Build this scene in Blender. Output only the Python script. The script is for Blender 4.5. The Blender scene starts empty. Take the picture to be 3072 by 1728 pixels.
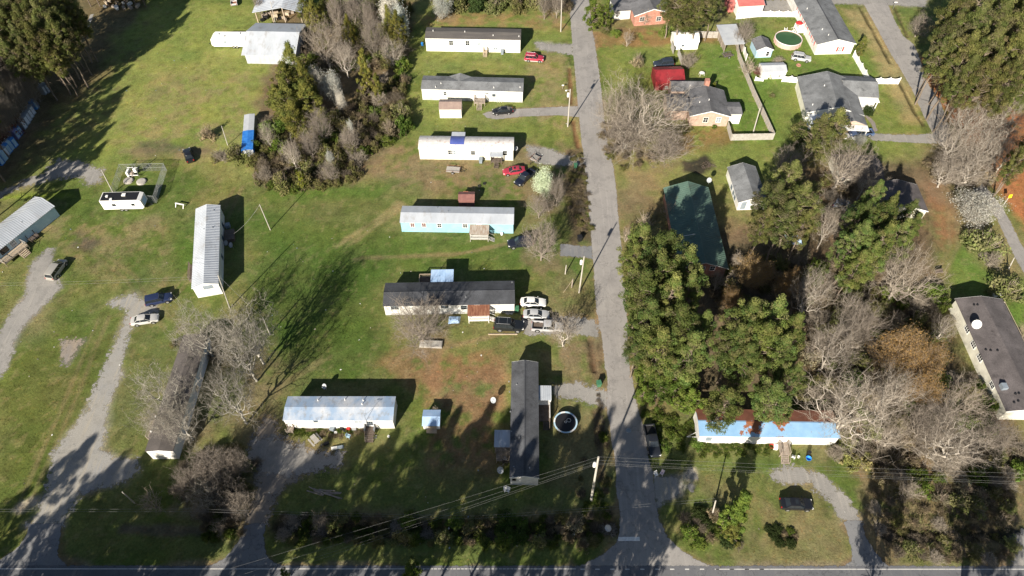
import bpy, math, random
import numpy as np
from mathutils import Vector, Matrix
rnd = random.Random(11)
sc = bpy.context.scene
COL = sc.collection
# ---------------------------------------------------------------- camera model (survey of the site from the photograph)
PITCH = math.radians(52.5); S_, C_ = math.sin(PITCH), math.cos(PITCH); F = 2133.3; CAMH = 106.0
CAM = Vector((0, 0, CAMH))
TL = {'V': (0, 0, 1.19255), 'S': (0, 0, 1.0)}
for i_, x_ in enumerate((0, 600, 1200, 1800, 2272)):
    for j_, y_ in enumerate((0, 500, 1128)):
        TL['ABC'[j_] + str(i_)] = (x_, y_, 800 / 1932)
def src(t, x, y):
    a, b, k = TL[t]; return a + x * k, b + y * k
def ray(t, x, y):
    sx, sy = src(t, x, y); u = (sx - 1536) / F; v = (sy - 864) / F
    return Vector((u, C_ - v * S_, -S_ - v * C_))
def G(t, x, y, z=0.0):
    r = ray(t, x, y); d = (CAMH - z) / -r.z
    return Vector((r.x * d, r.y * d, z))
def depth_of(p): return p.y * C_ + (CAMH - p.z) * S_
def mpp(t, p): return TL[t][2] * depth_of(p) / F      # metres per tile pixel at a point
def height_at(t, x, y, base):
    r = ray(t, x, y); d = base.y / r.y
    return CAMH + r.z * d

# ---------------------------------------------------------------- tagging
def tag(o, label=None, cat=None, group=None, kind=None):
    if label: o['label'] = label
    if cat: o['category'] = cat
    if group: o['group'] = group
    if kind: o['kind'] = kind
    return o
def empty(name, loc, rz=0.0, label=None, cat=None, group=None, scale=None):
    o = bpy.data.objects.new(name, None); COL.objects.link(o)
    o.empty_display_size = .3
    o.location = loc; o.rotation_euler = (0, 0, rz)
    if scale: o.scale = scale
    return tag(o, label, cat, group)
def link_mesh(name, me, parent=None):
    o = bpy.data.objects.new(name, me); COL.objects.link(o)
    if parent is not None: o.parent = parent
    return o
class MB:
    def __init__(s): s.v = []; s.f = []; s.mi = []; s.M = None
    def add(s, vs, fs, mi=0):
        b = len(s.v)
        if s.M is not None: vs = [tuple(s.M @ Vector(p)) for p in vs]
        s.v.extend([tuple(p) for p in vs]); s.f.extend([tuple(b + i for i in f) for f in fs]); s.mi.extend([mi] * len(fs)); return s
    def box(s, x0, y0, z0, x1, y1, z1, mi=0):
        if x1 < x0: x0, x1 = x1, x0
        if y1 < y0: y0, y1 = y1, y0
        if z1 < z0: z0, z1 = z1, z0
        return s.add([(x0, y0, z0), (x1, y0, z0), (x1, y1, z0), (x0, y1, z0), (x0, y0, z1), (x1, y0, z1), (x1, y1, z1), (x0, y1, z1)],
                     [(0, 3, 2, 1), (4, 5, 6, 7), (0, 1, 5, 4), (1, 2, 6, 5), (2, 3, 7, 6), (3, 0, 4, 7)], mi)
    def obox(s, c, d, rz=0.0, mi=0, rx=0.0):
        m = Matrix.Translation(c) @ Matrix.Rotation(rz, 4, 'Z') @ Matrix.Rotation(rx, 4, 'X')
        hx, hy, hz = d[0] / 2, d[1] / 2, d[2] / 2
        vs = [m @ Vector(p) for p in [(-hx, -hy, -hz), (hx, -hy, -hz), (hx, hy, -hz), (-hx, hy, -hz), (-hx, -hy, hz), (hx, -hy, hz), (hx, hy, hz), (-hx, hy, hz)]]
        return s.add(vs, [(0, 3, 2, 1), (4, 5, 6, 7), (0, 1, 5, 4), (1, 2, 6, 5), (2, 3, 7, 6), (3, 0, 4, 7)], mi)
    def tube(s, p, q, r, r2=None, n=6, mi=0, cap=True):
        p, q = Vector(p), Vector(q); r2 = r if r2 is None else r2
        d = (q - p)
        if d.length < 1e-6: return s
        d.normalize(); a = d.orthogonal().normalized(); b = d.cross(a)
        vs = []
        for c, rr in ((p, r), (q, r2)):
            for k in range(n):
                t = 2 * math.pi * k / n; vs.append(c + a * (math.cos(t) * rr) + b * (math.sin(t) * rr))
        fs = [(k, (k + 1) % n, n + (k + 1) % n, n + k) for k in range(n)]
        if cap: fs += [tuple(range(n - 1, -1, -1)), tuple(range(n, 2 * n))]
        return s.add(vs, fs, mi)
    def path(s, pts, r, n=5, mi=0):
        for a, b in zip(pts, pts[1:]): s.tube(a, b, r, r, n, mi)
        return s
    def prism(s, poly, z0, z1, mi=0):
        n = len(poly)
        vs = [(x, y, z0) for x, y in poly] + [(x, y, z1) for x, y in poly]
        fs = [tuple(range(n - 1, -1, -1)), tuple(range(n, 2 * n))] + [(i, (i + 1) % n, n + (i + 1) % n, n + i) for i in range(n)]
        return s.add(vs, fs, mi)
    def ext(s, prof, a0, a1, axis='x', mi=0):
        # closed profile of (t,z) extruded along x (t=y) or along y (t=x)
        n = len(prof)
        mk = (lambda a, t, z: (a, t, z)) if axis == 'x' else (lambda a, t, z: (t, a, z))
        vs = [mk(a0, t, z) for t, z in prof] + [mk(a1, t, z) for t, z in prof]
        fs = [tuple(range(n)), tuple(range(2 * n - 1, n - 1, -1))] + [(i, n + i, n + (i + 1) % n, (i + 1) % n) for i in range(n)]
        return s.add(vs, fs, mi)
    def lathe(s, prof, n=16, c=(0, 0, 0), mi=0, sy=1.0):
        vs = []
        for r, z in prof:
            for k in range(n):
                t = 2 * math.pi * k / n; vs.append((c[0] + r * math.cos(t), c[1] + r * sy * math.sin(t), c[2] + z))
        fs = []
        for i in range(len(prof) - 1):
            for k in range(n): fs.append((i * n + k, i * n + (k + 1) % n, (i + 1) * n + (k + 1) % n, (i + 1) * n + k))
        fs.append(tuple(range(n - 1, -1, -1))); fs.append(tuple(range((len(prof) - 1) * n, len(prof) * n)))
        return s.add(vs, fs, mi)
    def ring(s, R, r, z, n=28, m=6, c=(0, 0), mi=0):
        vs = []; fs = []
        for k in range(n):
            t = 2 * math.pi * k / n
            for j in range(m):
                u = 2 * math.pi * j / m; q = R + r * math.cos(u)
                vs.append((c[0] + q * math.cos(t), c[1] + q * math.sin(t), z + r * math.sin(u)))
        for k in range(n):
            for j in range(m):
                fs.append((k * m + j, ((k + 1) % n) * m + j, ((k + 1) % n) * m + (j + 1) % m, k * m + (j + 1) % m))
        return s.add(vs, fs, mi)
    def loft(s, rings, mi=0, caps=True):
        n = len(rings[0]); vs = [p for r in rings for p in r]; fs = []
        for i in range(len(rings) - 1):
            for k in range(n): fs.append((i * n + k, i * n + (k + 1) % n, (i + 1) * n + (k + 1) % n, (i + 1) * n + k))
        if caps: fs += [tuple(range(n - 1, -1, -1)), tuple(range((len(rings) - 1) * n, len(rings) * n))]
        return s.add(vs, fs, mi)
    def mesh(s, name, mats, smooth=False):
        me = bpy.data.meshes.new(name); me.from_pydata(s.v, [], s.f)
        ms = mats if isinstance(mats, (list, tuple)) else [mats]
        for m in ms: me.materials.append(m)
        if len(ms) > 1: me.polygons.foreach_set('material_index', s.mi)
        import bmesh
        bm = bmesh.new(); bm.from_mesh(me); bmesh.ops.recalc_face_normals(bm, faces=bm.faces); bm.to_mesh(me); bm.free()
        if smooth:
            me.polygons.foreach_set('use_smooth', [True] * len(me.polygons))
            try: me.set_sharp_from_angle(angle=math.radians(38))
            except Exception: pass
        me.update(); return me
    def build(s, name, mats, parent=None, smooth=False):
        return link_mesh(name, s.mesh(name, mats, smooth), parent)

# ---------------------------------------------------------------- materials
class NT:
    def __init__(s, name):
        m = bpy.data.materials.new(name); m.use_nodes = True; s.m = m; s.t = m.node_tree; s.t.nodes.clear()
        s.out = s.n('ShaderNodeOutputMaterial')
    def n(s, typ, **kw):
        o = s.t.nodes.new(typ)
        for k, v in kw.items():
            if k.startswith('i_'):
                key = k[2:]; key = int(key) if key.isdigit() else key.replace('_', ' ')
                o.inputs[key].default_value = v
            else: setattr(o, k, v)
        return o
    def l(s, a, b): s.t.links.new(a, b)
def mixc(nt, fac, a, b, mode='MIX'):
    m = nt.n('ShaderNodeMix', data_type='RGBA', blend_type=mode)
    for sock, val in ((m.inputs[0], fac), (m.inputs[6], a), (m.inputs[7], b)):
        if hasattr(val, 'links'): nt.l(val, sock)
        elif isinstance(val, (int, float)): sock.default_value = val
        else: sock.default_value = (*val, 1) if len(val) == 3 else val
    return m.outputs[2]
def ramp(nt, src_, a, b):
    r = nt.n('ShaderNodeMapRange'); r.inputs[1].default_value = a; r.inputs[2].default_value = b; nt.l(src_, r.inputs[0]); return r.outputs[0]
def noise(nt, co, scale, detail=4, rough=.6):
    o = nt.n('ShaderNodeTexNoise'); o.inputs['Scale'].default_value = scale; o.inputs['Detail'].default_value = detail; o.inputs['Roughness'].default_value = rough
    nt.l(co, o.inputs['Vector']); return o.outputs['Fac']
def pmat(name, base, rough=.6, var=None, scale=.8, amount=1.0, lo=.4, hi=.65, fine=.12, fscale=12, metal=0.0, spec=.4, coat=0.0,
         stripes=None, stretch=None, spots=None, bump=0.0, bscale=8):
    nt = NT(name); bs = nt.n('ShaderNodeBsdfPrincipled'); nt.l(bs.outputs[0], nt.out.inputs[0])
    tc = nt.n('ShaderNodeTexCoord'); co = tc.outputs['Object']
    cs = co
    if stretch:
        mp = nt.n('ShaderNodeMapping'); mp.inputs['Scale'].default_value = stretch; nt.l(co, mp.inputs['Vector']); cs = mp.outputs[0]
    col = (*base, 1)
    if var:
        col = mixc(nt, ramp(nt, noise(nt, cs, scale, 5, .65), lo, hi), base, tuple(base[i] + (var[i] - base[i]) * amount for i in range(3)))
    if spots:   # (colour, scale, lo, hi)
        col = mixc(nt, ramp(nt, noise(nt, cs, spots[1], 6, .7), spots[2], spots[3]), col, spots[0])
    if fine:
        f = noise(nt, co, fscale, 3, .7)
        v = nt.n('ShaderNodeMapRange'); nt.l(f, v.inputs[0]); v.inputs[1].default_value = .25; v.inputs[2].default_value = .75
        v.inputs[3].default_value = 1 - fine; v.inputs[4].default_value = 1 + fine
        cb = nt.n('ShaderNodeCombineColor')
        for i in range(3): nt.l(v.outputs[0], cb.inputs[i])
        col = mixc(nt, 1.0, col, cb.outputs[0], 'MULTIPLY')
    hgt = None
    if stripes:   # (axis, period, darken)
        sp = nt.n('ShaderNodeSeparateXYZ'); nt.l(co, sp.inputs[0])
        mu = nt.n('ShaderNodeMath', operation='MULTIPLY'); nt.l(sp.outputs['XYZ'.index(stripes[0])], mu.inputs[0]); mu.inputs[1].default_value = 1 / stripes[1]
        fr = nt.n('ShaderNodeMath', operation='FRACT'); nt.l(mu.outputs[0], fr.inputs[0])
        gt = nt.n('ShaderNodeMath', operation='GREATER_THAN'); nt.l(fr.outputs[0], gt.inputs[0]); gt.inputs[1].default_value = .86
        mm = nt.n('ShaderNodeMath', operation='MULTIPLY'); nt.l(gt.outputs[0], mm.inputs[0]); mm.inputs[1].default_value = stripes[2]
        col = mixc(nt, mm.outputs[0], col, tuple(c * .35 for c in base))
    if hasattr(col, 'links'): nt.l(col, bs.inputs['Base Color'])
    else: bs.inputs['Base Color'].default_value = col
    bs.inputs['Roughness'].default_value = rough; bs.inputs['Metallic'].default_value = metal
    bs.inputs['Specular IOR Level'].default_value = spec
    if coat: bs.inputs['Coat Weight'].default_value = coat; bs.inputs['Coat Roughness'].default_value = .05
    if bump:
        b = nt.n('ShaderNodeBump'); b.inputs['Strength'].default_value = bump; b.inputs['Distance'].default_value = .05
        nt.l(noise(nt, co, bscale, 4, .7), b.inputs['Height']); nt.l(b.outputs[0], bs.inputs['Normal'])
    return nt.m
def colmat(name, trans=.25, rough=.75, obj_var=.25, spec=.15, fine=0.0):
    nt = NT(name); at = nt.n('ShaderNodeAttribute', attribute_name='Col')
    oi = nt.n('ShaderNodeObjectInfo'); mr = nt.n('ShaderNodeMapRange'); nt.l(oi.outputs['Random'], mr.inputs[0])
    mr.inputs[3].default_value = 1 - obj_var; mr.inputs[4].default_value = 1 + obj_var
    cb = nt.n('ShaderNodeCombineColor')
    for i in range(3): nt.l(mr.outputs[0], cb.inputs[i])
    hv = nt.n('ShaderNodeMath', operation='FRACT'); hm = nt.n('ShaderNodeMath', operation='MULTIPLY'); nt.l(oi.outputs['Random'], hm.inputs[0]); hm.inputs[1].default_value = 7.31; nt.l(hm.outputs[0], hv.inputs[0])
    tint = mixc(nt, hv.outputs[0], (.90, 1.0, 1.0) if obj_var > .2 else (1, 1, 1), (1.04, 1.0, .94) if obj_var > .2 else (1, 1, 1))
    col = mixc(nt, 1.0, mixc(nt, 1.0, at.outputs['Color'], cb.outputs[0], 'MULTIPLY'), tint, 'MULTIPLY')
    bs = nt.n('ShaderNodeBsdfPrincipled'); nt.l(col, bs.inputs['Base Color']); bs.inputs['Roughness'].default_value = rough; bs.inputs['Specular IOR Level'].default_value = spec
    if trans:
        tr = nt.n('ShaderNodeBsdfTranslucent'); nt.l(col, tr.inputs[0]); mx = nt.n('ShaderNodeMixShader'); mx.inputs[0].default_value = trans
        nt.l(bs.outputs[0], mx.inputs[1]); nt.l(tr.outputs[0], mx.inputs[2]); nt.l(mx.outputs[0], nt.out.inputs[0])
    else: nt.l(bs.outputs[0], nt.out.inputs[0])
    return nt.m
m_leaf = colmat('foliage', .3, obj_var=.3)
m_bark = colmat('bark', 0, .9, .12)
m_white = pmat('white_siding', (.76, .75, .72), .55, (.56, .54, .49), .5, .8, fine=.03, stripes=('Z', .22, .16))
m_white2 = pmat('cream_siding', (.74, .72, .62), .6, (.52, .50, .42), .6, .7, fine=.04, stripes=('Z', .22, .16))
m_whitev = pmat('white_vinyl', (.82, .81, .78), .4, (.7, .69, .65), .7, .5, fine=.02)
m_trim = pmat('white_trim', (.8, .8, .77), .5, fine=.03)
m_skirt = pmat('skirting', (.6, .6, .57), .6, (.42, .41, .38), .8, 1, fine=.05, stripes=('X', .4, .2))
m_cyan = pmat('aqua_siding', (.25, .49, .58), .55, (.31, .54, .62), .6, 1, fine=.03, stripes=('Z', .22, .2))
m_paleblue = pmat('pale_blue_paint', (.36, .52, .64), .6, (.42, .58, .68), 1, 1, fine=.03, stripes=('X', .3, .15))
m_bluegrey = pmat('blue_grey_siding', (.70, .73, .78), .6, (.60, .64, .70), .6, 1, fine=.05, stripes=('Z', .25, .2))
def shingle(name, c, worn=None): return pmat(name, c, .9, tuple(x * 1.6 for x in c), .3, 1, fine=.35, fscale=8, bump=.25, bscale=20, spots=worn or (tuple(x * .6 for x in c), .7, .56, .72))
m_sh_black = shingle('black_shingle', (.045, .048, .055))
m_sh_dark = shingle('charcoal_shingle', (.062, .065, .072))
m_sh_grey = shingle('grey_shingle', (.13, .135, .14))
m_sh_mid = shingle('mid_grey_shingle', (.10, .10, .105))
m_sh_brown = shingle('brown_shingle', (.085, .075, .075))
m_sh_worn = pmat('worn_shingle', (.085, .078, .075), .9, (.12, .11, .10), .5, 1, fine=.25, fscale=10, stretch=(.35, 2.5, 1), spots=((.55, .53, .5), 1.0, .69, .72))
m_metal = pmat('white_metal_roof', (.45, .48, .52), .5, (.37, .40, .44), .35, 1, fine=.06, spec=.5, stretch=(1, .35, 1), spots=((.28, .265, .25), .8, .54, .76))
m_metalgrey = pmat('grey_metal_roof', (.46, .48, .5), .4, (.38, .4, .43), .5, 1, fine=.05, spec=.5)
m_metalrusty = pmat('rust_flecked_roof', (.62, .60, .58), .5, (.5, .48, .46), 1.2, 1, fine=.06, spots=((.30, .13, .08), 1.6, .58, .68))
m_metalblue = pmat('streaked_blue_white_roof', (.27, .36, .49), .4, (.52, .54, .57), .35, 1, lo=.42, hi=.66, fine=.06, spec=.5, stretch=(1, .7, 1), spots=((.24, .235, .23), 1.1, .52, .74))
m_rust = pmat('rusty_sheet', (.20, .075, .045), .8, (.34, .17, .1), 1.2, 1, fine=.15, stripes=('X', .3, .5), stretch=(3, .6, 1))
m_rustpale = pmat('pale_rusty_sheet', (.50, .46, .40), .7, (.32, .22, .15), 1.2, 1, fine=.1, stripes=('X', .3, .4), stretch=(3, .6, 1))
m_rustbrown = pmat('brown_red_sheet', (.19, .085, .075), .75, (.25, .12, .1), 1, 1, fine=.1, stripes=('X', .25, .4))
m_red = pmat('red_metal', (.25, .022, .028), .6, (.18, .018, .022), .8, 1, fine=.06, stripes=('X', .3, .3))
m_redpale = pmat('pale_red_roof', (.50, .16, .14), .6, (.42, .12, .11), .8, 1, fine=.08, stripes=('X', .3, .15))
m_brownroof = pmat('brown_shed_roof', (.26, .19, .165), .6, (.32, .24, .2), .8, 1, fine=.06, stripes=('X', .3, .3))
m_green = pmat('green_metal', (.080, .135, .108), .55, (.11, .175, .14), .3, 1, fine=.12, stripes=('Y', .32, .22), spots=((.09, .09, .06), .5, .56, .74))
m_bluefade = pmat('faded_blue_roof', (.20, .36, .56), .6, (.26, .43, .62), .5, 1, fine=.06, spots=((.25, .10, .05), .26, .585, .605))
m_rustdark = pmat('dark_rust_roof', (.14, .055, .035), .85, (.2, .08, .05), .8, 1, fine=.15)
m_bluetarp = pmat('blue_tarp', (.02, .14, .48), .45, (.05, .22, .6), 1.5, 1, fine=.1, bump=.6, bscale=3)
m_navytarp = pmat('navy_tarp', (.07, .10, .33), .5, (.1, .13, .4), 1.2, 1, fine=.06)
m_lightblue = pmat('light_blue_sheet', (.36, .52, .74), .45, (.44, .58, .78), .8, 1, fine=.04, stripes=('X', .3, .1))
m_brick = pmat('red_brick', (.36, .16, .115), .85, (.46, .25, .19), 2, 1, fine=.2, fscale=14, stripes=('Z', .09, .25))
m_brickpale = pmat('pale_brick', (.47, .35, .28), .85, (.40, .27, .21), 1.5, 1, fine=.15, fscale=14, stripes=('Z', .09, .2))
m_wood = pmat('weathered_wood', (.26, .21, .17), .85, (.36, .31, .26), 2, 1, fine=.18, stretch=(1, 1, 4))
m_woodpale = pmat('pale_lumber', (.46, .38, .28), .8, (.38, .3, .22), 2, 1, fine=.12)
m_woodgrey = pmat('grey_boards', (.33, .31, .28), .85, (.42, .4, .37), 2, 1, fine=.15)
m_wooddark = pmat('dark_wood', (.10, .075, .06), .85, (.15, .12, .1), 2, 1, fine=.18)
m_pole = pmat('pole_wood', (.40, .37, .32), .85, (.47, .44, .39), 1, 1, fine=.12, stretch=(4, 4, .6))
m_glass = pmat('window_glass', (.02, .025, .03), .06, fine=0, spec=.6)
m_black = pmat('black_plastic', (.015, .015, .017), .5, fine=.1)
m_rubber = pmat('tyre_rubber', (.018, .018, .018), .8, fine=.1)
m_steel = pmat('galvanised_steel', (.42, .43, .44), .4, (.34, .35, .36), 2, 1, metal=.6, fine=.05)
m_chrome = pmat('alloy', (.55, .55, .56), .3, metal=.7, fine=.02)
m_lamp = pmat('headlamp', (.7, .7, .68), .15, fine=0, spec=.6)
m_tail = pmat('taillamp', (.35, .02, .02), .2, fine=0)
m_amber = pmat('yellow_paint', (.85, .68, .02), .4, fine=.03)
m_conc = pmat('concrete', (.40, .38, .34), .9, (.3, .28, .26), .8, 1, fine=.15, bump=.2)
m_water = pmat('pool_water', (.035, .085, .035), .3, (.05, .11, .045), .4, 1, fine=0, spec=.25)
m_pink = pmat('pink_pool_wall', (.55, .38, .33), .6, (.5, .33, .29), 1, 1, fine=.05)
m_blueplastic = pmat('blue_plastic', (.03, .17, .5), .45, (.05, .22, .55), 1, 1, fine=.05)
m_greyplastic = pmat('grey_plastic', (.2, .24, .28), .5, (.28, .32, .36), 1, 1, fine=.06)
m_greenbin = pmat('green_plastic', (.05, .16, .09), .5, (.07, .2, .11), 1, 1, fine=.06)
m_bright = pmat('bright_blue', (.03, .25, .72), .4, fine=.03)
m_stone = pmat('pale_stone', (.45, .42, .38), .9, (.33, .3, .27), 2, 1, fine=.2, bump=.3)
m_curtain = pmat('dark_red_curtain', (.10, .018, .02), .3, fine=.1)
m_wire = pmat('wire', (.25, .25, .24), .5, fine=0)
m_wiredark = pmat('dark_wire', (.06, .06, .06), .5, fine=0)
m_redthing = pmat('red_plastic', (.5, .03, .03), .5, fine=.05)
m_dish = pmat('dish_grey', (.36, .38, .40), .45, fine=.04)
m_pinkwhite = pmat('pink_white_plastic', (.72, .55, .56), .5, (.8, .75, .75), 3, 1, fine=.04)
# ================================================================ GROUND
_tabs = {}
def vnoise(X, Y, seed):
    if seed not in _tabs: _tabs[seed] = np.random.default_rng(seed).random((256, 256)).astype(np.float32)
    T = _tabs[seed]; xi = np.floor(X).astype(int); yi = np.floor(Y).astype(int); fx = X - xi; fy = Y - yi
    fx = fx * fx * (3 - 2 * fx); fy = fy * fy * (3 - 2 * fy)
    a = T[xi & 255, yi & 255]; b = T[(xi + 1) & 255, yi & 255]; c = T[xi & 255, (yi + 1) & 255]; d = T[(xi + 1) & 255, (yi + 1) & 255]
    return (a * (1 - fx) + b * fx) * (1 - fy) + (c * (1 - fx) + d * fx) * fy
def fbm(X, Y, scale, octv=4, seed=1, rough=.55):
    s = 0; a = 1; tot = 0
    for o in range(octv):
        s = s + a * vnoise(X / scale + 37.3 * o + 500, Y / scale + 11.7 * o + 500, seed * 10 + o); tot += a; a *= rough; scale /= 2.03
    return s / tot
def px_poly(t, pts): return np.array([tuple(G(t, *p))[:2] for p in pts])
def inside(P, X, Y):
    r = np.zeros(X.shape, bool); n = len(P)
    for i in range(n):
        x0, y0 = P[i]; x1, y1 = P[(i + 1) % n]
        if y0 == y1: continue
        c = ((y0 > Y) != (y1 > Y)) & (X < (x1 - x0) * (Y - y0) / (y1 - y0) + x0); r ^= c
    return r
def seg_dist(P, X, Y, closed=True):
    d = np.full(X.shape, 1e9); n = len(P)
    for i in range(n if closed else n - 1):
        x0, y0 = P[i]; x1, y1 = P[(i + 1) % n]; dx, dy = x1 - x0, y1 - y0; L = dx * dx + dy * dy + 1e-9
        t = np.clip(((X - x0) * dx + (Y - y0) * dy) / L, 0, 1)
        d = np.minimum(d, (X - x0 - t * dx) ** 2 + (Y - y0 - t * dy) ** 2)
    return np.sqrt(d)
def sdist(P, X, Y): return np.where(inside(P, X, Y), 1, -1) * seg_dist(P, X, Y)
def sstep(a, b, x): t = np.clip((x - a) / (b - a), 0, 1); return t * t * (3 - 2 * t)
RES = .4
gx = np.concatenate([[-2500, -1200, -600, -350, -230, -180], np.arange(-156, 156.01, RES), [180, 230, 350, 600, 1200, 2500]])
gy = np.concatenate([[-1500, -700, -300, -120, -50, -20, 0], np.arange(12, 206.01, RES), [230, 270, 350, 500, 900, 1700, 3000]])
GX, GY = np.meshgrid(gx, gy)
GZ = np.zeros_like(GX)
n1 = fbm(GX, GY, 28, 4, 1); n2 = fbm(GX, GY, 9, 4, 2); n3 = fbm(GX, GY, 2.6, 3, 3); n4 = fbm(GX, GY, 60, 2, 4); n5 = fbm(GX, GY, .9, 2, 5)
def c3(*c): return np.array(c, float)
GREEN, DRY, LUSH, YEL = c3(.092, .126, .029), c3(.222, .178, .092), c3(.070, .130, .021), c3(.172, .200, .052)
DARKG = c3(.050, .078, .018)
GC = np.empty(GX.shape + (3,))
w = sstep(.37, .65, .45 * n1 + .40 * n2 + .15 * n3)[..., None]
GC[:] = GREEN * (1 - w) + (DRY * .75 + GREEN * .25) * w
w = (sstep(.52, .75, n2) * .65)[..., None]; GC[:] = GC * (1 - w) + LUSH * w
def paint(t, pts, col, feather=1.2, amt=1.0, rough=1.0, nz=None, world=False):
    P = np.array(pts, float) if world else px_poly(t, pts)
    m = feather + rough + 1
    ix = np.where((gx > P[:, 0].min() - m) & (gx < P[:, 0].max() + m))[0]; iy = np.where((gy > P[:, 1].min() - m) & (gy < P[:, 1].max() + m))[0]
    if not len(ix) or not len(iy): return
    s = np.s_[iy[0]:iy[-1] + 1, ix[0]:ix[-1] + 1]
    d = sdist(P, GX[s], GY[s]) + (n3[s] - .5) * 3 * rough + (n2[s] - .5) * 3 * rough
    w = sstep(-feather, feather, d) * amt
    if nz: w = w * sstep(nz[0], nz[1], .5 * n3[s] + .3 * n5[s] + .2 * n2[s])
    GC[s] = GC[s] * (1 - w[..., None]) + np.array(col) * w[..., None]
def ditch(t, pts, width, dep, col=None):
    P = px_poly(t, pts); m = width + 2
    ix = np.where((gx > P[:, 0].min() - m) & (gx < P[:, 0].max() + m))[0]; iy = np.where((gy > P[:, 1].min() - m) & (gy < P[:, 1].max() + m))[0]
    s = np.s_[iy[0]:iy[-1] + 1, ix[0]:ix[-1] + 1]
    d = seg_dist(P, GX[s], GY[s], False) + (n3[s] - .5) * width * .8
    w = 1 - sstep(0, width, d); GZ[s] -= dep * w
    if col is not None:
        w = (1 - sstep(width * .3, width * .9, d))[..., None] * .85; GC[s] = GC[s] * (1 - w) + np.array(col) * w
TAN, DIRT, RED, STRAW, GRAV, SAND, BURN, LITTER, GRAVB = c3(.27, .215, .14), c3(.20, .145, .085), c3(.22, .115, .06), c3(.33, .135, .058), c3(.30, .28, .26), c3(.50, .44, .35), c3(.035, .03, .025), c3(.13, .095, .06), c3(.23, .245, .27)
ALLV = [(-60, -60), (2640, -60), (2640, 1500), (-60, 1500)]
# regional tints
paint('V', [(0, 0), (1100, 0), (1000, 250), (900, 420), (620, 470), (430, 380), (300, 430), (60, 480)], YEL * 1.12, 8, .75, 2)
paint('V', [(400, 200), (640, 180), (640, 300), (560, 420), (380, 420), (250, 400)], DRY, 5, .6, 2, (.42, .62))
paint('V', [(1040, 40), (1430, 30), (1450, 360), (1040, 360)], YEL * 1.05, 4, .55, 1.5)
paint('V', [(1500, 60), (2300, 60), (2330, 480), (1560, 480)], YEL * 1.05, 5, .6, 1.5)
paint('V', [(1760, 120), (1950, 120), (1960, 360), (1800, 360)], LUSH * 1.25, 2, .6, 1)
paint('V', [(1900, 60), (2170, 130), (2240, 200), (1960, 215), (1880, 170)], LUSH * 1.2, 2, .45, 1)
paint('V', [(2110, 20), (2240, 40), (2330, 310), (2270, 310), (2180, 100)], DRY * 1.25, 2, .75, 1)
paint('V', [(900, 370), (1240, 350), (1440, 380), (1440, 480), (1300, 520), (1100, 480), (940, 440)], DIRT, 2.5, .75, 1.6, (.36, .55))
paint('V', [(1060, 35), (1440, 30), (1430, 72), (1060, 66)], RED * .9 + DRY * .3, 1.5, .6, 1, (.4, .6))
paint('V', [(1330, 150), (1450, 110), (1460, 330), (1340, 340)], DRY * 1.05, 2.5, .7, 1.5, (.38, .58))
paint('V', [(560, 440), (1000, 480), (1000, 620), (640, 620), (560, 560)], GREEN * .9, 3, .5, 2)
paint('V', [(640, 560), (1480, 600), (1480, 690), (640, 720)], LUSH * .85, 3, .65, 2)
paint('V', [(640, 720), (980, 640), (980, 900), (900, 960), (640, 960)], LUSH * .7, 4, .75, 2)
paint('V', [(960, 880), (1270, 880), (1250, 960), (1270, 1040), (1060, 960), (960, 920)], RED * .85 + DRY * .15, 2.5, .75, 1.5, (.36, .54))
paint('V', [(1050, 940), (1260, 930), (1260, 1200), (1120, 1260), (1050, 1100)], RED * .55 + DIRT * .45, 3, .8, 1.6, (.36, .54))
paint('V', [(1380, 1000), (1530, 1060), (1530, 1300), (1370, 1290)], DRY * .85, 2.5, .7, 1.6)
paint('V', [(1390, 860), (1540, 850), (1540, 960), (1400, 940)], DIRT, 2, .7, 1.2, (.4, .55))
paint('V', [(1330, 690), (1490, 660), (1490, 860), (1390, 830)], DRY * .8, 2.5, .55, 1.5, (.4, .6))
paint('V', [(60, 560), (420, 540), (480, 700), (430, 760), (300, 700), (180, 640)], DRY * .95, 3, .7, 2, (.38, .58))
paint('V', [(420, 560), (560, 540), (500, 740), (430, 760)], LUSH * .85, 2, .6, 1.5)
paint('V', [(300, 640), (390, 630), (380, 720), (310, 730)], LUSH * .8, 2, .7, 1.2)
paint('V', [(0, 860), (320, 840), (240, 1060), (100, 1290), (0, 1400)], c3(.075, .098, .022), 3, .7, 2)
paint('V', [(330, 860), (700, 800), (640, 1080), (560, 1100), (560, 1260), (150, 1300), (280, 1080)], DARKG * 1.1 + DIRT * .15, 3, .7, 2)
paint('V', [(640, 460), (1000, 460), (960, 500), (660, 500)], LUSH * 1.05, 1.5, .7, 1)
paint('V', [(150, 590), (200, 585), (250, 605), (230, 640), (180, 620)], BURN * 2, 1.2, .75, .8, (.3, .5))
paint('V', [(350, 358), (420, 355), (520, 380), (470, 384), (370, 384)], BURN * 2.2, 1, .55, .7)
paint('V', [(330, 380), (540, 378), (540, 392), (330, 400)], DIRT, 1.4, .6, .8)
paint('V', [(2, 490), (180, 480), (200, 498), (0, 505)], c3(.17, .22, .03), .8, .8, .6)
paint('V', [(1560, 420), (1660, 420), (1680, 480), (1580, 520)], DIRT * 1.1, 2, .7, 1.2)
paint('V', [(1690, 350), (1800, 310), (1860, 350), (1700, 390)], RED * .85, 2, .65, 1, (.38, .55))
paint('V', [(1520, 480), (1660, 480), (1650, 640), (1560, 600)], DIRT * .75, 2, .6, 1.2, (.36, .55))
paint('V', [(1490, 70), (1800, 80), (1800, 105), (1500, 120)], RED, 1.2, .7, .8, (.35, .55))
paint('V', [(1715, 405), (1775, 395), (1790, 420), (1760, 440), (1720, 430)], BURN, .8, .95, .6)
paint('V', [(1450, 80), (1800, 60), (1800, 10), (1480, 20)], DIRT * .8, 2, .6, 1.2)
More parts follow.
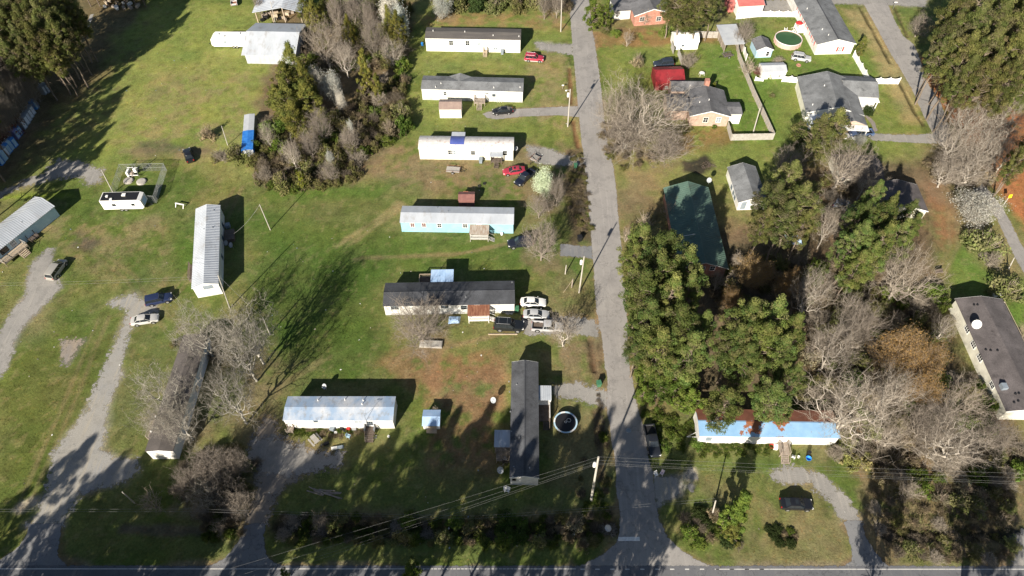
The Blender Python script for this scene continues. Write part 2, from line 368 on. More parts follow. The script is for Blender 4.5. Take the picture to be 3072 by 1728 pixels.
# woodland floors
paint('V', [(1570, 600), (1750, 660), (1850, 560), (1960, 560), (1950, 400), (2350, 400), (2380, 800), (2440, 1000), (2576, 1060), (2600, 1180), (2150, 1190), (2100, 1000), (1760, 1040), (1640, 1020)], LITTER, 3, .92, 1.5)
paint('V', [(1690, 1150), (2080, 1130), (2080, 1200), (1690, 1200)], LUSH * .9, 1.5, .6, 1.2)
paint('V', [(1660, 1180), (2100, 1200), (2150, 1420), (1720, 1430)], DRY * .8, 2, .55, 1.2, (.36, .6))
paint('V', [(2140, 1180), (2600, 1180), (2600, 1420), (2200, 1420), (2120, 1290)], LITTER * .9 + DRY * .25, 2, .8, 1.4, (.3, .5))
paint('V', [(-60, -60), (390, -60), (330, 60), (280, 150), (240, 240), (160, 260), (60, 420), (-60, 520)], LITTER * .9, 4, .85, 2)
paint('V', [(150, 240), (330, 130), (360, 60), (330, 200), (230, 330), (60, 470), (0, 480)], c3(.12, .095, .05), 3, .6, 2, (.4, .58))
paint('V', [(700, 20), (1050, 0), (1000, 230), (1010, 320), (890, 460), (660, 480), (640, 340)], LITTER * 1.1, 2, .9, 1.5)
paint('V', [(2340, 150), (2290, 130), (2340, 230), (2400, 330), (2480, 440), (2600, 620), (2600, 300), (2420, 200)], STRAW, 1.5, .92, 1, (.2, .4))
paint('V', [(2330, 470), (2370, 450), (2420, 640), (2370, 680)], RED, 1.5, .75, 1, (.3, .5))
paint('V', [(2360, 640), (2440, 600), (2480, 760), (2400, 740)], LUSH * 1.3, 2, .7, 1)
paint('V', [(2480, 790), (2576, 760), (2600, 900), (2520, 840)], LUSH * 1.3, 1.5, .7, 1)
# bottom strip
paint('V', [(690, 1190), (1550, 1230), (1560, 1330), (1470, 1410), (700, 1410), (660, 1330)], GREEN * .9 + DRY * .15, 2, .7, 1.5)
paint('V', [(690, 1290), (1540, 1290), (1540, 1340), (680, 1340)], LITTER * .8 + DRY * .3, 1.6, .8, 1.2, (.34, .52))
paint('V', [(390, 1270), (600, 1275), (600, 1300), (380, 1295)], TAN * .8, 1.2, .7, 1, (.35, .5))
paint('V', [(160, 1310), (600, 1310), (560, 1410), (170, 1410)], GREEN * .8 + DRY * .2, 1.5, .7, 1.2)
paint('V', [(1660, 1200), (1740, 1180), (1800, 1320), (1720, 1330), (1660, 1290)], GREEN * .9, 1.5, .5, 1)
# worn tracks
for pts in ([(1000, 510), (1010, 514), (850, 625), (838, 622)], [(1016, 512), (1024, 515), (870, 630), (860, 626)]): paint('V', pts, DRY * 1.2, .7, .6, .5)
ditch('S', [(835, 1578), (1000, 1586), (1200, 1588), (1400, 1588), (1700, 1588), (1830, 1580)], 2.2, 1.0, c3(.05, .04, .025))
ditch('S', [(2660, 1596), (2800, 1600), (3060, 1602)], 2.0, .9, c3(.05, .042, .03))
ditch('S', [(370, 1585), (600, 1590)], 1.3, .35, c3(.12, .10, .07))
ditch('S', [(1712, 130), (1716, 190)], .8, .3); ditch('S', [(1708, 205), (1714, 310)], .8, .3, RED * .6)
ditch('S', [(1719, 365), (1735, 440)], .9, .35, RED * .7)
ditch('S', [(1772, 1020), (1784, 1110)], .9, .45, RED * .5)
ditch('S', [(1786, 1235), (1800, 1330), (1806, 1440)], .9, .35, LITTER)
ditch('S', [(2578, 20), (2650, 150), (2670, 190)], .6, .35, c3(.05, .045, .02)); ditch('S', [(2698, 245), (2740, 330), (2770, 375)], .6, .35, c3(.05, .045, .02))
ditch('S', [(2684, 20), (2722, 110)], .6, .3, c3(.08, .07, .03))

# ---- paved / gravelled sheets
def sheet(name, t, polys, mat, z, rough=.25, res=.25, world=False, jit=0.0, paintcol=None, pf=.8, attr=None):
    if not isinstance(polys[0][0], (tuple, list)): polys = [polys]
    Ps = [np.array(p, float) if world else px_poly(t, p) for p in polys]
    A = np.concatenate(Ps); x0, y0 = A.min(0) - 1; x1, y1 = A.max(0) + 1
    xs = np.arange(x0, x1, res); ys = np.arange(y0, y1, res); X, Y = np.meshgrid(xs, ys)
    d = np.full(X.shape, -1e9)
    for P in Ps: d = np.maximum(d, sdist(P, X + res / 2, Y + res / 2))
    d = d + (fbm(X, Y, 1.6, 3, 21) - .5) * 1.6 * rough
    fe = max(.12, rough * 1.5); m = d > -fe; jj, ii = np.where(m[:-1, :-1]); nx = len(xs)
    idx = jj * nx + ii; F4 = np.stack([idx, idx + 1, idx + nx + 1, idx + nx], 1)
    u, inv = np.unique(F4, return_inverse=True); inv = inv.reshape(-1, 4)
    V = np.stack([X.ravel()[u], Y.ravel()[u], np.full(len(u), z)], 1)
    ed = np.clip((d.ravel()[u] + fe) / (2 * fe), 0, 1)
    me = np_mesh(name, V, inv, mat, np.repeat(ed[:, None], 3, 1)); o = link_mesh(name, me); tag(o, kind='structure')
    if paintcol is not None:
        for p in polys: paint(t, p, paintcol, pf, .85, .6, world=world)
    return o
def np_mesh(name, V, Fc, mat, col=None, smooth=False):
    me = bpy.data.meshes.new(name); k = Fc.shape[1]
    me.vertices.add(len(V)); me.vertices.foreach_set('co', np.ascontiguousarray(V, np.float32).ravel())
    me.loops.add(len(Fc) * k); me.loops.foreach_set('vertex_index', np.ascontiguousarray(Fc, np.int32).ravel())
    me.polygons.add(len(Fc)); me.polygons.foreach_set('loop_start', np.arange(len(Fc), dtype=np.int32) * k)
    try: me.polygons.foreach_set('loop_total', np.full(len(Fc), k, np.int32))
    except Exception: pass
    if smooth: me.polygons.foreach_set('use_smooth', np.ones(len(Fc), bool))
    if col is not None:
        a = me.color_attributes.new('Col', 'FLOAT_COLOR', 'POINT'); c = np.ones((len(V), 4), np.float32); c[:, :3] = col; a.data.foreach_set('color', c.ravel())
    me.materials.append(mat); me.update(calc_edges=True); me.validate(); return me
def roadmat(name, c, c2, c3_, fine=.16, bump=.15, crack=.55):
    nt = NT(name); bs = nt.n('ShaderNodeBsdfPrincipled'); nt.l(bs.outputs[0], nt.out.inputs[0]); tc = nt.n('ShaderNodeTexCoord'); co = tc.outputs['Object']
    a = mixc(nt, ramp(nt, noise(nt, co, .12, 4, .6), .38, .62), c, c2)
    mp = nt.n('ShaderNodeMapping'); mp.inputs['Scale'].default_value = (2.2, .12, 1); nt.l(co, mp.inputs[0])
    a = mixc(nt, ramp(nt, noise(nt, mp.outputs[0], .7, 4, .6), .52, .75), a, c3_)
    a = mixc(nt, ramp(nt, noise(nt, co, 1.1, 6, .7), .58, .74), a, tuple(x * .55 for x in c))
    a = mixc(nt, ramp(nt, noise(nt, co, .33, 6, .75), .5, .7), a, tuple(x * .78 for x in c2))
    vo = nt.n('ShaderNodeTexVoronoi', feature='DISTANCE_TO_EDGE'); vo.inputs['Scale'].default_value = .22; wv = nt.n('ShaderNodeMix', data_type='VECTOR'); wv.inputs[0].default_value = .25; nt.l(co, wv.inputs[4]); nz_ = nt.n('ShaderNodeTexNoise'); nz_.inputs['Scale'].default_value = .6; nz_.inputs['Detail'].default_value = 6; nt.l(co, nz_.inputs['Vector']); sc_ = nt.n('ShaderNodeVectorMath', operation='SCALE'); sc_.inputs['Scale'].default_value = 14; nt.l(nz_.outputs['Color'], sc_.inputs[0]); nt.l(sc_.outputs[0], wv.inputs[5]); nt.l(wv.outputs[1], vo.inputs['Vector'])
    cm_ = nt.n('ShaderNodeMath', operation='MULTIPLY'); nt.l(ramp(nt, vo.outputs['Distance'], .014, .003), cm_.inputs[0]); cm_.inputs[1].default_value = crack
    a = mixc(nt, cm_.outputs[0], a, tuple(x * .5 for x in c))
    f = noise(nt, co, 9, 4, .8); v = nt.n('ShaderNodeMapRange'); nt.l(f, v.inputs[0]); v.inputs[1].default_value = .25; v.inputs[2].default_value = .75; v.inputs[3].default_value = 1 - fine; v.inputs[4].default_value = 1 + fine
    cb = nt.n('ShaderNodeCombineColor')
    for i in range(3): nt.l(v.outputs[0], cb.inputs[i])
    a = mixc(nt, 1.0, a, cb.outputs[0], 'MULTIPLY'); nt.l(a, bs.inputs['Base Color']); bs.inputs['Roughness'].default_value = .9; bs.inputs['Specular IOR Level'].default_value = .25
    b = nt.n('ShaderNodeBump'); b.inputs['Strength'].default_value = bump; b.inputs['Distance'].default_value = .04; nt.l(noise(nt, co, 6, 5, .75), b.inputs['Height']); nt.l(b.outputs[0], bs.inputs['Normal'])
    at = nt.n('ShaderNodeAttribute', attribute_name='Col'); n1_ = noise(nt, co, 1.3, 6, .75); mr = nt.n('ShaderNodeMapRange'); nt.l(n1_, mr.inputs[0]); mr.inputs[1].default_value = .28; mr.inputs[2].default_value = .72
    ad = nt.n('ShaderNodeMath', operation='SUBTRACT'); nt.l(at.outputs['Fac'], ad.inputs[0]); nt.l(mr.outputs[0], ad.inputs[1])
    m2 = nt.n('ShaderNodeMapRange'); nt.l(ad.outputs[0], m2.inputs[0]); m2.inputs[1].default_value = -.14; m2.inputs[2].default_value = .06
    tr = nt.n('ShaderNodeBsdfTransparent'); mx = nt.n('ShaderNodeMixShader'); nt.l(m2.outputs[0], mx.inputs[0]); nt.l(tr.outputs[0], mx.inputs[1]); nt.l(bs.outputs[0], mx.inputs[2]); nt.l(mx.outputs[0], nt.out.inputs[0])
    return nt.m
m_road = roadmat('old_asphalt', (.30, .283, .265), (.26, .246, .234), (.335, .315, .295))
m_hwy = roadmat('highway_asphalt', (.125, .128, .14), (.15, .152, .162), (.17, .17, .175), .12)
m_apron = roadmat('apron_asphalt', (.17, .175, .185), (.21, .21, .212), (.25, .24, .225))
m_gravel = roadmat('gravel', (.29, .275, .255), (.245, .235, .22), (.34, .32, .29), .35, .5, 0)
m_gravelblue = roadmat('pale_gravel', (.265, .262, .255), (.30, .285, .255), (.36, .32, .25), .35, .5, 0)
m_dirtroad = roadmat('dirt_track', (.29, .235, .175), (.22, .20, .185), (.34, .28, .2), .3, .5, 0)
m_mark = pmat('road_paint', (.55, .54, .52), .7, (.34, .34, .33), 2.5, 1, lo=.5, hi=.7, fine=.1)

MAINL = [(1712, -60), (1712, 40), (1714.5, 83), (1719.5, 145), (1728, 228), (1734, 310), (1742, 373), (1748, 435), (1754, 490), (1763, 583), (1771, 666), (1778, 748), (1784, 831), (1792, 935), (1809, 1018), (1817, 1100), (1824, 1128), (1822, 1211), (1833, 1294), (1846, 1376), (1853, 1480), (1862, 1542), (1860, 1600), (1852, 1625), (1811, 1662), (1740, 1695), (1690, 1708)]
MAINR = [(2250, 1715), (2147, 1702), (2098, 1679), (2050, 1650), (2006, 1612), (1978, 1554), (1969, 1500), (1961, 1418), (1949, 1376), (1937, 1285), (1916, 1231), (1898, 1128), (1889, 1090), (1883, 955), (1877, 873), (1868, 757), (1858, 666), (1852, 583), (1842, 500), (1826, 440), (1812, 330), (1800, 224), (1788, 145), (1778, 83), (1768, 0), (1764, -60)]
sheet('road', 'S', MAINL + MAINR, m_road, .020, .12, .3, paintcol=DIRT * 1.1, pf=.7)
RL = [(2590, 8), (2632, 83), (2669, 153), (2703, 207), (2736, 265), (2769, 340), (2798, 397), (2830, 450), (2880, 520), (2940, 590), (2992, 655), (3034, 748), (3080, 830)]
RR = [(3090, 760), (3072, 744), (3013, 628), (2960, 560), (2900, 490), (2860, 420), (2823, 306), (2781, 244), (2760, 174), (2740, 130), (2711, 108), (2686, 62), (2662, 8)]
sheet('side_road', 'S', RL + RR, m_road, .020, .15, .3, paintcol=DRY * 1.1, pf=.8)
sheet('gravel_turnout', 'S', [(2420, -40), (2790, -40), (2775, 20), (2660, 12), (2500, 10), (2480, 8)], m_gravel, .016, .5, .35, paintcol=GRAV, pf=1.2)
sheet('parking_area', 'S', [(2285, 2), (2385, 0), (2384, 38), (2290, 40)], m_gravel, .012, .8, .3, paintcol=TAN, pf=1.2)
sheet('highway', 'S', [(-170, 23.2), (170, 23.2), (170, 30.75), (-170, 30.9)], m_hwy, .024, .1, .3, world=True, paintcol=TAN * .8, pf=.5)
YL = 30.28
def strip(x0, x1, y, wd, name='road_marking'):
    o = MB().add([(x0, y - wd / 2, .030), (x1, y - wd / 2, .030), (x1, y + wd / 2, .030), (x0, y + wd / 2, .030)], [(0, 1, 2, 3)]).build(name, m_mark); return tag(o, kind='structure')
def gxw(t, x, y): return G(t, x, y).x
strip(-165, gxw('S', 1265, 1707), YL, .13)
x_ = gxw('S', 1268, 1707); xe_ = gxw('S', 1560, 1707)
while x_ < xe_: strip(x_, x_ + .42, YL, .13); x_ += .55
strip(gxw('S', 1570, 1707), gxw('S', 1728, 1707), YL, .12)
for k in range(13): a_ = gxw('S', 1741 + k * 44.8, 1707); strip(a_, a_ + .62, YL - .05, .16)
strip(gxw('S', 2147, 1707), 165, YL - .05, .13)
strip(-165, 165, 26.8, .12); strip(-165, 165, 26.45, .12)
sl = [G('C2', *p) for p in ((1580, 1195), (1738, 1195), (1736, 1165), (1583, 1167))]
tag(MB().add([(p.x, p.y, .030) for p in sl], [(0, 1, 2, 3)]).build('stop_line', pmat('stop_line_paint', (.78, .77, .74), .7, (.62, .61, .59), 2.5, 1, fine=.06)), kind='structure')
# driveways
sheet('gravel_driveway', 'B0', [[(290, 650), (340, 600), (390, 600), (380, 680), (420, 760), (440, 880), (330, 1000), (240, 1080), (130, 1200), (60, 1449), (-60, 1640), (-60, 1280), (0, 1210), (80, 1080), (190, 930), (205, 800), (225, 720)]], m_gravel, .012, .7, .25, paintcol=GRAV * .8, pf=1.0)
sheet('gravel_driveway', 'C0', [(790, -530), (960, -590), (1120, -520), (1150, -470), (980, -430), (930, -290), (890, -120), (870, 0), (780, 200), (760, 400), (730, 540), (850, 600), (990, 605), (1008, 680), (930, 755), (720, 795), (590, 850), (490, 990), (455, 1075), (215, 1075), (275, 1000), (350, 830), (395, 560), (500, 430), (640, 230), (740, 0), (800, -150), (900, -380), (940, -480)], m_gravelblue, .012, .8, .25, paintcol=SAND * .62, pf=1.3)
sheet('driveway_apron', 'C0', [(215, 1066), (455, 1062), (436, 1180), (425, 1290), (490, 1378), (560, 1398), (-200, 1398), (-200, 1360), (0, 1330), (140, 1240), (200, 1150)], m_apron, .018, .12, .25, paintcol=DIRT * .8, pf=.6)
sheet('dirt_driveway', 'C1', [(470, 300), (560, 320), (560, 420), (780, 520), (1030, 560), (1020, 640), (760, 700), (640, 790), (560, 850), (540, 960), (490, 1075), (330, 1075), (370, 950), (430, 780), (400, 640), (370, 480), (430, 380)], m_dirtroad, .012, 1.0, .25, paintcol=DIRT, pf=1.3)
sheet('gravel_parking', 'C1', [(400, 440), (600, 450), (780, 530), (1020, 560), (1010, 630), (760, 690), (620, 720), (440, 700), (370, 540)], m_gravel, .016, 1.0, .25)
sheet('driveway_apron', 'C1', [(330, 1070), (490, 1062), (470, 1150), (482, 1290), (560, 1360), (700, 1398), (20, 1398), (130, 1350), (230, 1270), (300, 1170)], m_apron, .018, .15, .25, paintcol=DIRT * .8, pf=.6)
sheet('asphalt_driveway', 'A2', [(600, 822), (700, 795), (880, 785), (1100, 775), (1290, 768), (1305, 848), (1150, 832), (900, 842), (700, 862), (630, 850)], m_road, .016, .12, .25, paintcol=DIRT, pf=.6)
sheet('gravel_driveway', 'A2', [(980, 300), (1110, 322), (1255, 318), (1262, 395), (1100, 368), (1000, 350)], m_gravel, .012, .7, .25, paintcol=GRAV, pf=1.2)
sheet('gravel_driveway', 'A2', [(930, 1060), (1100, 1080), (1200, 1130), (1340, 1130), (1345, 1200), (1190, 1190), (1010, 1190), (950, 1130)], m_gravel, .012, .8, .25, paintcol=GRAV * .8, pf=1.2)
sheet('asphalt_driveway', 'B2', [(1170, 556), (1280, 570), (1392, 572), (1402, 665), (1300, 650), (1170, 640)], m_apron, .016, .25, .25, paintcol=DIRT, pf=.7)
sheet('gravel_driveway', 'B2', [(890, 1090), (1090, 1090), (1260, 1085), (1428, 1112), (1440, 1235), (1250, 1200), (920, 1215), (890, 1150)], m_gravel, .012, .5, .25, paintcol=DIRT, pf=1.0)
sheet('gravel_driveway', 'C2', [(1100, 60), (1300, 45), (1515, 110), (1518, 222), (1450, 215), (1330, 170), (1150, 150)], m_gravel, .012, .7, .25, paintcol=DIRT, pf=1.0)
sheet('asphalt_driveway', 'A4', [(820, 962), (1000, 975), (1290, 968), (1300, 1035), (1100, 1030), (820, 1010)], m_gravel, .014, .3, .25, paintcol=DRY, pf=.8)
sheet('dirt_driveway', 'C4', [(100, 690), (200, 655), (330, 670), (480, 720), (600, 810), (690, 920), (750, 1052), (625, 1052), (510, 880), (380, 775), (200, 768), (120, 745)], m_gravel, .012, .8, .25, paintcol=TAN, pf=1.2)
sheet('driveway_apron', 'C4', [(622, 1040), (750, 1042), (800, 1180), (900, 1330), (1000, 1398), (600, 1398), (690, 1330), (690, 1250), (660, 1150)], m_apron, .018, .15, .25, paintcol=DIRT * .8, pf=.6)
sheet('gravel_driveway', 'C4', [(2100, 1090), (1932, 1115), (1860, 1160), (1885, 1250), (1865, 1360), (1880, 1398), (2200, 1398)], m_gravel, .018, .5, .25, paintcol=GRAV, pf=1)
sheet('gravel_driveway', 'A0', [(-100, 1470), (0, 1390), (150, 1320), (330, 1250), (420, 1160), (560, 1165), (700, 1225), (740, 1240), (740, 1320), (640, 1340), (600, 1280), (420, 1290), (250, 1330), (100, 1370), (0, 1430)], m_gravel, .012, 1.0, .25, paintcol=TAN, pf=1.4)
sheet('concrete_pad', 'B0', [(455, 1255), (605, 1258), (500, 1430), (470, 1415)], m_dirtroad, .012, .8, .25, paintcol=GRAV * .5, pf=1.0)
sheet('concrete_pad', 'C3', [(388, 720), (560, 730), (590, 790), (575, 850), (480, 900), (420, 960), (402, 880)], m_gravelblue, .016, .4, .2, paintcol=GRAV * .7, pf=.6)
sheet('brick_path', 'A4', [(775, 835), (800, 830), (850, 880), (875, 950), (845, 952), (830, 900)], m_dirtroad, .016, .05, .2, paintcol=RED, pf=.4)
sheet('concrete_walk', 'A0', [(655, 105), (685, 100), (650, 195), (625, 190)], m_gravelblue, .012, .1, .25)
sheet('bare_sand', 'C3', [(650, 665), (680, 665), (705, 745), (640, 745), (628, 720)], m_gravel, .014, .35, .15, paintcol=SAND, pf=.35)
sheet('bare_sand', 'C3', [(655, 775), (693, 795), (670, 832), (635, 800)], m_gravel, .014, .3, .15, paintcol=SAND, pf=.35)
paint('B4', [(1790, 1180), (1932, 1160), (1960, 1300), (1850, 1290)], TAN * 1.2, 1, .9, .8)
paint('C0', [(130, 930), (230, 880), (290, 890), (250, 950), (150, 980)], SAND * .8, .7, .9, .7)
paint('C2', [(1425, 115), (1490, 115), (1490, 155), (1440, 155)], c3(.33, .19, .09), .4, .9, .4)
paint('A2', [(1120, 1000), (1230, 1030), (1200, 1100), (1100, 1060)], DIRT, 1.2, .6, 1)

paint('V', [(1425, 385), (1462, 375), (1478, 470), (1492, 600), (1440, 612), (1425, 500)], LITTER * .75, 1.2, .9, 1.0)  # brown litter on the verge, with the ditch's shade put into its tone
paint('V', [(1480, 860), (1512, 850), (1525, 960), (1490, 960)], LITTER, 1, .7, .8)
RUT = DIRT * .9 + GREEN * .2
for a_ in ([(640, 1060), (690, 980), (820, 900)], [(420, 760), (520, 640), (600, 470)], [(1000, 470), (1150, 420), (1330, 440)], [(1290, 610), (1150, 640), (900, 650)], [(400, 830), (330, 700), (250, 640)], [(1310, 150), (1390, 130), (1440, 125)], [(1560, 640), (1540, 560), (1530, 480)], [(2330, 760), (2400, 620), (2390, 480)], [(60, 1270), (180, 1000), (260, 800)], [(1290, 830), (1180, 860), (1000, 900)]):
    A_ = px_poly('V', a_)
    for o_ in (-.85, .85):
        s_ = np.s_[7:-7, 6:-6]; d_ = seg_dist(A_ + np.array([o_, o_ * .3]), GX[s_], GY[s_], False) + (n3[s_] - .5) * .8; w_ = ((1 - sstep(.1, .6, d_)) * .45)[..., None]; GC[s_] = GC[s_] * (1 - w_) + RUT * w_
weed = sstep(.62, .74, fbm(GX, GY, 1.1, 2, 61)); GC *= (1 - .2 * weed)[..., None]; weed = sstep(.66, .76, fbm(GX, GY, .95, 2, 62))[..., None] * .25; GC[:] = GC * (1 - weed) + DRY * 1.15 * weed
mot = fbm(GX, GY, 1.5, 3, 51, .7); mot2 = fbm(GX, GY, 5, 3, 52); GC *= (.78 + .36 * mot + .26 * mot2)[..., None]; GC[..., 0] *= 1 + .28 * (mot2 - .5)
def ground_color_at(x, y):
    i = np.clip(np.searchsorted(gx, x), 0, len(gx) - 1); j = np.clip(np.searchsorted(gy, y), 0, len(gy) - 1); return GC[j, i], GZ[j, i]
def finish_ground():
    nt = NT('grass_ground'); bs = nt.n('ShaderNodeBsdfPrincipled'); nt.l(bs.outputs[0], nt.out.inputs[0]); tc = nt.n('ShaderNodeTexCoord'); co = tc.outputs['Object']
    at = nt.n('ShaderNodeAttribute', attribute_name='Col')
    def mult(col, src_, a, b, lo, hi):
        v = nt.n('ShaderNodeMapRange'); nt.l(src_, v.inputs[0]); v.inputs[1].default_value = a; v.inputs[2].default_value = b; v.inputs[3].default_value = lo; v.inputs[4].default_value = hi
        cb = nt.n('ShaderNodeCombineColor')
        for i in range(3): nt.l(v.outputs[0], cb.inputs[i])
        return mixc(nt, 1.0, col, cb.outputs[0], 'MULTIPLY')
    c = mult(at.outputs['Color'], noise(nt, co, 2.6, 5, .8), .3, .7, .64, 1.36)
    c = mult(c, noise(nt, co, .5, 4, .6), .3, .7, .85, 1.15)
    c = mixc(nt, ramp(nt, noise(nt, co, 1.7, 5, .75), .55, .72), c, mixc(nt, 1.0, c, (1.45, 1.05, .9), 'MULTIPLY'))
    nt.l(c, bs.inputs['Base Color']); bs.inputs['Roughness'].default_value = .95; bs.inputs['Specular IOR Level'].default_value = .1
    b = nt.n('ShaderNodeBump'); b.inputs['Strength'].default_value = .6; b.inputs['Distance'].default_value = .25; nt.l(noise(nt, co, 2.2, 6, .8), b.inputs['Height']); nt.l(b.outputs[0], bs.inputs['Normal'])
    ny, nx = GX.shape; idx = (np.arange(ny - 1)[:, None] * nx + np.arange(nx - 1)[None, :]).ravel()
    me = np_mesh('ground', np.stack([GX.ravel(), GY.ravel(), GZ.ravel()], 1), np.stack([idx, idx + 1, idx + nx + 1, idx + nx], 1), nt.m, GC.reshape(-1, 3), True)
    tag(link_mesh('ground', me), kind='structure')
# ================================================================ BUILDINGS
class House:
    """A building with its front wall from ground point A to ground point B, body extending away from the front."""
    def __init__(s, name, label, cat, A, B, dep, he, rise, mw, mr, axis='x', ov=.2, ove=.12, skirt=None, ribs=None, bow=False, cap=None, fascia=None, group=None, gable=None):
        A = Vector(A); B = Vector(B); A.z = B.z = 0
        s.A = A; s.L = (B - A).length; s.W = dep; s.he = he; s.rise = rise; s.axis = axis; s.rz = math.atan2(B.y - A.y, B.x - A.x)
        s.root = empty(name, A, s.rz, label, cat, group); s.inv = (Matrix.Translation(A) @ Matrix.Rotation(s.rz, 4, 'Z')).inverted()
        span, length = (dep, s.L) if axis == 'x' else (s.L, dep); s.span = span
        if bow: prof = [(span * k / 8, he + rise * (1 - abs(2 * k / 8 - 1) ** 1.8)) for k in range(9)]
        else: prof = [(0, he), (span / 2, he + rise), (span, he)]
        s.prof = prof
        w = MB(); w.ext([(0, -.05)] + [(t, z - .01) for t, z in prof] + [(span, -.05)], 0, length, axis); s.wall = w.build('wall', mw, s.root)
        # roof shell
        def lift(o): return [(t, z + o) for t, z in ext_]
        k0 = (prof[1][1] - prof[0][1]) / (prof[1][0] - prof[0][0])
        ext_ = [(-ov, he - ov * k0)] + prof[1:-1] + [(span + ov, he - ov * k0)]
        lo, hi = lift(.005), lift(.10); r = MB()
        for i in range(len(ext_) - 1): r.ext([lo[i], lo[i + 1], hi[i + 1], hi[i]], -ove, length + ove, axis)
        if ribs:
            n = int(length / ribs)
            for i in range(len(ext_) - 1):
                (ta, za), (tb, zb) = hi[i], hi[i + 1]
                for k in range(n + 1):
                    p = -ove + (length + 2 * ove) * k / n
                    r.ext([(ta, za - .01), (tb, zb - .01), (tb, zb + .05), (ta, za + .05)], p - .05, p + .05, axis)
        s.roof = r.build('roof', mr, s.root)
        if cap:
            c = MB(); t, z = span / 2, he + rise + .105
            c.ext([(t - .16, z - .16 * k0 - .03), (t, z - .02), (t + .16, z - .16 * k0 - .03), (t + .16, z - .16 * k0 + .03), (t, z + .04), (t - .16, z - .16 * k0 + .03)], -ove, length + ove, axis); c.build('ridge_cap', cap, s.root)
        if fascia:
            for a0, a1 in ((-ove - .03, -ove - .004), (length + ove + .004, length + ove + .03)):
                c = MB()
                for i in range(len(ext_) - 1): c.ext([(lo[i][0], lo[i][1] - .12), (lo[i + 1][0], lo[i + 1][1] - .12), (hi[i + 1][0], hi[i + 1][1]), hi[i]], a0, a1, axis)
                c.build('bargeboard', fascia, s.root)
        if skirt:
            k = MB(); sk = .55; o = .025
            k.box(-o, -o, -.03, s.L + o, -.002, sk); k.box(-o, dep + .002, -.03, s.L + o, dep + o, sk); k.box(-o, -.001, -.03, -.002, dep + .001, sk); k.box(s.L + .002, -.001, -.03, s.L + o, dep + .001, sk)
            k.build('skirting', skirt, s.root)
    def loc(s, t, x, y, z=0): return s.inv @ G(t, x, y, z)
    def onwall(s, side, t, x, y):
        o = s.inv @ CAM; d = s.inv.to_3x3() @ ray(t, x, y)
        k = {'f': lambda: -o.y / d.y, 'b': lambda: (s.W - o.y) / d.y, 'l': lambda: -o.x / d.x, 'r': lambda: (s.L - o.x) / d.x}[side]()
        p = o + d * k; return (p.x if side in 'fb' else p.y), p.z
    def bx(s, mb, side, u0, u1, z0, z1, d0, d1, mi=0):
        if side == 'f': mb.box(u0, -d1, z0, u1, -d0, z1, mi)
        elif side == 'b': mb.box(u0, s.W + d0, z0, u1, s.W + d1, z1, mi)
        elif side == 'l': mb.box(-d1, u0, z0, -d0, u1, z1, mi)
        else: mb.box(s.L + d0, u0, z0, s.L + d1, u1, z1, mi)
    def win(s, side, t, x, y, w=.9, h=1.0, frame=None, bars=1, pane=None, name='window', shutters=None):
        u, z = s.onwall(side, t, x, y); z = min(max(z, h / 2 + .5), s.he - h / 2 + (0 if s.axis == 'x' or side in 'lr' else s.rise * .5))
        f = MB(); a = .07
        s.bx(f, side, u - w / 2 - a, u + w / 2 + a, z + h / 2, z + h / 2 + a, .003, .06); s.bx(f, side, u - w / 2 - a, u + w / 2 + a, z - h / 2 - a, z - h / 2, .003, .07)
        s.bx(f, side, u - w / 2 - a, u - w / 2, z - h / 2 + .001, z + h / 2 - .001, .003, .06); s.bx(f, side, u + w / 2, u + w / 2 + a, z - h / 2 + .001, z + h / 2 - .001, .003, .06)
        s.bx(f, side, u - w / 2 + .001, u + w / 2 - .001, z - .025, z + .025, .022, .05)
        for k in range(bars):
            uu = u - w / 2 + w * (k + 1) / (bars + 1); s.bx(f, side, uu - .02, uu + .02, z - h / 2 + .001, z + h / 2 - .001, .023, .045)
        fo = f.build(name, frame or m_trim, s.root)
        p = MB(); s.bx(p, side, u - w / 2 + .001, u + w / 2 - .001, z - h / 2 + .001, z + h / 2 - .001, .004, .02); p.build('pane', pane or m_glass, fo)
        if shutters:
            for q in (-1, 1):
                c = MB(); s.bx(c, side, u + q * (w / 2 + .1 + .18) - .18, u + q * (w / 2 + .1 + .18) + .18, z - h / 2, z + h / 2, .003, .04); c.build('shutter', shutters, s.root)
        return fo
    def door(s, side, t, x, y, mat=None, z0=.7, w=.9, h=2.0):
        u, _ = s.onwall(side, t, x, y); d = MB(); s.bx(d, side, u - w / 2, u + w / 2, z0, z0 + h, .003, .045)
        s.bx(d, side, u - w / 2 - .06, u - w / 2 - .002, z0, z0 + h, .003, .07); s.bx(d, side, u + w / 2 + .002, u + w / 2 + .06, z0, z0 + h, .003, .07); s.bx(d, side, u - w / 2 - .06, u + w / 2 + .06, z0 + h + .002, z0 + h + .07, .003, .07)
        o = d.build('door', mat or m_trim, s.root); k = MB(); s.bx(k, side, u + w / 2 - .12, u + w / 2 - .05, z0 + .95, z0 + 1.02, .046, .1); k.build('handle', m_steel, o); return o
    def vents(s, t, pts, mat=None, r=.07, h=.35):
        for x, y in pts:
            o = s.inv @ CAM; d = s.inv.to_3x3() @ ray(t, x, y); k = 0; z = s.he + s.rise * .5
            for _ in range(8):
                k = (z - o.z) / d.z; p = o + d * k; tt = p.y if s.axis == 'x' else p.x; tt = min(max(tt, .1), s.span - .1)
                z = np.interp(tt, [q[0] for q in s.prof], [q[1] for q in s.prof]) + .1
            MB().lathe([(r * 1.6, -.03), (r * 1.5, .04), (r, .05), (r, h), (r * .6, h)], 8, (p.x, p.y, z)).build('roof_vent', mat or m_whitev, s.root)
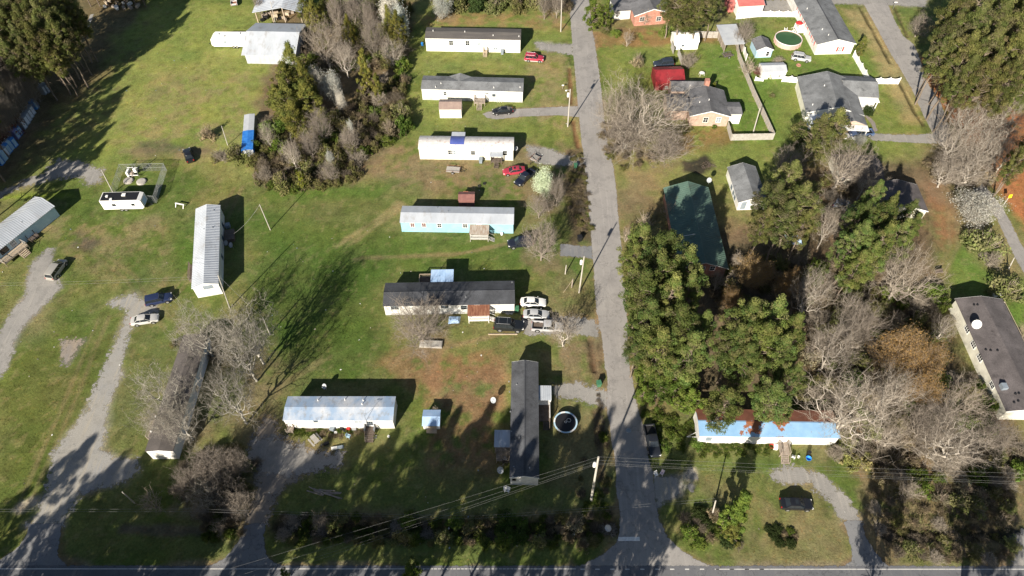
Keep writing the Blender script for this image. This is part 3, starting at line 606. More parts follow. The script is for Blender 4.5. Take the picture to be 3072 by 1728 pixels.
    def deck(s, x0, x1, y0, y1, z=.75, mat=None, rail='fblr', railmat=None, roof=None, roofz=2.6, roofover=.25, stairs=None, name='porch', balusters=True, slope=.12):
        mat = mat or m_wood; railmat = railmat or mat; x0, x1 = sorted((x0, x1)); y0, y1 = sorted((y0, y1))
        d = MB(); n = max(2, int((x1 - x0) / .16))
        for k in range(n): d.box(x0 + (x1 - x0) * k / n + .006, y0, z - .05, x0 + (x1 - x0) * (k + 1) / n - .006, y1, z)
        d.box(x0 + .01, y0 + .02, z - .2, x1 - .01, y0 + .06, z - .052); d.box(x0 + .01, y1 - .06, z - .2, x1 - .01, y1 - .02, z - .052)
        top = roofz if roof else z + 1.0
        for px_ in (x0 + .05, x1 - .05):
            for py in (y0 + .05, y1 - .05): d.box(px_ - .05, py - .05, -.05, px_ + .05, py + .05, top - .01)
        o = d.build(name, mat, s.root)
        if rail:
            r = MB()
            def run(ax, ay, bx_, by):
                L = math.hypot(bx_ - ax, by - ay)
                for zz, th in ((z + .95, .05), (z + .15, .04)):
                    r.tube((ax, ay, zz), (bx_, by, zz), th, None, 4)
                if balusters:
                    m = max(2, int(L / .16))
                    for k in range(1, m): r.tube((ax + (bx_ - ax) * k / m, ay + (by - ay) * k / m, z + .12), (ax + (bx_ - ax) * k / m, ay + (by - ay) * k / m, z + .95), .022, None, 4, cap=False)
            q = .06
            if 'f' in rail: run(x0 + q, y0 + q, x1 - q, y0 + q)
            if 'b' in rail: run(x0 + q, y1 - q, x1 - q, y1 - q)
            if 'l' in rail: run(x0 + q, y0 + q, x0 + q, y1 - q)
            if 'r' in rail: run(x1 - q, y0 + q, x1 - q, y1 - q)
            r.build('railing', railmat, o)
        if roof:
            r = MB(); ro = roofover; zz = roofz
            r.add([(x0 - ro, y0 - ro, zz), (x1 + ro, y0 - ro, zz), (x1 + ro, y1, zz + slope), (x0 - ro, y1, zz + slope), (x0 - ro, y0 - ro, zz + .06), (x1 + ro, y0 - ro, zz + .06), (x1 + ro, y1, zz + slope + .06), (x0 - ro, y1, zz + slope + .06)],
                  [(0, 3, 2, 1), (4, 5, 6, 7), (0, 1, 5, 4), (1, 2, 6, 5), (2, 3, 7, 6), (3, 0, 4, 7)])
            m = int((x1 - x0 + 2 * ro) / .3)
            for k in range(m + 1):
                xx = x0 - ro + .02 + (x1 - x0 + 2 * ro - .04) * k / m
                r.add([(xx - .018, y0 - ro, zz + .058), (xx + .018, y0 - ro, zz + .058), (xx + .018, y1, zz + slope + .058), (xx - .018, y1, zz + slope + .058), (xx - .018, y0 - ro, zz + .09), (xx + .018, y0 - ro, zz + .09), (xx + .018, y1, zz + slope + .09), (xx - .018, y1, zz + slope + .09)],
                      [(0, 3, 2, 1), (4, 5, 6, 7), (0, 1, 5, 4), (1, 2, 6, 5), (2, 3, 7, 6), (3, 0, 4, 7)])
            r.build('porch_roof', roof, o)
        if stairs:
            sx, sw, sdir = stairs; st = MB(); nst = max(2, int(round(z / .2)))
            for k in range(nst):
                zz = z - (k + 1) * z / (nst + .5); off = .05 + k * .28
                if sdir == 'f': st.box(sx - sw / 2, y0 - off - .29, zz - .05, sx + sw / 2, y0 - off - .005, zz)
                elif sdir == 'l': st.box(x0 - off - .29, sx - sw / 2, zz - .05, x0 - off - .005, sx + sw / 2, zz)
                elif sdir == 'r': st.box(x1 + off + .005, sx - sw / 2, zz - .05, x1 + off + .29, sx + sw / 2, zz)
            run_ = .05 + nst * .28
            for q in (-1, 1):
                if sdir == 'f': st.tube((sx + q * sw / 2, y0, z - .1), (sx + q * sw / 2, y0 - run_, .02), .05, None, 4); st.tube((sx + q * sw / 2, y0, z + .9), (sx + q * sw / 2, y0 - run_, .9), .035, None, 4); st.tube((sx + q * sw / 2, y0 - run_, 0), (sx + q * sw / 2, y0 - run_, .92), .045, None, 4)
                elif sdir == 'l': st.tube((x0, sx + q * sw / 2, z - .1), (x0 - run_, sx + q * sw / 2, .02), .05, None, 4); st.tube((x0, sx + q * sw / 2, z + .9), (x0 - run_, sx + q * sw / 2, .9), .035, None, 4)
                else: st.tube((x1, sx + q * sw / 2, z - .1), (x1 + run_, sx + q * sw / 2, .02), .05, None, 4); st.tube((x1, sx + q * sw / 2, z + .9), (x1 + run_, sx + q * sw / 2, .9), .035, None, 4)
            st.build('stairs', mat, o)
        return o
MH = 'mobile homes on the lots'
def dish(p, label, h=1.1, R=.42, az=-.6, group='satellite dishes', mat=None):
    r = empty('satellite_dish', p, az, label, 'satellite dish', group)
    MB().tube((0, 0, 0), (0, 0, h), .035, None, 6).build('mast', m_steel, r)
    m = MB(); n = 18; tilt = Matrix.Translation((0, -.08, h + .12)) @ Matrix.Rotation(math.radians(48), 4, 'X'); m.M = tilt
    rings = [(R * k / 5, .32 * R * (k / 5) ** 2) for k in range(6)]
    vs = [(0, 0, 0)]; fs = []
    for q, z in rings[1:]: vs += [(q * math.cos(2 * math.pi * j / n), q * 1.08 * math.sin(2 * math.pi * j / n), z) for j in range(n)]
    for j in range(n): fs.append((0, 1 + j, 1 + (j + 1) % n))
    for k in range(4):
        for j in range(n): fs.append((1 + k * n + j, 1 + (k + 1) * n + j, 1 + (k + 1) * n + (j + 1) % n, 1 + k * n + (j + 1) % n))
    vs2 = [(x, y, z - .02) for x, y, z in vs]; b = len(vs); m.add(vs + vs2, fs + [tuple(b + i for i in f[::-1]) for f in fs]); m.build('reflector', mat or m_dish, r, True)
    a = MB(); a.M = tilt; a.tube((0, -R, .1), (0, -.1, .55), .015, None, 5); a.obox((0, -.1, .55), (.08, .14, .08)); a.build('feed_arm', m_greyplastic, r)
    return r
# ---- 1 white home, worn dark roof (far top)
h = House('mobile_home', 'long white mobile home farthest up the lane, worn dark roof with pale scuffs', 'mobile home', G('A2', 193, 370), G('A2', 871, 383), 4.5, 3.7, .45, m_white, m_sh_worn, group=MH, ov=.12)
for x, y in ((370, 310), (489, 312)): h.win('f', 'A2', x, y, .95, 1.25, pane=m_glass)
h.win('f', 'A2', 572, 318, .8, .9, pane=m_greyplastic); h.win('f', 'A2', 614, 312, .7, .8, pane=m_greyplastic); h.door('f', 'A2', 618, 340)
u, _ = h.onwall('f', 'A2', 618, 345); h.deck(u - .5, u + .5, -.9, -.05, .75, m_woodpale, rail='lr', stairs=(u, .9, 'f'), name='front_steps')
h.vents('A2', [(675, 258), (862, 265), (470, 232), (240, 225)]); k = MB(); uu, _ = h.onwall('f', 'A2', 690, 355); h.bx(k, 'f', uu - .4, uu - .1, .9, 1.3, .003, .15); h.bx(k, 'f', uu + .1, uu + .4, .9, 1.3, .003, .15); k.build('meter_box', m_greyplastic, h.root)
# ---- 2 white home, grey roof with a small rear gable
h2 = h = House('mobile_home', 'white mobile home with grey shingle roof and a small gable peak at the rear', 'mobile home', G('A2', 165, 722), G('A2', 888, 742), 4.7, 3.15, .55, m_white, m_sh_grey, group=MH, skirt=m_skirt)
h.win('f', 'A2', 326, 676, .65, 1.1); h.win('f', 'A2', 680, 690, .7, .6, m_greyplastic, 0); h.win('f', 'A2', 630, 676, .8, .5, m_trim, 1); h.door('f', 'A2', 572, 700)
d_ = MB(); q = h.loc('A2', 435, 540, 4.0); x0 = q.x
for sgn in (-1, 1): d_.add([(x0, 2.2, 3.78), (x0 + sgn * 2.6, 4.85, 3.26), (x0, 4.95, 4.15), (x0, 2.2, 3.70), (x0 + sgn * 2.6, 4.85, 3.16), (x0, 4.95, 4.05)], [(0, 1, 2), (3, 5, 4), (0, 3, 4, 1), (1, 4, 5, 2), (2, 5, 3, 0)])
d_.build('rear_gable_roof', m_sh_grey, h.root); g_ = MB(); g_.add([(x0 - 2.3, 4.705, 3.15), (x0 + 2.3, 4.705, 3.15), (x0, 4.705, 4.02), (x0 - 2.3, 4.8, 3.15), (x0 + 2.3, 4.8, 3.15), (x0, 4.8, 4.02)], [(0, 1, 2), (3, 5, 4), (0, 3, 4, 1), (1, 4, 5, 2), (2, 5, 3, 0)]); g_.build('rear_gable_wall', m_white, h.root)
a, b = h.loc('A2', 532, 780, .9), h.loc('A2', 612, 780, .9); h.deck(a.x, b.x, -1.9, -.05, .95, m_wood, rail='flr', stairs=((a.x + b.x) / 2, 1.1, 'f'), name='porch')
h.vents('A2', [(297, 605), (680, 636), (870, 633), (258, 632)])
k = MB(); a = h.loc('A2', 720, 735); [k.tube((a.x + o, -.25, 0), (a.x + o, -.25, 1.7), .05, None, 6) for o in (-.5, 0, .5)]; k.tube((a.x - .6, -.25, 1.3), (a.x + .6, -.25, 1.3), .05, None, 6); k.build('service_pipes', m_whitev, h.root)
# ---- 3 white home, rust flecked roof, navy tarp
h3 = h = House('mobile_home', 'white mobile home with rust flecked bowed roof partly under a navy blue tarp', 'mobile home', G('A2', 145, 1153), G('A2', 820, 1163), 4.1, 2.95, .55, m_white2, m_metalrusty, group=MH, bow=True, ov=.1)
h.win('f', 'A2', 365, 1103, .95, 1.15); h.win('f', 'A2', 390, 1103, .8, 1.15, pane=m_greyplastic); h.win('f', 'A2', 529, 1107, .9, 1.05, bars=0); h.win('f', 'A2', 760, 1108, .9, 1.2, bars=0)
a, b = h.loc('A2', 365, 1020, 3.2), h.loc('A2', 467, 1020, 3.2); t_ = MB(); pr = [(y, z + .115) for y, z in h.prof if y > .8]
t_.ext(pr + [(y, z + .035) for y, z in pr[::-1]], a.x, b.x); t_.build('roof_tarp', m_navytarp, h.root)
aw = MB(); aw.box(a.x + .1, 4.25, 2.95, b.x, 5.6, 3.02); [aw.box(xx - .04, 5.45, 0, xx + .04, 5.53, 2.948) for xx in (a.x + .2, b.x - .1)]; aw.build('rear_awning', m_metal, h.root)
a, b = h.loc('A2', 652, 1145, 2.3), h.loc('A2', 740, 1145, 2.3); h.deck(a.x + .1, b.x - .1, -1.35, -.03, .8, m_wooddark, rail='lr', roof=m_metal, roofz=2.35, stairs=((a.x + b.x) / 2, .9, 'f'), roofover=.2)
dish(G('A2', 843, 1125), 'satellite dish on a pole at the right end of the rust flecked mobile home', 1.9, .45)
# ---- 4 aqua home
h4 = h = House('mobile_home', 'aqua blue mobile home with plain pale metal roof', 'mobile home', G('B2', 15, 470), G('B2', 820, 483), 4.3, 2.72, .5, m_cyan, m_metal, group=MH, ov=.12, skirt=m_cyan)
for x in (90, 173): h.win('f', 'B2', x, 422, .75, 1.0, bars=1, pane=m_curtain)
h.win('f', 'B2', 285, 425, .75, 1.0); h.win('f', 'B2', 472, 428, .85, 1.0); h.door('f', 'B2', 575, 460)
a, b = h.loc('B2', 508, 520, .9), h.loc('B2', 640, 520, .9); a2 = h.loc('B2', 500, 480, 2.3); b2 = h.loc('B2', 660, 480, 2.3)
h.deck(a.x, b.x, -2.4, -.03, .8, m_woodgrey, rail='flr', railmat=m_whitev, roof=m_rustpale, roofz=2.3, roofover=.12, stairs=(-1.9, .9, 'r'))
h.vents('B2', [(270, 297), (345, 325)], m_steel, .06, .2); k = MB(); u, _ = h.onwall('f', 'B2', 738, 470); k.lathe([(.25, 0), (.3, .5), (.25, .55)], 10, (u, -.4, 0)); k.build('bucket', m_bluegrey, h.root)
# ---- 5 white home, black shingles
h5 = h = House('mobile_home', 'white mobile home with black shingle roof, rusty porch roof and a bare tree in front', 'mobile home', G('B1', 1347, 1075), G('B2', 828, 1058), 4.9, 2.95, .6, m_white, m_sh_black, group=MH, cap=m_sh_black, skirt=m_skirt)
h.win('f', 'B1', 1410, 1022, 1.3, .85, m_greyplastic, 1); h.win('f', 'B1', 1772, 1014, 1.2, .7, m_greyplastic, 1); h.win('f', 'B1', 1912, 1019, 1.0, 1.0, m_greyplastic, 0); h.door('f', 'B2', 560, 1040)
a, b = h.loc('B2', 497, 1105, .9), h.loc('B2', 645, 1105, .9); h.deck(a.x, b.x, -2.2, -.03, .85, m_whitev, rail='flr', railmat=m_whitev, roof=m_rust, roofz=2.5, roofover=.15, stairs=(-1.6, .9, 'r'))
a, b, c = h.loc('B2', 140, 838, 1), h.loc('B2', 232, 838, 1), h.loc('B2', 386, 838, 3); h.deck(a.x, b.x, 5.0, 8.0, .9, m_wooddark, rail='bl', railmat=m_woodpale, stairs=(6.2, 1.0, 'l'), name='rear_deck')
h.deck(b.x + .05, c.x - .1, 5.0, 8.0, .9, m_wooddark, rail='b', roof=m_lightblue, roofz=2.9, roofover=.1, name='rear_porch', slope=.1)
h.vents('B2', [(478, 945), (812, 838)], m_steel, .08, .25)
# ---- 6 streaky blue-white home
h6 = h = House('mobile_home', 'old white mobile home with streaky blue-white roof, junk piled along its front', 'mobile home', G('C1', 638, 380), G('C1', 1412, 380), 4.2, 2.9, .4, m_white, m_metalblue, group=MH, ov=.08)
h.win('f', 'C1', 836, 325, .6, .6, m_greyplastic, 0); h.win('f', 'C1', 1148, 331, 1.3, .75, m_trim, 1, pane=m_greyplastic); h.win('f', 'C1', 1230, 342, .9, 1.1, m_greyplastic, 2)
a = h.loc('C1', 660, 372, .6); h.deck(.05, 1.15, -1.0, -.04, .7, m_wood, rail='', stairs=None, name='side_steps')
a, b = h.loc('C1', 1195, 395, .7), h.loc('C1', 1268, 395, .7); h.deck(a.x, b.x, -1.3, -.04, .75, m_wooddark, rail='lr', railmat=m_greyplastic, stairs=((a.x + b.x) / 2, 1.2, 'f'))
h.vents('C1', [(855, 178), (1183, 178), (1175, 205), (1050, 172)]); k = MB(); u = h.loc('C1', 1205, 300, 3.2); k.tube((u.x, -.1, 1.0), (u.x, -.1, 5.4), .03, None, 5); [k.tube((u.x + o, -.1, 5.3), (u.x + o + .25, -.1, 5.35), .05, None, 5) for o in (-.4, .1)]; k.tube((u.x, -.1, 4.6), (u.x + .9, 1.8, 3.5), .02, None, 4); k.build('service_mast', m_steel, h.root)
# ---- 7 charcoal home by the trampoline
A_ = G('C2', 800, 787); B_ = G('C2', 998, 790)
h7 = h = House('mobile_home', 'charcoal roofed mobile home set end-on to the highway, near the trampoline', 'mobile home', A_, B_, 20.2, 3.0, .62, m_white, m_sh_dark, 'y', ov=.14, group=MH, cap=m_sh_black, fascia=m_trim, skirt=m_skirt)
h.win('f', 'C2', 826, 750, .45, .55, m_black, 0)
a, b = h.loc('C2', 958, 170, 2.6), h.loc('C2', 1078, 70, 2.6); y0 = h.loc('C2', 1000, 245, .9).y
h.deck(4.26, 6.4, a.y, b.y, .9, m_whitev, rail='r', railmat=m_whitev, roof=m_metal, roofz=2.55, roofover=.1, stairs=None, slope=.02); h.deck(4.26, 6.3, a.y - 3.0, a.y - .1, .9, m_wooddark, rail='r', railmat=m_whitev, name='side_deck', stairs=(5.7, 1.0, 'f'))
a, b = h.loc('C2', 700, 512, 2.5), h.loc('C2', 700, 392, 2.5); h.deck(-2.55, -.04, a.y, b.y, .8, m_wood, rail='l', roof=m_metal, roofz=2.5, roofover=.1, slope=.02, name='rear_porch'); h.deck(-2.3, -.04, a.y - 1.6, a.y - .15, .8, m_wood, rail='fl', name='rear_deck', balusters=False)
h.vents('C2', [(790, 40), (793, 115), (800, 258), (808, 402), (867, 447), (825, 657), (938, 665), (818, 730), (845, 62)], m_steel, .07, .2)
k = MB(); a = h.loc('C2', 745, 612); k.box(-1.35, a.y - .45, 0, -.4, a.y + .45, .85); k.build('air_conditioner', m_black, h.root); MB().lathe([(.35, .852), (.35, .9), (.05, .92)], 14, (-.88, a.y, 0)).build('fan_grille', m_greyplastic, h.root)
# ---- 8 ribbed white metal home
nl = G('B0', 1393, 878, 3.1); fl = G('B0', 1423, 312, 3.1); ax = fl - nl; ax.z = 0; dl = ax.length; ax.normalize(); px_ = Vector((ax.y, -ax.x, 0)); A_ = Vector((nl.x, nl.y, 0))
h8 = h = House('mobile_home', 'white mobile home with tall ribbed metal roof, a leaning utility pole at its near corner', 'mobile home', A_, A_ + px_ * 4.5, dl, 3.1, .75, m_white, m_metal, 'y', ov=.15, ribs=.42, group=MH, fascia=m_trim)
h.win('f', 'B0', 1507, 872, 1.5, .8, m_greyplastic, 4, pane=m_greyplastic)
for x, y in ((1612, 660), (1614, 520), (1616, 430)): h.win('r', 'B0', x, y, .8, 1.1, m_greyplastic)
k = MB(); a = h.loc('B0', 1375, 840); b = h.loc('B0', 1375, 730); k.box(-1.5, a.y, 0, -.1, b.y, .7); [k.box(-1.6, a.y + (b.y - a.y) * i / 9, 0, -1.5, a.y + (b.y - a.y) * i / 9 + .1, 1.5) for i in range(10)]; k.box(-1.6, a.y, 1.5, -1.48, b.y + .1, 1.58); k.build('side_deck', m_wooddark, h.root)
h.vents('B0', [(1478, 452), (1545, 318), (1540, 440)], m_steel, .07, .2)
for p, l in ((G('B0', 1655, 575), 'larger grey satellite dish behind the tall ribbed white mobile home'), (G('B0', 1690, 590), 'small white satellite dish on a pole behind the tall ribbed white mobile home')): dish(p, l, .9, .5)
k = MB(); a = h.loc('B0', 1660, 490); k.box(4.75, a.y - 2.2, 0, 6.6, a.y + .6, .75); [k.box(4.75 + .3 * i, a.y - 2.9, 0, 4.75 + .3 * i + .28, a.y - 2.22, .6 - .1 * i) for i in range(4)]; k.build('rear_porch', m_wooddark, h.root)
k = MB(); k.box(4.8, a.y + 1.6, 0, 5.7, a.y + 2.5, .85); k.build('air_conditioner', m_greyplastic, h.root)
# ---- 9 diagonal white home at left edge
R_ = G('B0', 435, 355); L_ = G('B0', 0, 705); dir9 = (R_ - L_).normalized(); A_ = R_ - dir9 * 21.0
h9 = h = House('mobile_home', 'white mobile home lying diagonally at the left edge, with a long wooden deck', 'mobile home', A_, R_, 5.2, 2.75, .95, m_paleblue, m_metal, ov=.3, ribs=.42, group=MH, fascia=m_trim)
h.win('f', 'B0', 95, 556, 1.0, 1.2, m_trim, 2, pane=m_greyplastic); h.win('f', 'B0', 30, 606, 1.5, 1.2, m_black, 0)
a, b, c = h.loc('B0', 30, 705, .7), h.loc('B0', 210, 575, .7), h.loc('B0', 215, 590)
h.deck(a.x, b.x, -1.9, -.05, .85, m_woodpale, rail='flr', railmat=m_woodgrey, stairs=(b.x - 1.6, 1.5, 'f'), name='front_deck'); a = h.loc('B0', 235, 560, .6); b = h.loc('B0', 300, 505, .6); h.deck(a.x + .4, b.x, -1.3, -.05, .55, m_wooddark, rail='', name='wheelchair_ramp')
h.vents('B0', [(155, 403)], m_steel, .08, .2)
# ---- 10 dark home under the crooked bare trees
A_ = G('C0', 1115, 605); B_ = G('C0', 1300, 598); far = G('B0', 1545, 1290)
dirn = (far - B_); dep = dirn.length; yx = Vector((-dirn.y, dirn.x, 0)).normalized() * -1
m_rw10 = pmat('dusty_brown_roof', (.085, .075, .07), .9, (.12, .105, .098), .4, 1, fine=.25)
h10 = h = House('mobile_home', 'mobile home with dark roof half hidden under crooked bare trees, white end wall', 'mobile home', B_ - yx * 4.1, B_, dep, 2.9, .35, m_bluegrey, m_rw10, 'y', ov=.12, group=MH)
k = MB(); k.box(-.02, -.06, .02, 4.12, -.003, 2.85); k.build('end_wall', m_white, h.root); h.win('f', 'C0', 1148, 567, 1.4, .8, m_black, 2); h.win('r', 'C0', 1350, 315, .9, 1.0, m_greyplastic, 0); h.win('r', 'C0', 1425, 90, .9, 1.0, m_greyplastic, 0)
a, b = h.loc('C0', 1050, 455, .8), h.loc('C0', 1075, 285, .8); h.deck(-1.6, -.04, a.y, b.y, .8, m_wood, rail='l', railmat=m_wood, name='side_deck'); h.vents('C0', [(1130, 295), (1185, 348), (1095, 400)], m_whitev, .12, .25)
# ---- 11 faded blue roof home under the pines
h11 = h = House('mobile_home', 'white mobile home with faded blue roof blotched with rust, under tall pines', 'mobile home', G('C3', 700, 485), G('C3', 1690, 500), 4.5, 2.7, .45, m_white, m_bluefade, group=MH, ov=.12)
k = MB(); k.add([(-.1, 2.45, 3.22), (h.L + .1, 2.45, 3.22), (h.L + .1, 4.66, 2.79), (-.1, 4.66, 2.79), (-.1, 2.45, 3.245), (h.L + .1, 2.45, 3.245), (h.L + .1, 4.66, 2.82), (-.1, 4.66, 2.82)], [(0, 3, 2, 1), (4, 5, 6, 7), (0, 1, 5, 4), (1, 2, 6, 5), (2, 3, 7, 6), (3, 0, 4, 7)]); k.build('rusted_rear_roof', m_rustdark, h.root)
h.win('f', 'C3', 788, 455, .8, 1.0, m_greyplastic, 2, pane=m_greyplastic); h.win('f', 'C3', 1045, 452, .9, .9, pane=m_greyplastic); h.win('f', 'C3', 1222, 462, .8, .9, pane=m_whitev); h.door('f', 'C3', 1315, 470, m_whitev)
u, _ = h.onwall('f', 'C3', 1318, 480); h.deck(u - .75, u + .75, -2.2, -.05, .85, m_wood, rail='lr', stairs=(u, 1.2, 'f'), name='front_steps')
k = MB(); k.tube((-1.6, .8, .5), (0, .8, .5), .05, None, 5); k.tube((-1.6, .8, .5), (0, 1.6, .5), .05, None, 5); k.build('tow_hitch', m_whitev, h.root)
# ---- 12 green roofed brick house
A_ = G('B3', 925, 775); far = G('B3', 800, 175); dirn = (A_ - far); 
nr = G('B3', 918, 728, 2.9); fr = G('B3', 778, 158, 2.9); ax = (fr - nr); ax.z = 0; dl = ax.length; ax.normalize(); px_ = Vector((-ax.y, ax.x, 0))
B12 = Vector((nr.x, nr.y, 0)); A12 = B12 + px_ * 8.6
h12 = h = House('house', 'brick house with long dark green metal roof, partly under pines beside the lane', 'house', A12, B12, dl, 2.85, 1.7, m_brick, m_green, 'y', ov=.35, ove=.3, fascia=m_trim, cap=m_green, ribs=.5)
h.win('f', 'B3', 815, 735, .9, 1.1, m_trim); h.win('f', 'B3', 740, 740, .9, 1.1, m_trim); h.win('r', 'B3', 868, 480, .9, 1.0, m_trim); h.win('l', 'B3', 478, 215, .9, 1.2, m_trim)
dish(G('B3', 770, 175), 'satellite dish beside the far corner of the green roofed house', 3.0, .5)
k = MB(); k.M = h.inv; [k.tube(G('B3', *a, 4.0), G('B3', *b, 4.4), .04, None, 5) for a, b in (((585, 505), (690, 488)), ((690, 488), (712, 492)))]; k.build('gutter_pipe', m_whitev, h.root)
# ---- 13 small white cottage
h13 = h = House('cottage', 'small white cottage with grey gable roof behind the green roofed house', 'cottage', G('B3', 990, 315), G('B3', 1185, 310), 10.2, 2.3, 1.1, m_white, m_sh_grey, 'y', ov=.25, fascia=m_trim)
h.door('f', 'B3', 1035, 290, m_greyplastic, .3); 
for i, (x, y) in enumerate(((945, 175), (955, 225), (962, 265))): h.win('l', 'B3', x, y, .8, .9, m_greyplastic)
# ---- 14 brick house with L-shaped grey roof
m14 = G('A3', 915, 915); a14 = G('A3', 640, 912)
h14 = h = House('house', 'brick house with dark grey roof and brick chimney, beside the big spreading bare oak', 'house', a14, m14, 8.9, 2.95, 1.35, m_brickpale, m_sh_mid, 'y', ov=.3, ove=.25, fascia=m_trim)
h.win('f', 'A3', 765, 868, 1.0, 1.3, m_trim); h.win('f', 'A3', 858, 868, 1.0, 1.3, m_trim, pane=m_greyplastic)
def block(h, x0, x1, y0, y1, he, rise, mw, mr, axis, name, ov=.25):
    w = MB(); span = (y1 - y0) if axis == 'x' else (x1 - x0); o = y0 if axis == 'x' else x0; a0, a1 = (x0, x1) if axis == 'x' else (y0, y1)
    pr = [(o, he), (o + span / 2, he + rise), (o + span, he)]; w.ext([(o, -.05)] + [(t, z - .012) for t, z in pr] + [(o + span, -.05)], a0, a1, axis); wo = w.build(name + '_wall', mw, h.root)
    k0 = rise / (span / 2); e = [(o - ov, he - ov * k0), pr[1], (o + span + ov, he - ov * k0)]; r = MB()
    for i in range(2): r.ext([(e[i][0], e[i][1] + .006), (e[i + 1][0], e[i + 1][1] + .006), (e[i + 1][0], e[i + 1][1] + .1), (e[i][0], e[i][1] + .1)], a0 - .15, a1 + .15, axis)
    r.build(name + '_roof', mr, h.root); return wo
block(h, -3.2, 4.6, 9.0, 12.6, 2.95, 1.15, m_brickpale, m_sh_mid, 'x', 'rear_wing')
e_ = h.loc('A3', 1010, 910); block(h, h.L + .02, h.L + 3.0, .9, 5.0, 2.75, .35, m_white, m_sh_mid, 'x', 'side_room', .1)
block(h, -5.0, -.32, 2.0, 7.5, 2.9, 1.1, m_brickpale, m_sh_mid, 'x', 'left_wing')
c_ = h.loc('A3', 762, 640, 3.0); MB().box(c_.x - .5, 8.98, -.02, c_.x + .5, 10.1, 5.6).build('chimney', m_brick, h.root)
h.vents('A3', [(653, 625), (722, 742), (790, 725)])
# ---- 20 big white double-wide
nl = G('A3', 1562, 405); nr = G('A3', 1818, 408); fr = G('A3', 1420, 80, 0)
farE = G('A3', 1415, 0, 3.0); nearE = G('A3', 1582, 320, 3.0); ax = farE - nearE; ax.z = 0; ax.normalize(); px_ = Vector((ax.y, -ax.x, 0))
h20 = h = House('house', 'big white double-wide home with grey roof, red shuttered end window and pool beside it', 'house', Vector((nearE.x, nearE.y, 0)), Vector((nearE.x, nearE.y, 0)) + px_ * 9.2, 30, 3.0, 1.25, m_white, m_sh_grey, 'y', ov=.35, ove=.2, fascia=m_trim, cap=m_sh_black)
h.win('f', 'A3', 1740, 356, .9, 1.3, m_trim, 1, pane=m_greyplastic, shutters=m_redthing)
for x, y in ((1548, 300), (1527, 250), (1500, 185), (1478, 140), (1448, 95), (1440, 60)): h.win('l', 'A3', x, y, .9, 1.3, m_trim, 1, pane=m_greyplastic, shutters=m_redthing)
a = h.loc('A3', 1440, 215, .8); h.deck(-2.1, -.05, a.y - 1.2, a.y + 1.6, .8, m_whitev, rail='flb', railmat=m_whitev, name='side_porch', stairs=(a.y, 1.0, 'l')); h.vents('A3', [(1500, 65), (1610, 215), (1655, 255)])
k = MB(); a = h.loc('A4', 650, 195); k.box(h.L + .1, a.y - 1.0, 0, h.L + .9, a.y + .8, 1.5); k.build('service_box', m_whitev, h.root)
# ---- 22 grey roofed house on the right
nl = G('A4', 365, 808, 2.9); fl = G('A4', 300, 560, 2.9); ax = fl - nl; ax.z = 0; dl = ax.length; ax.normalize(); px_ = Vector((ax.y, -ax.x, 0)); A22 = Vector((nl.x, nl.y, 0))
h22 = h = House('house', 'pale house with wide grey shingle roof and open front porch, white fence at its corner', 'house', A22, A22 + px_ * 12.2, dl, 2.8, 1.9, m_white2, m_sh_grey, 'y', ov=.35, ove=.25, fascia=m_trim)
block(h, 9.5, 17.2, 7.0, 14.2, 2.75, 1.35, m_white, m_sh_grey, 'x', 'garage_wing', .3)
block(h, 6.6, 12.2, -3.4, 3.2, 2.75, 1.0, m_brickpale, m_sh_grey, 'y', 'front_wing', .25)
k = MB(); [k.box(xx - .08, -5.3, 0, xx + .08, -5.14, 2.6) for xx in (6.7, 12.1)]; k.box(6.5, -5.3, -.02, 12.3, -3.41, .3); k.box(6.3, -5.5, 2.62, 12.5, -3.6, 2.72); k.build('front_porch', m_trim, h.root)
k = MB(); k.box(12.5, 5.2, -.02, 16.9, 6.95, .3); [k.box(xx - .08, 5.25, .3, xx + .08, 5.41, 2.5) for xx in (12.6, 16.8)]; k.box(12.4, 5.1, 2.5, 17.2, 6.95, 2.6); k.build('side_porch', m_trim, h.root)
k = MB(); k.box(.6, -2.6, -.02, 4.9, -.06, 2.3); k.build('sunroom', m_bluegrey, h.root); h.win('f', 'A4', 400, 835, 1.0, 1.0); h.vents('A4', [(485, 622), (400, 760)])
# ---- 26 dark roofed home on the right edge
nl = G('C4', 1815, 250, 3.1); fl = G('B4', 1445, 958, 3.1); ax = fl - nl; ax.z = 0; dl = ax.length; ax.normalize(); px_ = Vector((ax.y, -ax.x, 0)); A26 = Vector((nl.x, nl.y, 0))
h26 = h = House('mobile_home', 'wide mobile home with dark brown roof at right edge, white dish on it', 'mobile home', A26, A26 + px_ * 8.0, dl, 3.0, .8, m_white2, m_sh_brown, 'y', ov=.25, fascia=m_trim, group=MH)
for x, y in ((1520, 1178), (1566, 1290), (1612, 1385)): h.win('l', 'B4', x, y, 1.3, 1.0, m_trim, 2)
h.win('l', 'C4', 1700, 65, 1.2, .8, m_trim, 1); a, b = h.loc('B4', 1650, 960, .8), h.loc('B4', 1770, 1180, .8); h.deck(8.05, 9.6, dl - 12, dl + .5, .8, m_conc, rail='rb', railmat=m_woodpale, name='side_deck', balusters=False)
h.vents('B4', [(1570, 1000), (1595, 1000), (1690, 1330), (1740, 1330), (1655, 1325)], m_black, .14, .15); h.vents('C4', [(1870, 128), (1895, 125), (1860, 190), (1890, 180)], m_black, .14, .15)
k = MB(); q = h.loc('C4', 1763, 82, 3.3); k.box(.35, q.y - .5, 3.08, 1.2, q.y + .5, 3.95); k.build('air_conditioner', m_greyplastic, h.root)
pz = G('B4', 1580, 1150, 3.85); dish(Vector((pz.x, pz.y, 3.62)), 'white satellite dish standing on the dark brown roof at the right edge', .55, .75, mat=m_whitev)
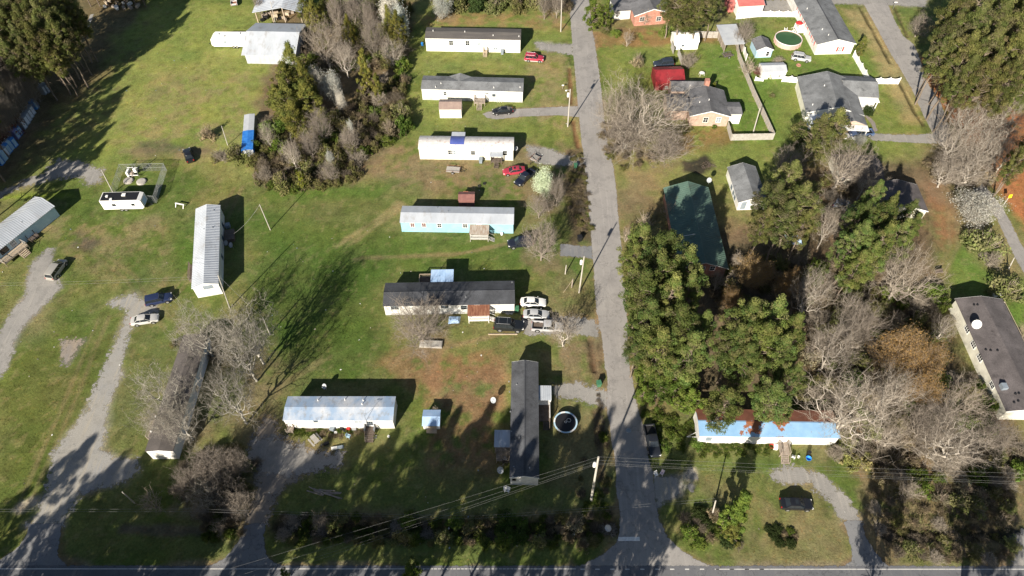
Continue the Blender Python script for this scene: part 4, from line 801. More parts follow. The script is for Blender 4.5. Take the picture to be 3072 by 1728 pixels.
# ---- 27 brown roofed house among the trees
A27 = G('B4', 1125, 362); B27 = G('B4', 1215, 356)
nr = G('B4', 1230, 318, 2.8); fr = G('B4', 1150, 130, 2.8); ax = fr - nr; ax.z = 0; dl = ax.length; ax.normalize(); px_ = Vector((-ax.y, ax.x, 0)); B27 = Vector((nr.x, nr.y, 0))
h27 = h = House('house', 'house with dark brown roof half hidden among pines and bare trees', 'house', B27 + px_ * 8.5, B27, dl, 2.7, 1.2, m_white2, m_sh_brown, 'y', ov=.3, fascia=m_trim); h.win('f', 'B4', 1160, 335, .8, 1.0, m_trim)
block(h, -6.5, 2.5, 9.0, 16.0, 2.5, 1.0, m_white2, m_sh_brown, 'x', 'rear_wing')
# ---- 25 brick house at top
h25 = h = House('house', 'red brick house with grey roof and white-trimmed gable near the top of the lane', 'house', G('A3', 245, 190), G('A3', 500, 170), 9.5, 3.0, 1.5, m_brick, m_sh_mid, 'y', ov=.3, fascia=m_trim); h.win('f', 'A3', 425, 136, 1.2, 1.1, m_trim); h.win('f', 'A3', 305, 138, 1.2, 1.1, m_trim)
block(h, -4.6, -.3, 3.5, 9.0, 2.6, .4, m_white, m_sh_mid, 'x', 'carport_wing')
# ---- 24 pale red roofed building at top
h24 = h = House('building', 'white building with pale red roof at the top, joined by a white vinyl fence', 'building', G('A3', 985, 118), G('A3', 1168, 108), 9, 3.0, 1.3, m_white, m_redpale, 'x', ov=.3, fascia=m_trim)
block(h, -1.6, -.3, 2, 6, 2.4, .3, m_redpale, m_redpale, 'x', 'red_lean_to', .05)
# ---- 28 metal workshop
h28 = h = House('workshop', 'large pale grey metal workshop with white roof, a travel trailer parked into its side', 'workshop', G('A1', 345, 460), G('A1', 700, 468), 12.5, 3.0, 1.9, m_metalgrey, m_metal, 'x', ov=.7, ove=.5, fascia=m_trim)
k = MB(); [k.box(xx - .03, -.05, .1, xx + .03, -.004, 2.9) for xx in np.arange(1, h.L, 1.2)]; k.build('wall_rib', m_metalgrey, h.root)
# pole barn behind it
a, b = G('A1', 420, 165), G('A1', 745, 165)
r = empty('pole_barn', a, math.atan2(b.y - a.y, b.x - a.x), 'open pole barn with white ribbed roof on posts behind the metal workshop', 'barn'); Lb = (b - a).length
k = MB(); Wd = 17; ext_ = [(-.5, 3.2), (Lb * .62, 4.6), (Lb + .5, 3.3)]
for i in range(2): k.ext([ext_[i], ext_[i + 1], (ext_[i + 1][0], ext_[i + 1][1] + .08), (ext_[i][0], ext_[i][1] + .08)], -.6, Wd, 'y')
for i in range(2):
    (ta, za), (tb, zb) = ext_[i], ext_[i + 1]
    for q in np.arange(-.5, Wd, .8): k.ext([(ta, za + .07), (tb, zb + .07), (tb, zb + .12), (ta, za + .12)], q, q + .06, 'y')
k.build('roof', m_metal, r); k = MB(); [k.box(x - .1, y - .1, -.05, x + .1, y + .1, 3.15 + (1.35 if abs(x - Lb * .62) < .2 else .1)) for x in (.1, Lb * .35, Lb * .62, Lb - .1) for y in (.1, 5.5, 11, 16.4)]; k.build('post', m_woodpale, r)
k = MB(); rr = random.Random(5)
for i in range(16): MB().obox((rr.uniform(1, Lb - 1), rr.uniform(.5, 5), .4), (rr.uniform(.5, 1.6), rr.uniform(.4, .9), rr.uniform(.5, .9)), rr.uniform(0, 3)).build('stored_lumber', (m_woodpale, m_wood, m_black)[i % 3], r)
# open shed at top left
a, b = G('A0', 640, 75), G('A0', 960, 70)
r = empty('open_shed', a, 0, 'long open shed with white panels at the edge of the top left woods', 'shed'); Lb = (G('A0', 1060, 50) - a).length
k = MB(); k.add([(0, 1.5, 2.6), (Lb, 1.5, 2.6), (Lb, 9, 3.4), (0, 9, 3.4), (0, 1.5, 2.68), (Lb, 1.5, 2.68), (Lb, 9, 3.48), (0, 9, 3.48)], [(0, 3, 2, 1), (4, 5, 6, 7), (0, 1, 5, 4), (1, 2, 6, 5), (2, 3, 7, 6), (3, 0, 4, 7)]); k.build('roof', m_metalgrey, r)
k = MB(); [k.box(x - .1, y - .1, -.05, x + .1, y + .1, 2.55) for x in np.linspace(.2, Lb - .2, 7) for y in (1.7, 8.6)]; k.build('post', m_wooddark, r)
k = MB(); [k.box(x + .1, 8.0, 0, x + 2.2, 8.1, 2.2) for x in np.linspace(.4, Lb - 3, 6)]; k.build('rear_panel', m_paleblue, r)
for i in range(14): MB().obox((rr.uniform(.5, Lb - 2), rr.uniform(-.5, 4), .35), (rr.uniform(.5, 2), rr.uniform(.3, .8), .6), rr.uniform(0, 3)).build('stored_lumber', (m_woodpale, m_whitev, m_wood)[i % 3], r)

# ---- sheds
def shed(name, label, A, B, dep, he, rise, mw, mr, axis='x', **kw):
    return House(name, label, 'shed', A, B, dep, he, rise, mw, mr, axis, ov=kw.pop('ov', .12), ove=.1, **kw)
h = shed('garden_shed', 'white garden shed with brownish roof, in front of the grey roofed mobile home', G('A2', 290, 855), G('A2', 447, 855), 3.4, 2.5, .7, m_white, m_brownroof); h.door('b', 'A2', 370, 740, m_whitev, .05, 1.4)
h = shed('storage_shed', 'low red-brown rusty shed standing behind the aqua mobile home', G('B2', 428, 290), G('B2', 540, 290), 2.3, 1.9, .45, m_rustbrown, m_rustbrown); h.door('b', 'B2', 480, 240, m_rust, .05)
h = shed('storage_shed', 'small shed with shiny blue roof alone on the lawn left of the charcoal roofed home', G('C2', 172, 385), G('C2', 290, 385), 2.3, 1.75, .35, m_whitev, m_lightblue, ov=.3); k = MB(); k.box(.5, -.75, 0, h.L - .5, -.02, .25); k.build('step', m_woodpale, h.root); h.door('f', 'C2', 235, 370, m_woodpale, .1, 1.2, 1.5)
a = G('A3', 395, 655); h = shed('barn_shed', 'red metal barn shed beside the big spreading bare oak', a, G('A3', 600, 650), 5.6, 2.5, 1.2, m_red, m_red); h.win('f', 'A3', 480, 640, .6, .6)
h = shed('barn_shed', 'white metal barn shed with faceted roof behind the wooden fence', G('A3', 530, 362), G('A3', 705, 358), 4.2, 2.2, 1.2, m_whitev, m_whitev, bow=True); h.win('f', 'A3', 600, 330, .5, .4, m_greyplastic, 0)
nl = G('A3', 1122, 420); h = shed('garden_shed', 'pale blue garden shed with grey shingle roof near the round pool', nl, G('A3', 1235, 415), 4.6, 2.2, .85, m_paleblue, m_sh_mid, 'y', ov=.2, fascia=m_trim); h.win('f', 'A3', 1213, 392, .7, 1.2, m_trim, 0, pane=m_black)
h = shed('garden_shed', 'low white shed with pale grey roof behind the red-leaved shrub', G('A3', 1165, 575), G('A3', 1335, 570), 3.4, 2.1, .55, m_whitev, m_metalgrey); h.win('f', 'A3', 1300, 550, .5, .6)
h = shed('playhouse', 'small shed with pale blue metal roof in deep shade below the pines', G('B3', 1340, 600), G('B3', 1440, 600), 2.4, 1.6, .3, m_wooddark, m_lightblue)
# carport with wooden sides
a, b = G('A3', 895, 385), G('A3', 990, 380); r = empty('carport', a, math.atan2(b.y - a.y, b.x - a.x), 'open carport with flat grey metal roof inside the wooden fence', 'carport'); Lb = 4.6; Wd = 8.2; sh = -1.1
k = MB(); k.add([(-.3, -.1, 2.4), (Lb + .3, -.1, 2.4), (Lb + .3, Wd, 2.7), (-.3, Wd, 2.7), (-.3, -.1, 2.47), (Lb + .3, -.1, 2.47), (Lb + .3, Wd, 2.77), (-.3, Wd, 2.77)], [(0, 3, 2, 1), (4, 5, 6, 7), (0, 1, 5, 4), (1, 2, 6, 5), (2, 3, 7, 6), (3, 0, 4, 7)]); k.build('roof', m_metalgrey, r)
k = MB(); [k.box(x - .06, y - .06, 0, x + .06, y + .06, 2.39) for x in (0, Lb) for y in (0.05, 2.7, 5.4, 8)]; k.build('post', m_wood, r)
k = MB(); [k.box(x - .02, 0.2, .2 + .35 * i, x + .02, 8, .45 + .35 * i) for x in (.09, Lb - .09) for i in range(5)]; k.box(.2, 8.01, .1, Lb - .2, 8.05, 2.3); k.build('side_boards', m_wood, r)
# narrow trailer with tarp
a = G('A1', 322, 1110); b = G('A1', 395, 1112); c = G('A1', 318, 835, 2.3)
Wt = (b - a).length; nl = G('A1', 303, 1085, 2.25); fl = G('A1', 322, 835, 2.25); ax = fl - nl; ax.z = 0; Lt = ax.length; ax.normalize(); a = Vector((nl.x, nl.y, 0)); b = a + Vector((ax.y, -ax.x, 0)) * Wt
h = House('cargo_trailer', 'long narrow grey trailer half covered by a bright blue tarp beside the thicket', 'trailer', a, b, Lt, 2.2, .12, m_metalgrey, m_metalgrey, 'y', ov=.05)
k = MB(); pr = [(-.12, 1.1), (-.1, 2.33), (Wt / 2, 2.46), (Wt + .1, 2.33), (Wt + .12, 1.0)]; k.ext(pr + [(t * .99 + .01, z - .05) for t, z in pr[::-1]], -.4, Lt * .52, 'y'); k.build('tarp', m_bluetarp, h.root)
k = MB(); [k.lathe([(.36, 0), (.36, .2)], 12, (x, Lt * .4, .36)) for x in (-.2, Wt)]; k.build('wheel', m_rubber, h.root); MB().tube((Wt / 2, -.1, .5), (Wt / 2, -1.8, .4), .06, None, 5).build('tow_hitch', m_whitev, h.root)
# ================================================================ VEHICLES
_paint = {}
def carpaint(c):
    if c not in _paint: _paint[c] = pmat('car_paint', c, .28, fine=0, spec=.5, coat=.6)
    return _paint[c]
_wheel = {}
def wheel_meshes(r, w):
    k = (r, w)
    if k not in _wheel:
        t = MB(); n = 20; vs = []
        t.M = Matrix.Rotation(math.pi / 2, 4, 'X')
        t.lathe([(r * .62, -w / 2), (r * .94, -w / 2), (r, -w / 2 + .03), (r, w / 2 - .03), (r * .94, w / 2), (r * .62, w / 2)], n)
        q = MB(); q.M = Matrix.Rotation(math.pi / 2, 4, 'X'); q.lathe([(r * .64, -w / 2 - .004), (r * .60, -w / 2 + .02), (r * .15, -w / 2 - .005), (.03, -w / 2 - .012)], 14); q.lathe([(r * .03, w / 2 + .012), (r * .15, w / 2 + .005), (r * .60, w / 2 - .02), (r * .64, w / 2 + .004)], 14)
        _wheel[k] = (t.mesh('tyre', m_rubber, True), q.mesh('rim', m_chrome, False))
    return _wheel[k]
def ring_at(x, w, z0, zb, zt, crown=.0):
    pts = [(-w * .86, z0), (-w * .97, z0 + .10), (-w, z0 + (zb - z0) * .5), (-w * .985, zb), (-w * .90, zt), (-w * .45, zt + crown), (0, zt + crown * 1.2), (w * .45, zt + crown), (w * .90, zt), (w * .985, zb), (w, z0 + (zb - z0) * .5), (w * .97, z0 + .10), (w * .86, z0)]
    return [(x, y, z) for y, z in pts]
KINDS = {
 # stations: x, half width, z top ; cabin: base x0,x1,z,hw ; top x0,x1,z,hw
 'sedan': dict(L=4.85, st=[(-2.42, .62, .70), (-2.36, .76, .88), (-2.1, .86, .96), (-1.5, .905, .985), (-.4, .92, .95), (.7, .915, .94), (1.1, .90, .93), (1.7, .87, .86), (2.15, .79, .74), (2.36, .66, .62), (2.42, .52, .52)], cab=(-1.85, 1.15, .93, .83, -1.05, .22, 1.44, .60), wb=(-1.38, 1.45), r=.33, z0=.2),
 'suv': dict(L=4.7, st=[(-2.34, .74, .80), (-2.3, .84, 1.0), (-1.9, .91, 1.06), (-.4, .93, 1.04), (.7, .92, 1.04), (1.1, .91, 1.04), (1.7, .88, 1.0), (2.1, .82, .93), (2.3, .72, .80), (2.35, .6, .62)], cab=(-2.28, 1.02, 1.02, .84, -2.05, .25, 1.72, .68), wb=(-1.35, 1.38), r=.36, z0=.25),
 'minivan': dict(L=5.05, st=[(-2.52, .76, .80), (-2.48, .88, .98), (-2.0, .95, 1.03), (-.4, .97, 1.02), (1.0, .96, 1.0), (1.5, .93, .96), (2.0, .87, .86), (2.36, .77, .72), (2.5, .62, .55)], cab=(-2.44, 1.62, 1.0, .88, -2.2, .45, 1.74, .70), wb=(-1.45, 1.55), r=.34, z0=.2),
 'pickup': dict(L=5.6, st=[(-.85, .92, 1.05), (-.4, .94, 1.06), (.9, .94, 1.06), (1.3, .93, 1.08), (2.1, .90, 1.05), (2.6, .86, 1.0), (2.76, .78, .86), (2.8, .7, .6)], cab=(-.84, 1.32, 1.05, .86, -.62, .55, 1.78, .70), wb=(-1.75, 1.75), r=.40, z0=.35)}
def vehicle(kind, colr, t, c, hd, label, cat=None, L=None, group=None, roofc=None, sunroof=False, rack=False, zc=.9, W=1.0, bedload=None, lower=None):
    K = KINDS[kind]; p = G(t, *c, zc); q = G(t, *hd, zc); rz = math.atan2(q.y - p.y, q.x - p.x)
    s = (L or K['L']) / K['L']; P = carpaint(colr); cat = cat or {'sedan': 'car', 'suv': 'SUV', 'minivan': 'minivan', 'pickup': 'pickup truck'}[kind]
    r = empty({'sedan': 'parked_car', 'suv': 'parked_suv', 'minivan': 'parked_minivan', 'pickup': 'parked_pickup'}[kind], (p.x, p.y, .0), rz, label, cat, group or 'vehicles parked on the lots', (s, s * W, s))
    z0 = K['z0']; b = MB(); b.loft([ring_at(x, w, z0 + (.08 if i in (0, len(K['st']) - 1) else 0), zt - .14, zt, .025) for i, (x, w, zt) in enumerate(K['st'])])
    body = b.build('body', P, r, True)
    x0, x1, zb, hw, X0, X1, zt, HW = K['cab']
    g = MB(); n = 4
    def rect(xa, xb, w, z): c_ = .12; return [(xa, -w + c_, z), (xa + c_, -w, z), (xb - c_, -w, z), (xb, -w + c_ * 1.6, z), (xb + .06, 0, z), (xb, w - c_ * 1.6, z), (xb - c_, w, z), (xa + c_, w, z), (xa, w - c_, z), (xa - .04, 0, z)]
    g.loft([rect(x0, x1, hw, zb - .06), rect(X0, X1, HW, zt)]); g.build('windows', m_glass, r)
    rf = MB(); e = .035
    rf.loft([rect(X0 - e * 2, X1 + e * 2, HW + e, zt - .05), rect(X0 - e, X1 + e, HW + e * .6, zt + .01), rect(X0 + .12, X1 - .12, HW - .12, zt + .045)]); ro = rf.build('roof', roofc or P, r, True)
    if sunroof: k = MB(); k.box(X0 + (X1 - X0) * .5, -HW * .55, zt + .03, X0 + (X1 - X0) * .85, HW * .55, zt + .055); k.build('sunroof', m_glass, ro)
    if rack:
        k = MB(); [k.tube((X0 + .15, y, zt + .09), (X1 - .1, y, zt + .09), .025, None, 5) for y in (-HW * .9, HW * .9)]; [k.tube((x, -HW * .9, zt + .09), (x, HW * .9, zt + .09), .02, None, 5) for x in (X0 + .5, X1 - .5)]; k.build('roof_rack', m_steel if roofc is None else m_black, ro)
    pl = MB()
    for y in (-1, 1):
        pl.tube((x1 - .05, y * (hw - .12), zb - .03), (X1 + .02, y * (HW - .06), zt), .04, .035, 5); pl.tube((x0 + .08, y * (hw - .06), zb - .03), (X0, y * (HW - .05), zt), .06, .05, 5)
        m_ = .42 if kind != 'pickup' else .3
        for f in ([m_] if kind in ('sedan', 'pickup') else [.36, .66]): pl.tube((x0 + (x1 - x0) * f, y * (hw + .0), zb - .03), (X0 + (X1 - X0) * f, y * (HW + .01), zt), .03, .028, 5)
    pl.build('pillar', P, r)
    if lower:
        k = MB(); k.box(-K['L'] / 2 * .93, -.935, z0 + .02, K['L'] / 2 * .86, .935, z0 + .26); k.build('lower_trim', lower, r)
    if kind == 'pickup':
        k = MB(); k.box(-2.8, -.93, .42, -.86, -.82, 1.06); k.box(-2.8, .82, .42, -.86, .93, 1.06); k.box(-2.8, -.819, .42, -2.72, .819, 1.04); k.box(-2.719, -.819, .45, -.861, .819, .62); bd = k.build('bed', P, r); k = MB(); k.box(-2.718, -.818, .622, -.862, .818, .64); k.build('bed_liner', bedload or m_black, bd)
    tm, rm = wheel_meshes(K['r'], .23)
    hwm = max(w for _, w, _ in K['st'])
    for x in K['wb']:
        for y in (-1, 1):
            o = link_mesh('wheel', tm, r); o.location = (x, y * (hwm - .085), K['r']); d = link_mesh('rim', rm, o)
            ar = MB(); ar.M = Matrix.Translation((x, y * (hwm - .055), K['r'] + .02)) @ Matrix.Rotation(math.pi / 2, 4, 'X'); ar.lathe([(K['r'] + .07, -.06), (K['r'] + .07, .06)], 18); ar.build('wheel_arch', m_black, r)
    xf, wf, zf = K['st'][-3]; xr = K['st'][0][0]
    for y in (-1, 1):
        k = MB(); k.obox((xf + .02, y * (wf - .16), zf - .10), (.26, .28, .13), -y * .35); k.build('headlight', m_lamp, r)
        k = MB(); xx = K['st'][1][0] if kind != 'pickup' else -2.79; ww = K['st'][1][1] if kind != 'pickup' else .84; k.obox((xx - .01, y * (ww - .12), .80), (.12, .2, .22)); k.build('taillight', m_tail, r)
        k = MB(); k.obox((x1 - .32, y * (hw + .16), zb + .04), (.12, .2, .13)); k.build('mirror', P, r)
    k = MB(); k.box(xf + .05, -wf * .6, z0 + .12, K['L'] / 2 + .02, wf * .6, z0 + .30); k.build('grille', m_black, r)
    if kind in ('suv', 'minivan', 'pickup'):
        k = MB(); xr2 = -K['L'] / 2; k.box(xr2 - .05, -.8, z0 + .1, xr2 + .12, .8, z0 + .3); k.build('bumper', m_chrome if kind == 'pickup' else (lower or P), r)
    return r
BLK, WHT, SIL, NAVY, TANC, RED_, GREY, BEI = (.012, .013, .016), (.75, .75, .73), (.42, .43, .44), (.02, .03, .075), (.33, .315, .285), (.36, .02, .035), (.12, .125, .13), (.47, .46, .44)
vehicle('sedan', BLK, 'A0', (1362, 1115), (1345, 1065), 'black sedan on the grass in front of the fenced pump enclosure, seen from behind')
vehicle('minivan', TANC, 'B0', (405, 735), (450, 672), 'tan minivan parked on the gravel drive at far left')
vehicle('suv', NAVY, 'B0', (1148, 955), (1240, 935), 'dark blue crossover at the end of the gravel driveway, above a beige sedan', L=4.75)
vehicle('sedan', BEI, 'B0', (1045, 1100), (1140, 1085), 'beige sedan parked just below the dark blue crossover')
vehicle('suv', (.40, .03, .06), 'A2', (973, 415), (1042, 420), 'red SUV with silver lower panels near the farthest white mobile home', L=4.8, rack=True, lower=pmat('silver_cladding', (.45, .42, .40), .4, fine=.02))
vehicle('sedan', BLK, 'A2', (742, 795), (670, 800), 'black sedan parked on the short paved drive below the grey roofed mobile home')
vehicle('sedan', (.36, .035, .06), 'A2', (825, 1230), (750, 1238), 'red sedan with a sunroof beside a black pickup', sunroof=True)
vehicle('pickup', (.012, .015, .028), 'A2', (905, 1280), (855, 1322), 'black pickup truck angled behind the red sedan, white blossom tree at its tail', L=5.5)
vehicle('suv', (.015, .018, .03), 'B2', (870, 545), (790, 555), 'dark SUV partly under the bare tree below the aqua mobile home', L=5.0)
vehicle('sedan', WHT, 'B2', (965, 975), (1058, 978), 'white sedan with black windows, beside the black roofed mobile home')
vehicle('sedan', SIL, 'B2', (988, 1063), (1084, 1066), 'silver sedan between a white sedan and a silver pickup', sunroof=False)
vehicle('suv', (.012, .014, .016), 'B2', (790, 1145), (905, 1152), 'big black SUV in front of the rusty porch roof', L=5.5, rack=True)
vehicle('pickup', (.40, .40, .41), 'B2', (1070, 1155), (1190, 1163), 'silver pickup truck with cluttered bed under bare branches', L=5.7, bedload=m_wooddark)
vehicle('pickup', (.015, .017, .022), 'C2', (1828, 465), (1850, 560), 'black pickup truck parked on the right edge of the lane near the highway', L=5.6)
vehicle('sedan', BLK, 'C3', (1428, 922), (1540, 925), 'black sedan with sunroof alone on the grass below the blue roofed mobile home', L=5.0, sunroof=True)
vehicle('suv', SIL, 'A3', (1462, 412), (1530, 422), 'silver SUV on the lawn between the round pool and the big white house', rack=True)
vehicle('suv', (.03, .04, .06), 'A3', (460, 455), (385, 462), 'dark SUV behind the red barn shed', L=5.0)
vehicle('pickup', (.08, .13, .25), 'A4', (755, 955), (690, 958), 'blue pickup truck with dark bed at the porch of the grey roofed house', L=5.4)
vehicle('pickup', (.55, .55, .55), 'A0', (1692, -8), (1690, -60), 'white pickup truck with loaded bed at the top edge of the field', L=5.0, bedload=m_rust)
vehicle('suv', (.1, .12, .16), 'B4', (640, 285), (690, 300), 'grey vehicle under the pines behind the small white cottage')
# travel trailers
def camper(name, t, A, B, Wd, label, roofm, sloped=False, zf=.55, H=3.0):
    a, b = G(t, *A), G(t, *B); r = empty(name, a, math.atan2(b.y - a.y, b.x - a.x), label, 'travel trailer'); L = (b - a).length
    if sloped: pr = [(0, zf + .4), (.5, zf), (L, zf), (L, H), (.9, H), (.15, H - .6)]
    else: pr = [(0, zf), (L - .5, zf), (L, zf + .45), (L - .12, H - .25), (L - .7, H), (0, H)]
    k = MB(); k.ext(pr, 0, Wd, 'y')
    k.v = [(x, z_, y) if False else (x, y, z) for x, y, z, z_ in [(v[0], v[1], v[2], 0) for v in k.v]]; k.build('body', m_whitev, r)
    k = MB(); k.box(.15 if not sloped else 1.0, .12, H + .002, L - .8, Wd - .12, H + .03); ro = k.build('roof', roofm, r)
    for x, y in ((.15, .5), (.55, .62), (.28, .15)): k = MB(); k.obox((L * x, Wd * y, H + .13), (.75 if x > .5 else .45, .65 if x > .5 else .45, .2)); k.build('roof_vent', m_whitev, ro)
    for x, w in ((.25, .8), (.72, .7)): k = MB(); k.box(L * x, -.02, 1.5, L * x + w, -.003, 2.1); k.build('window', m_greyplastic if sloped else m_glass, r)
    k = MB(); k.box(L * .5, -.03, zf + .1, L * .5 + .7, -.003, zf + 2.1); k.build('door', m_trim, r)
    k = MB(); k.box(.6, -.012, zf + .75, L - 1.2, -.003, zf + .82); k.build('side_stripe', m_greyplastic, r)
    tm, rm = wheel_meshes(.36, .22)
    for x in (L * .42, L * .42 + .85):
        for y in (.05, Wd - .05): o = link_mesh('wheel', tm, r); o.location = (x, y, .36); link_mesh('rim', rm, o)
    k = MB(); [k.tube(((L if not sloped else 0), Wd / 2 + o, .5), ((L + 1.3) if not sloped else -1.3, Wd / 2, .5), .05, None, 5) for o in (-.5, .5)]; k.build('tow_hitch', m_black, r)
    if not sloped:
        k = MB(); k.add([(L - .004 + .012 - .11 * (z - 1.0) / 1.75 + .03, y, z) for y, z in ((.5, 1.1), (Wd - .5, 1.1), (Wd - .5, 2.4), (.5, 2.4))], [(0, 1, 2, 3)]); k.build('end_decal', m_lightblue, r)
    return r
camper('travel_trailer', 'B0', (765, 325), (1060, 318), 2.5, 'white travel trailer with black roof beside the chain-link pump enclosure', m_black)
camper('travel_trailer', 'A1', (95, 350), (460, 352), 2.6, 'all white travel trailer parked with its rear inside the metal workshop', m_whitev, True, .5, 3.1)
# utility trailers
def flat_trailer(t, c, hd, label, m, L=2.6, W=1.5):
    p = G(t, *c, .5); q = G(t, *hd, .5); r = empty('utility_trailer', (p.x, p.y, 0), math.atan2(q.y - p.y, q.x - p.x), label, 'utility trailer', 'utility trailers')
    k = MB(); k.box(-L / 2, -W / 2, .48, L / 2, W / 2, .54); k.build('deck', m, r)
    k = MB(); [k.tube((-L / 2, y, .85), (L / 2, y, .85), .03, None, 4) for y in (-W / 2, W / 2)]; k.tube((L / 2, -W / 2, .85), (L / 2, W / 2, .85), .03, None, 4)
    [k.tube((x, y, .5), (x, y, .85), .03, None, 4) for x in (-L / 2, 0, L / 2) for y in (-W / 2, W / 2)]; k.build('rail', m_rust if m is m_woodgrey else m_steel, r)
    k = MB(); [k.tube((L / 2, y, .48), (L / 2 + 1.1, 0, .45), .04, None, 5) for y in (-W / 2 + .2, W / 2 - .2)]; k.tube((L / 2 + 1, 0, 0), (L / 2 + 1, 0, .6), .04, None, 5); k.build('tow_hitch', m_black, r)
    tm, rm = wheel_meshes(.32, .2)
    for y in (-W / 2 - .14, W / 2 + .14): o = link_mesh('wheel', tm, r); o.location = (0, y, .32); link_mesh('rim', rm, o)
flat_trailer('A2', (385, 1228), (445, 1232), 'small weathered flatbed trailer with rails on the bare lawn', m_woodgrey, 2.9, 1.7)
flat_trailer('A2', (980, 1145), (960, 1165), 'small dark trailer loaded with black frames on the gravel patch', m_woodgrey, 1.8, 1.6)
flat_trailer('A3', (925, 398), (890, 405), 'rusty utility trailer backed up to the open carport', m_wooddark, 2.4, 1.5)
p = G('A2', 985, 1130, .7); r = empty('metal_frame', (p.x, p.y, .55), .6, 'black metal frame lying on the small dark trailer', 'metal frame'); k = MB()
for i in range(5): k.tube((-.7, -.7 + i * .35, .05), (.7, -.7 + i * .35, .05), .035, None, 4)
for x in (-.7, .7): k.tube((x, -.75, .05), (x, .75, .05), .04, None, 4); k.tube((x, .7, .05), (x, 1.0, .9), .035, None, 4)
k.build('frame', m_black, r)
# ================================================================ YARD THINGS
def single(name, mb, mats, loc, rz, label, cat, group=None, smooth=False):
    o = mb.build(name, mats, None, smooth); o.location = loc; o.rotation_euler = (0, 0, rz); return tag(o, label, cat, group)
# portable toilets
TO = [(700, 215, 0), (655, 240, 0), (515, 470, 1), (465, 560, 0), (432, 615, 0), (402, 665, 0), (372, 715, 0), (330, 780, 0), (265, 875, 1), (222, 930, 3), (182, 1060, 1), (130, 1100, 2), (90, 1155, 1), (52, 1205, 0), (18, 1270, 2), (-30, 1335, 1)]
TM = {0: m_greyplastic, 1: m_blueplastic, 2: m_paleblue, 3: pmat('pinkish_blue_plastic', (.2, .2, .42), .5, fine=.05)}
TN = {0: 'grey', 1: 'deep blue', 2: 'pale blue', 3: 'violet-blue'}
ax = G('S', 100, 380) - G('S', 20, 470); taz = math.atan2(ax.y, ax.x) - math.pi / 2
for i, (x, y, c) in enumerate(TO):
    p = G('S', x * .19324, 220 + y * .19324, 1.3); p.z = 0
    r = empty('portable_toilet', p, taz + math.pi / 2 + rnd.uniform(-.06, .06), TN[c] + ' portable toilet in the row stored along the woods edge at left', 'portable toilet', TN[c] + ' portable toilets along the woods')
    k = MB(); k.box(-.56, -.58, .12, .56, .58, 2.12); k.box(-.58, -.6, -.02, .58, .6, .119); k.build('cabin', TM[c], r)
    k = MB(); k.ext([(-.62, 2.122), (-.62, 2.16), (-.4, 2.28), (0, 2.34), (.4, 2.28), (.62, 2.16), (.62, 2.122)], -.6, .6, 'x'); k.build('roof', m_greyplastic if c == 0 else TM[c], r)
    k = MB(); k.box(-.38, -.61, .2, .38, -.583, 2.0); d = k.build('door', m_paleblue if c else m_bluegrey, r); k = MB(); k.box(.24, -.64, 1.0, .32, -.612, 1.14); k.build('handle', m_whitev, d)
    k = MB(); k.tube((.35, .45, 2.2), (.35, .45, 2.62), .05, None, 7); k.build('vent_pipe', m_whitev, r)
# pump enclosure
m_fence = pmat('weathered_fence_steel', (.26, .28, .26), .6, fine=.05)
cs = [G('A0', 872, 1222), G('A0', 1195, 1222), G('A0', 1105, 1440), G('A0', 835, 1440)]
cs = [G('S', 369, 515), G('S', 501, 512), G('S', 470, 610), G('S', 341, 600)]
r = empty('chain_link_fence', cs[3], 0, 'galvanised chain-link fence enclosing well pumps beside the white travel trailer', 'chain-link fence'); o3 = cs[3]; Hf = 2.1
for i in range(4):
    a, b = cs[i] - o3, cs[(i + 1) % 4] - o3; L = (b - a).length; d = (b - a) / L; nn = int(L / .17); k = MB()
    for j in range(-int(Hf / .17), nn):
        u0, u1 = max(j * .17, 0), min(j * .17 + Hf, L)
        if u1 > u0:
            za, zb = u0 - j * .17, u1 - j * .17
            k.tube(a + d * u0 + Vector((0, 0, za)), a + d * u1 + Vector((0, 0, zb)), .0075, None, 3, cap=False); k.tube(a + d * u0 + Vector((0, 0, Hf - za)), a + d * u1 + Vector((0, 0, Hf - zb)), .0075, None, 3, cap=False)
    k.build('wire_mesh', m_steel, r); k = MB(); k.tube(a + Vector((0, 0, Hf)), b + Vector((0, 0, Hf)), .026, None, 6)
    if i == 0: k.tube(a + d * .5 + Vector((0, 0, 1.0)), b + Vector((0, 0, 1.0)), .022, None, 6)
    k.build('top_rail', m_fence, r)
    for j in range(3): q = a + d * (L * j / 3); k = MB(); k.tube(q, q + Vector((0, 0, Hf + .12)), .032, None, 6); k.build('post', m_fence, r)
p = G('S', 400, 525); r = empty('pump_equipment', p, 0, 'white pump control rack with pipes inside the chain-link enclosure', 'pump equipment')
k = MB(); k.box(-.9, -.8, 0, -.5, .6, 1.4); k.box(.6, -.2, .9, 1.3, .15, 1.9); k.build('control_box', m_whitev, r); k = MB(); [k.tube((x, y, 0), (x, y, 2.4), .05, None, 6) for x, y in ((-.7, .4), (1.5, -.6), (.6, .3))]; k.tube((-.7, .4, 1.8), (1.5, .3, 1.8), .06, None, 6); k.tube((-.4, -.6, .5), (1.4, -.6, .5), .08, None, 6); k.build('pipe', m_steel, r); k = MB(); k.box(-.3, -.4, 0, .5, .3, .9); k.build('pump', m_wood, r)
for q, l in (((386, 543), 'pale concrete well lid, the left one inside the chain-link enclosure'), ((425, 546), 'brownish concrete well lid, the right one inside the chain-link enclosure')):
    single('well_lid', MB().lathe([(1.05, 0), (1.0, .25), (.85, .33), (.3, .36)], 16), m_stone if q[0] < 400 else m_conc, G('S', *q), .3, l, 'well lid', None, False)
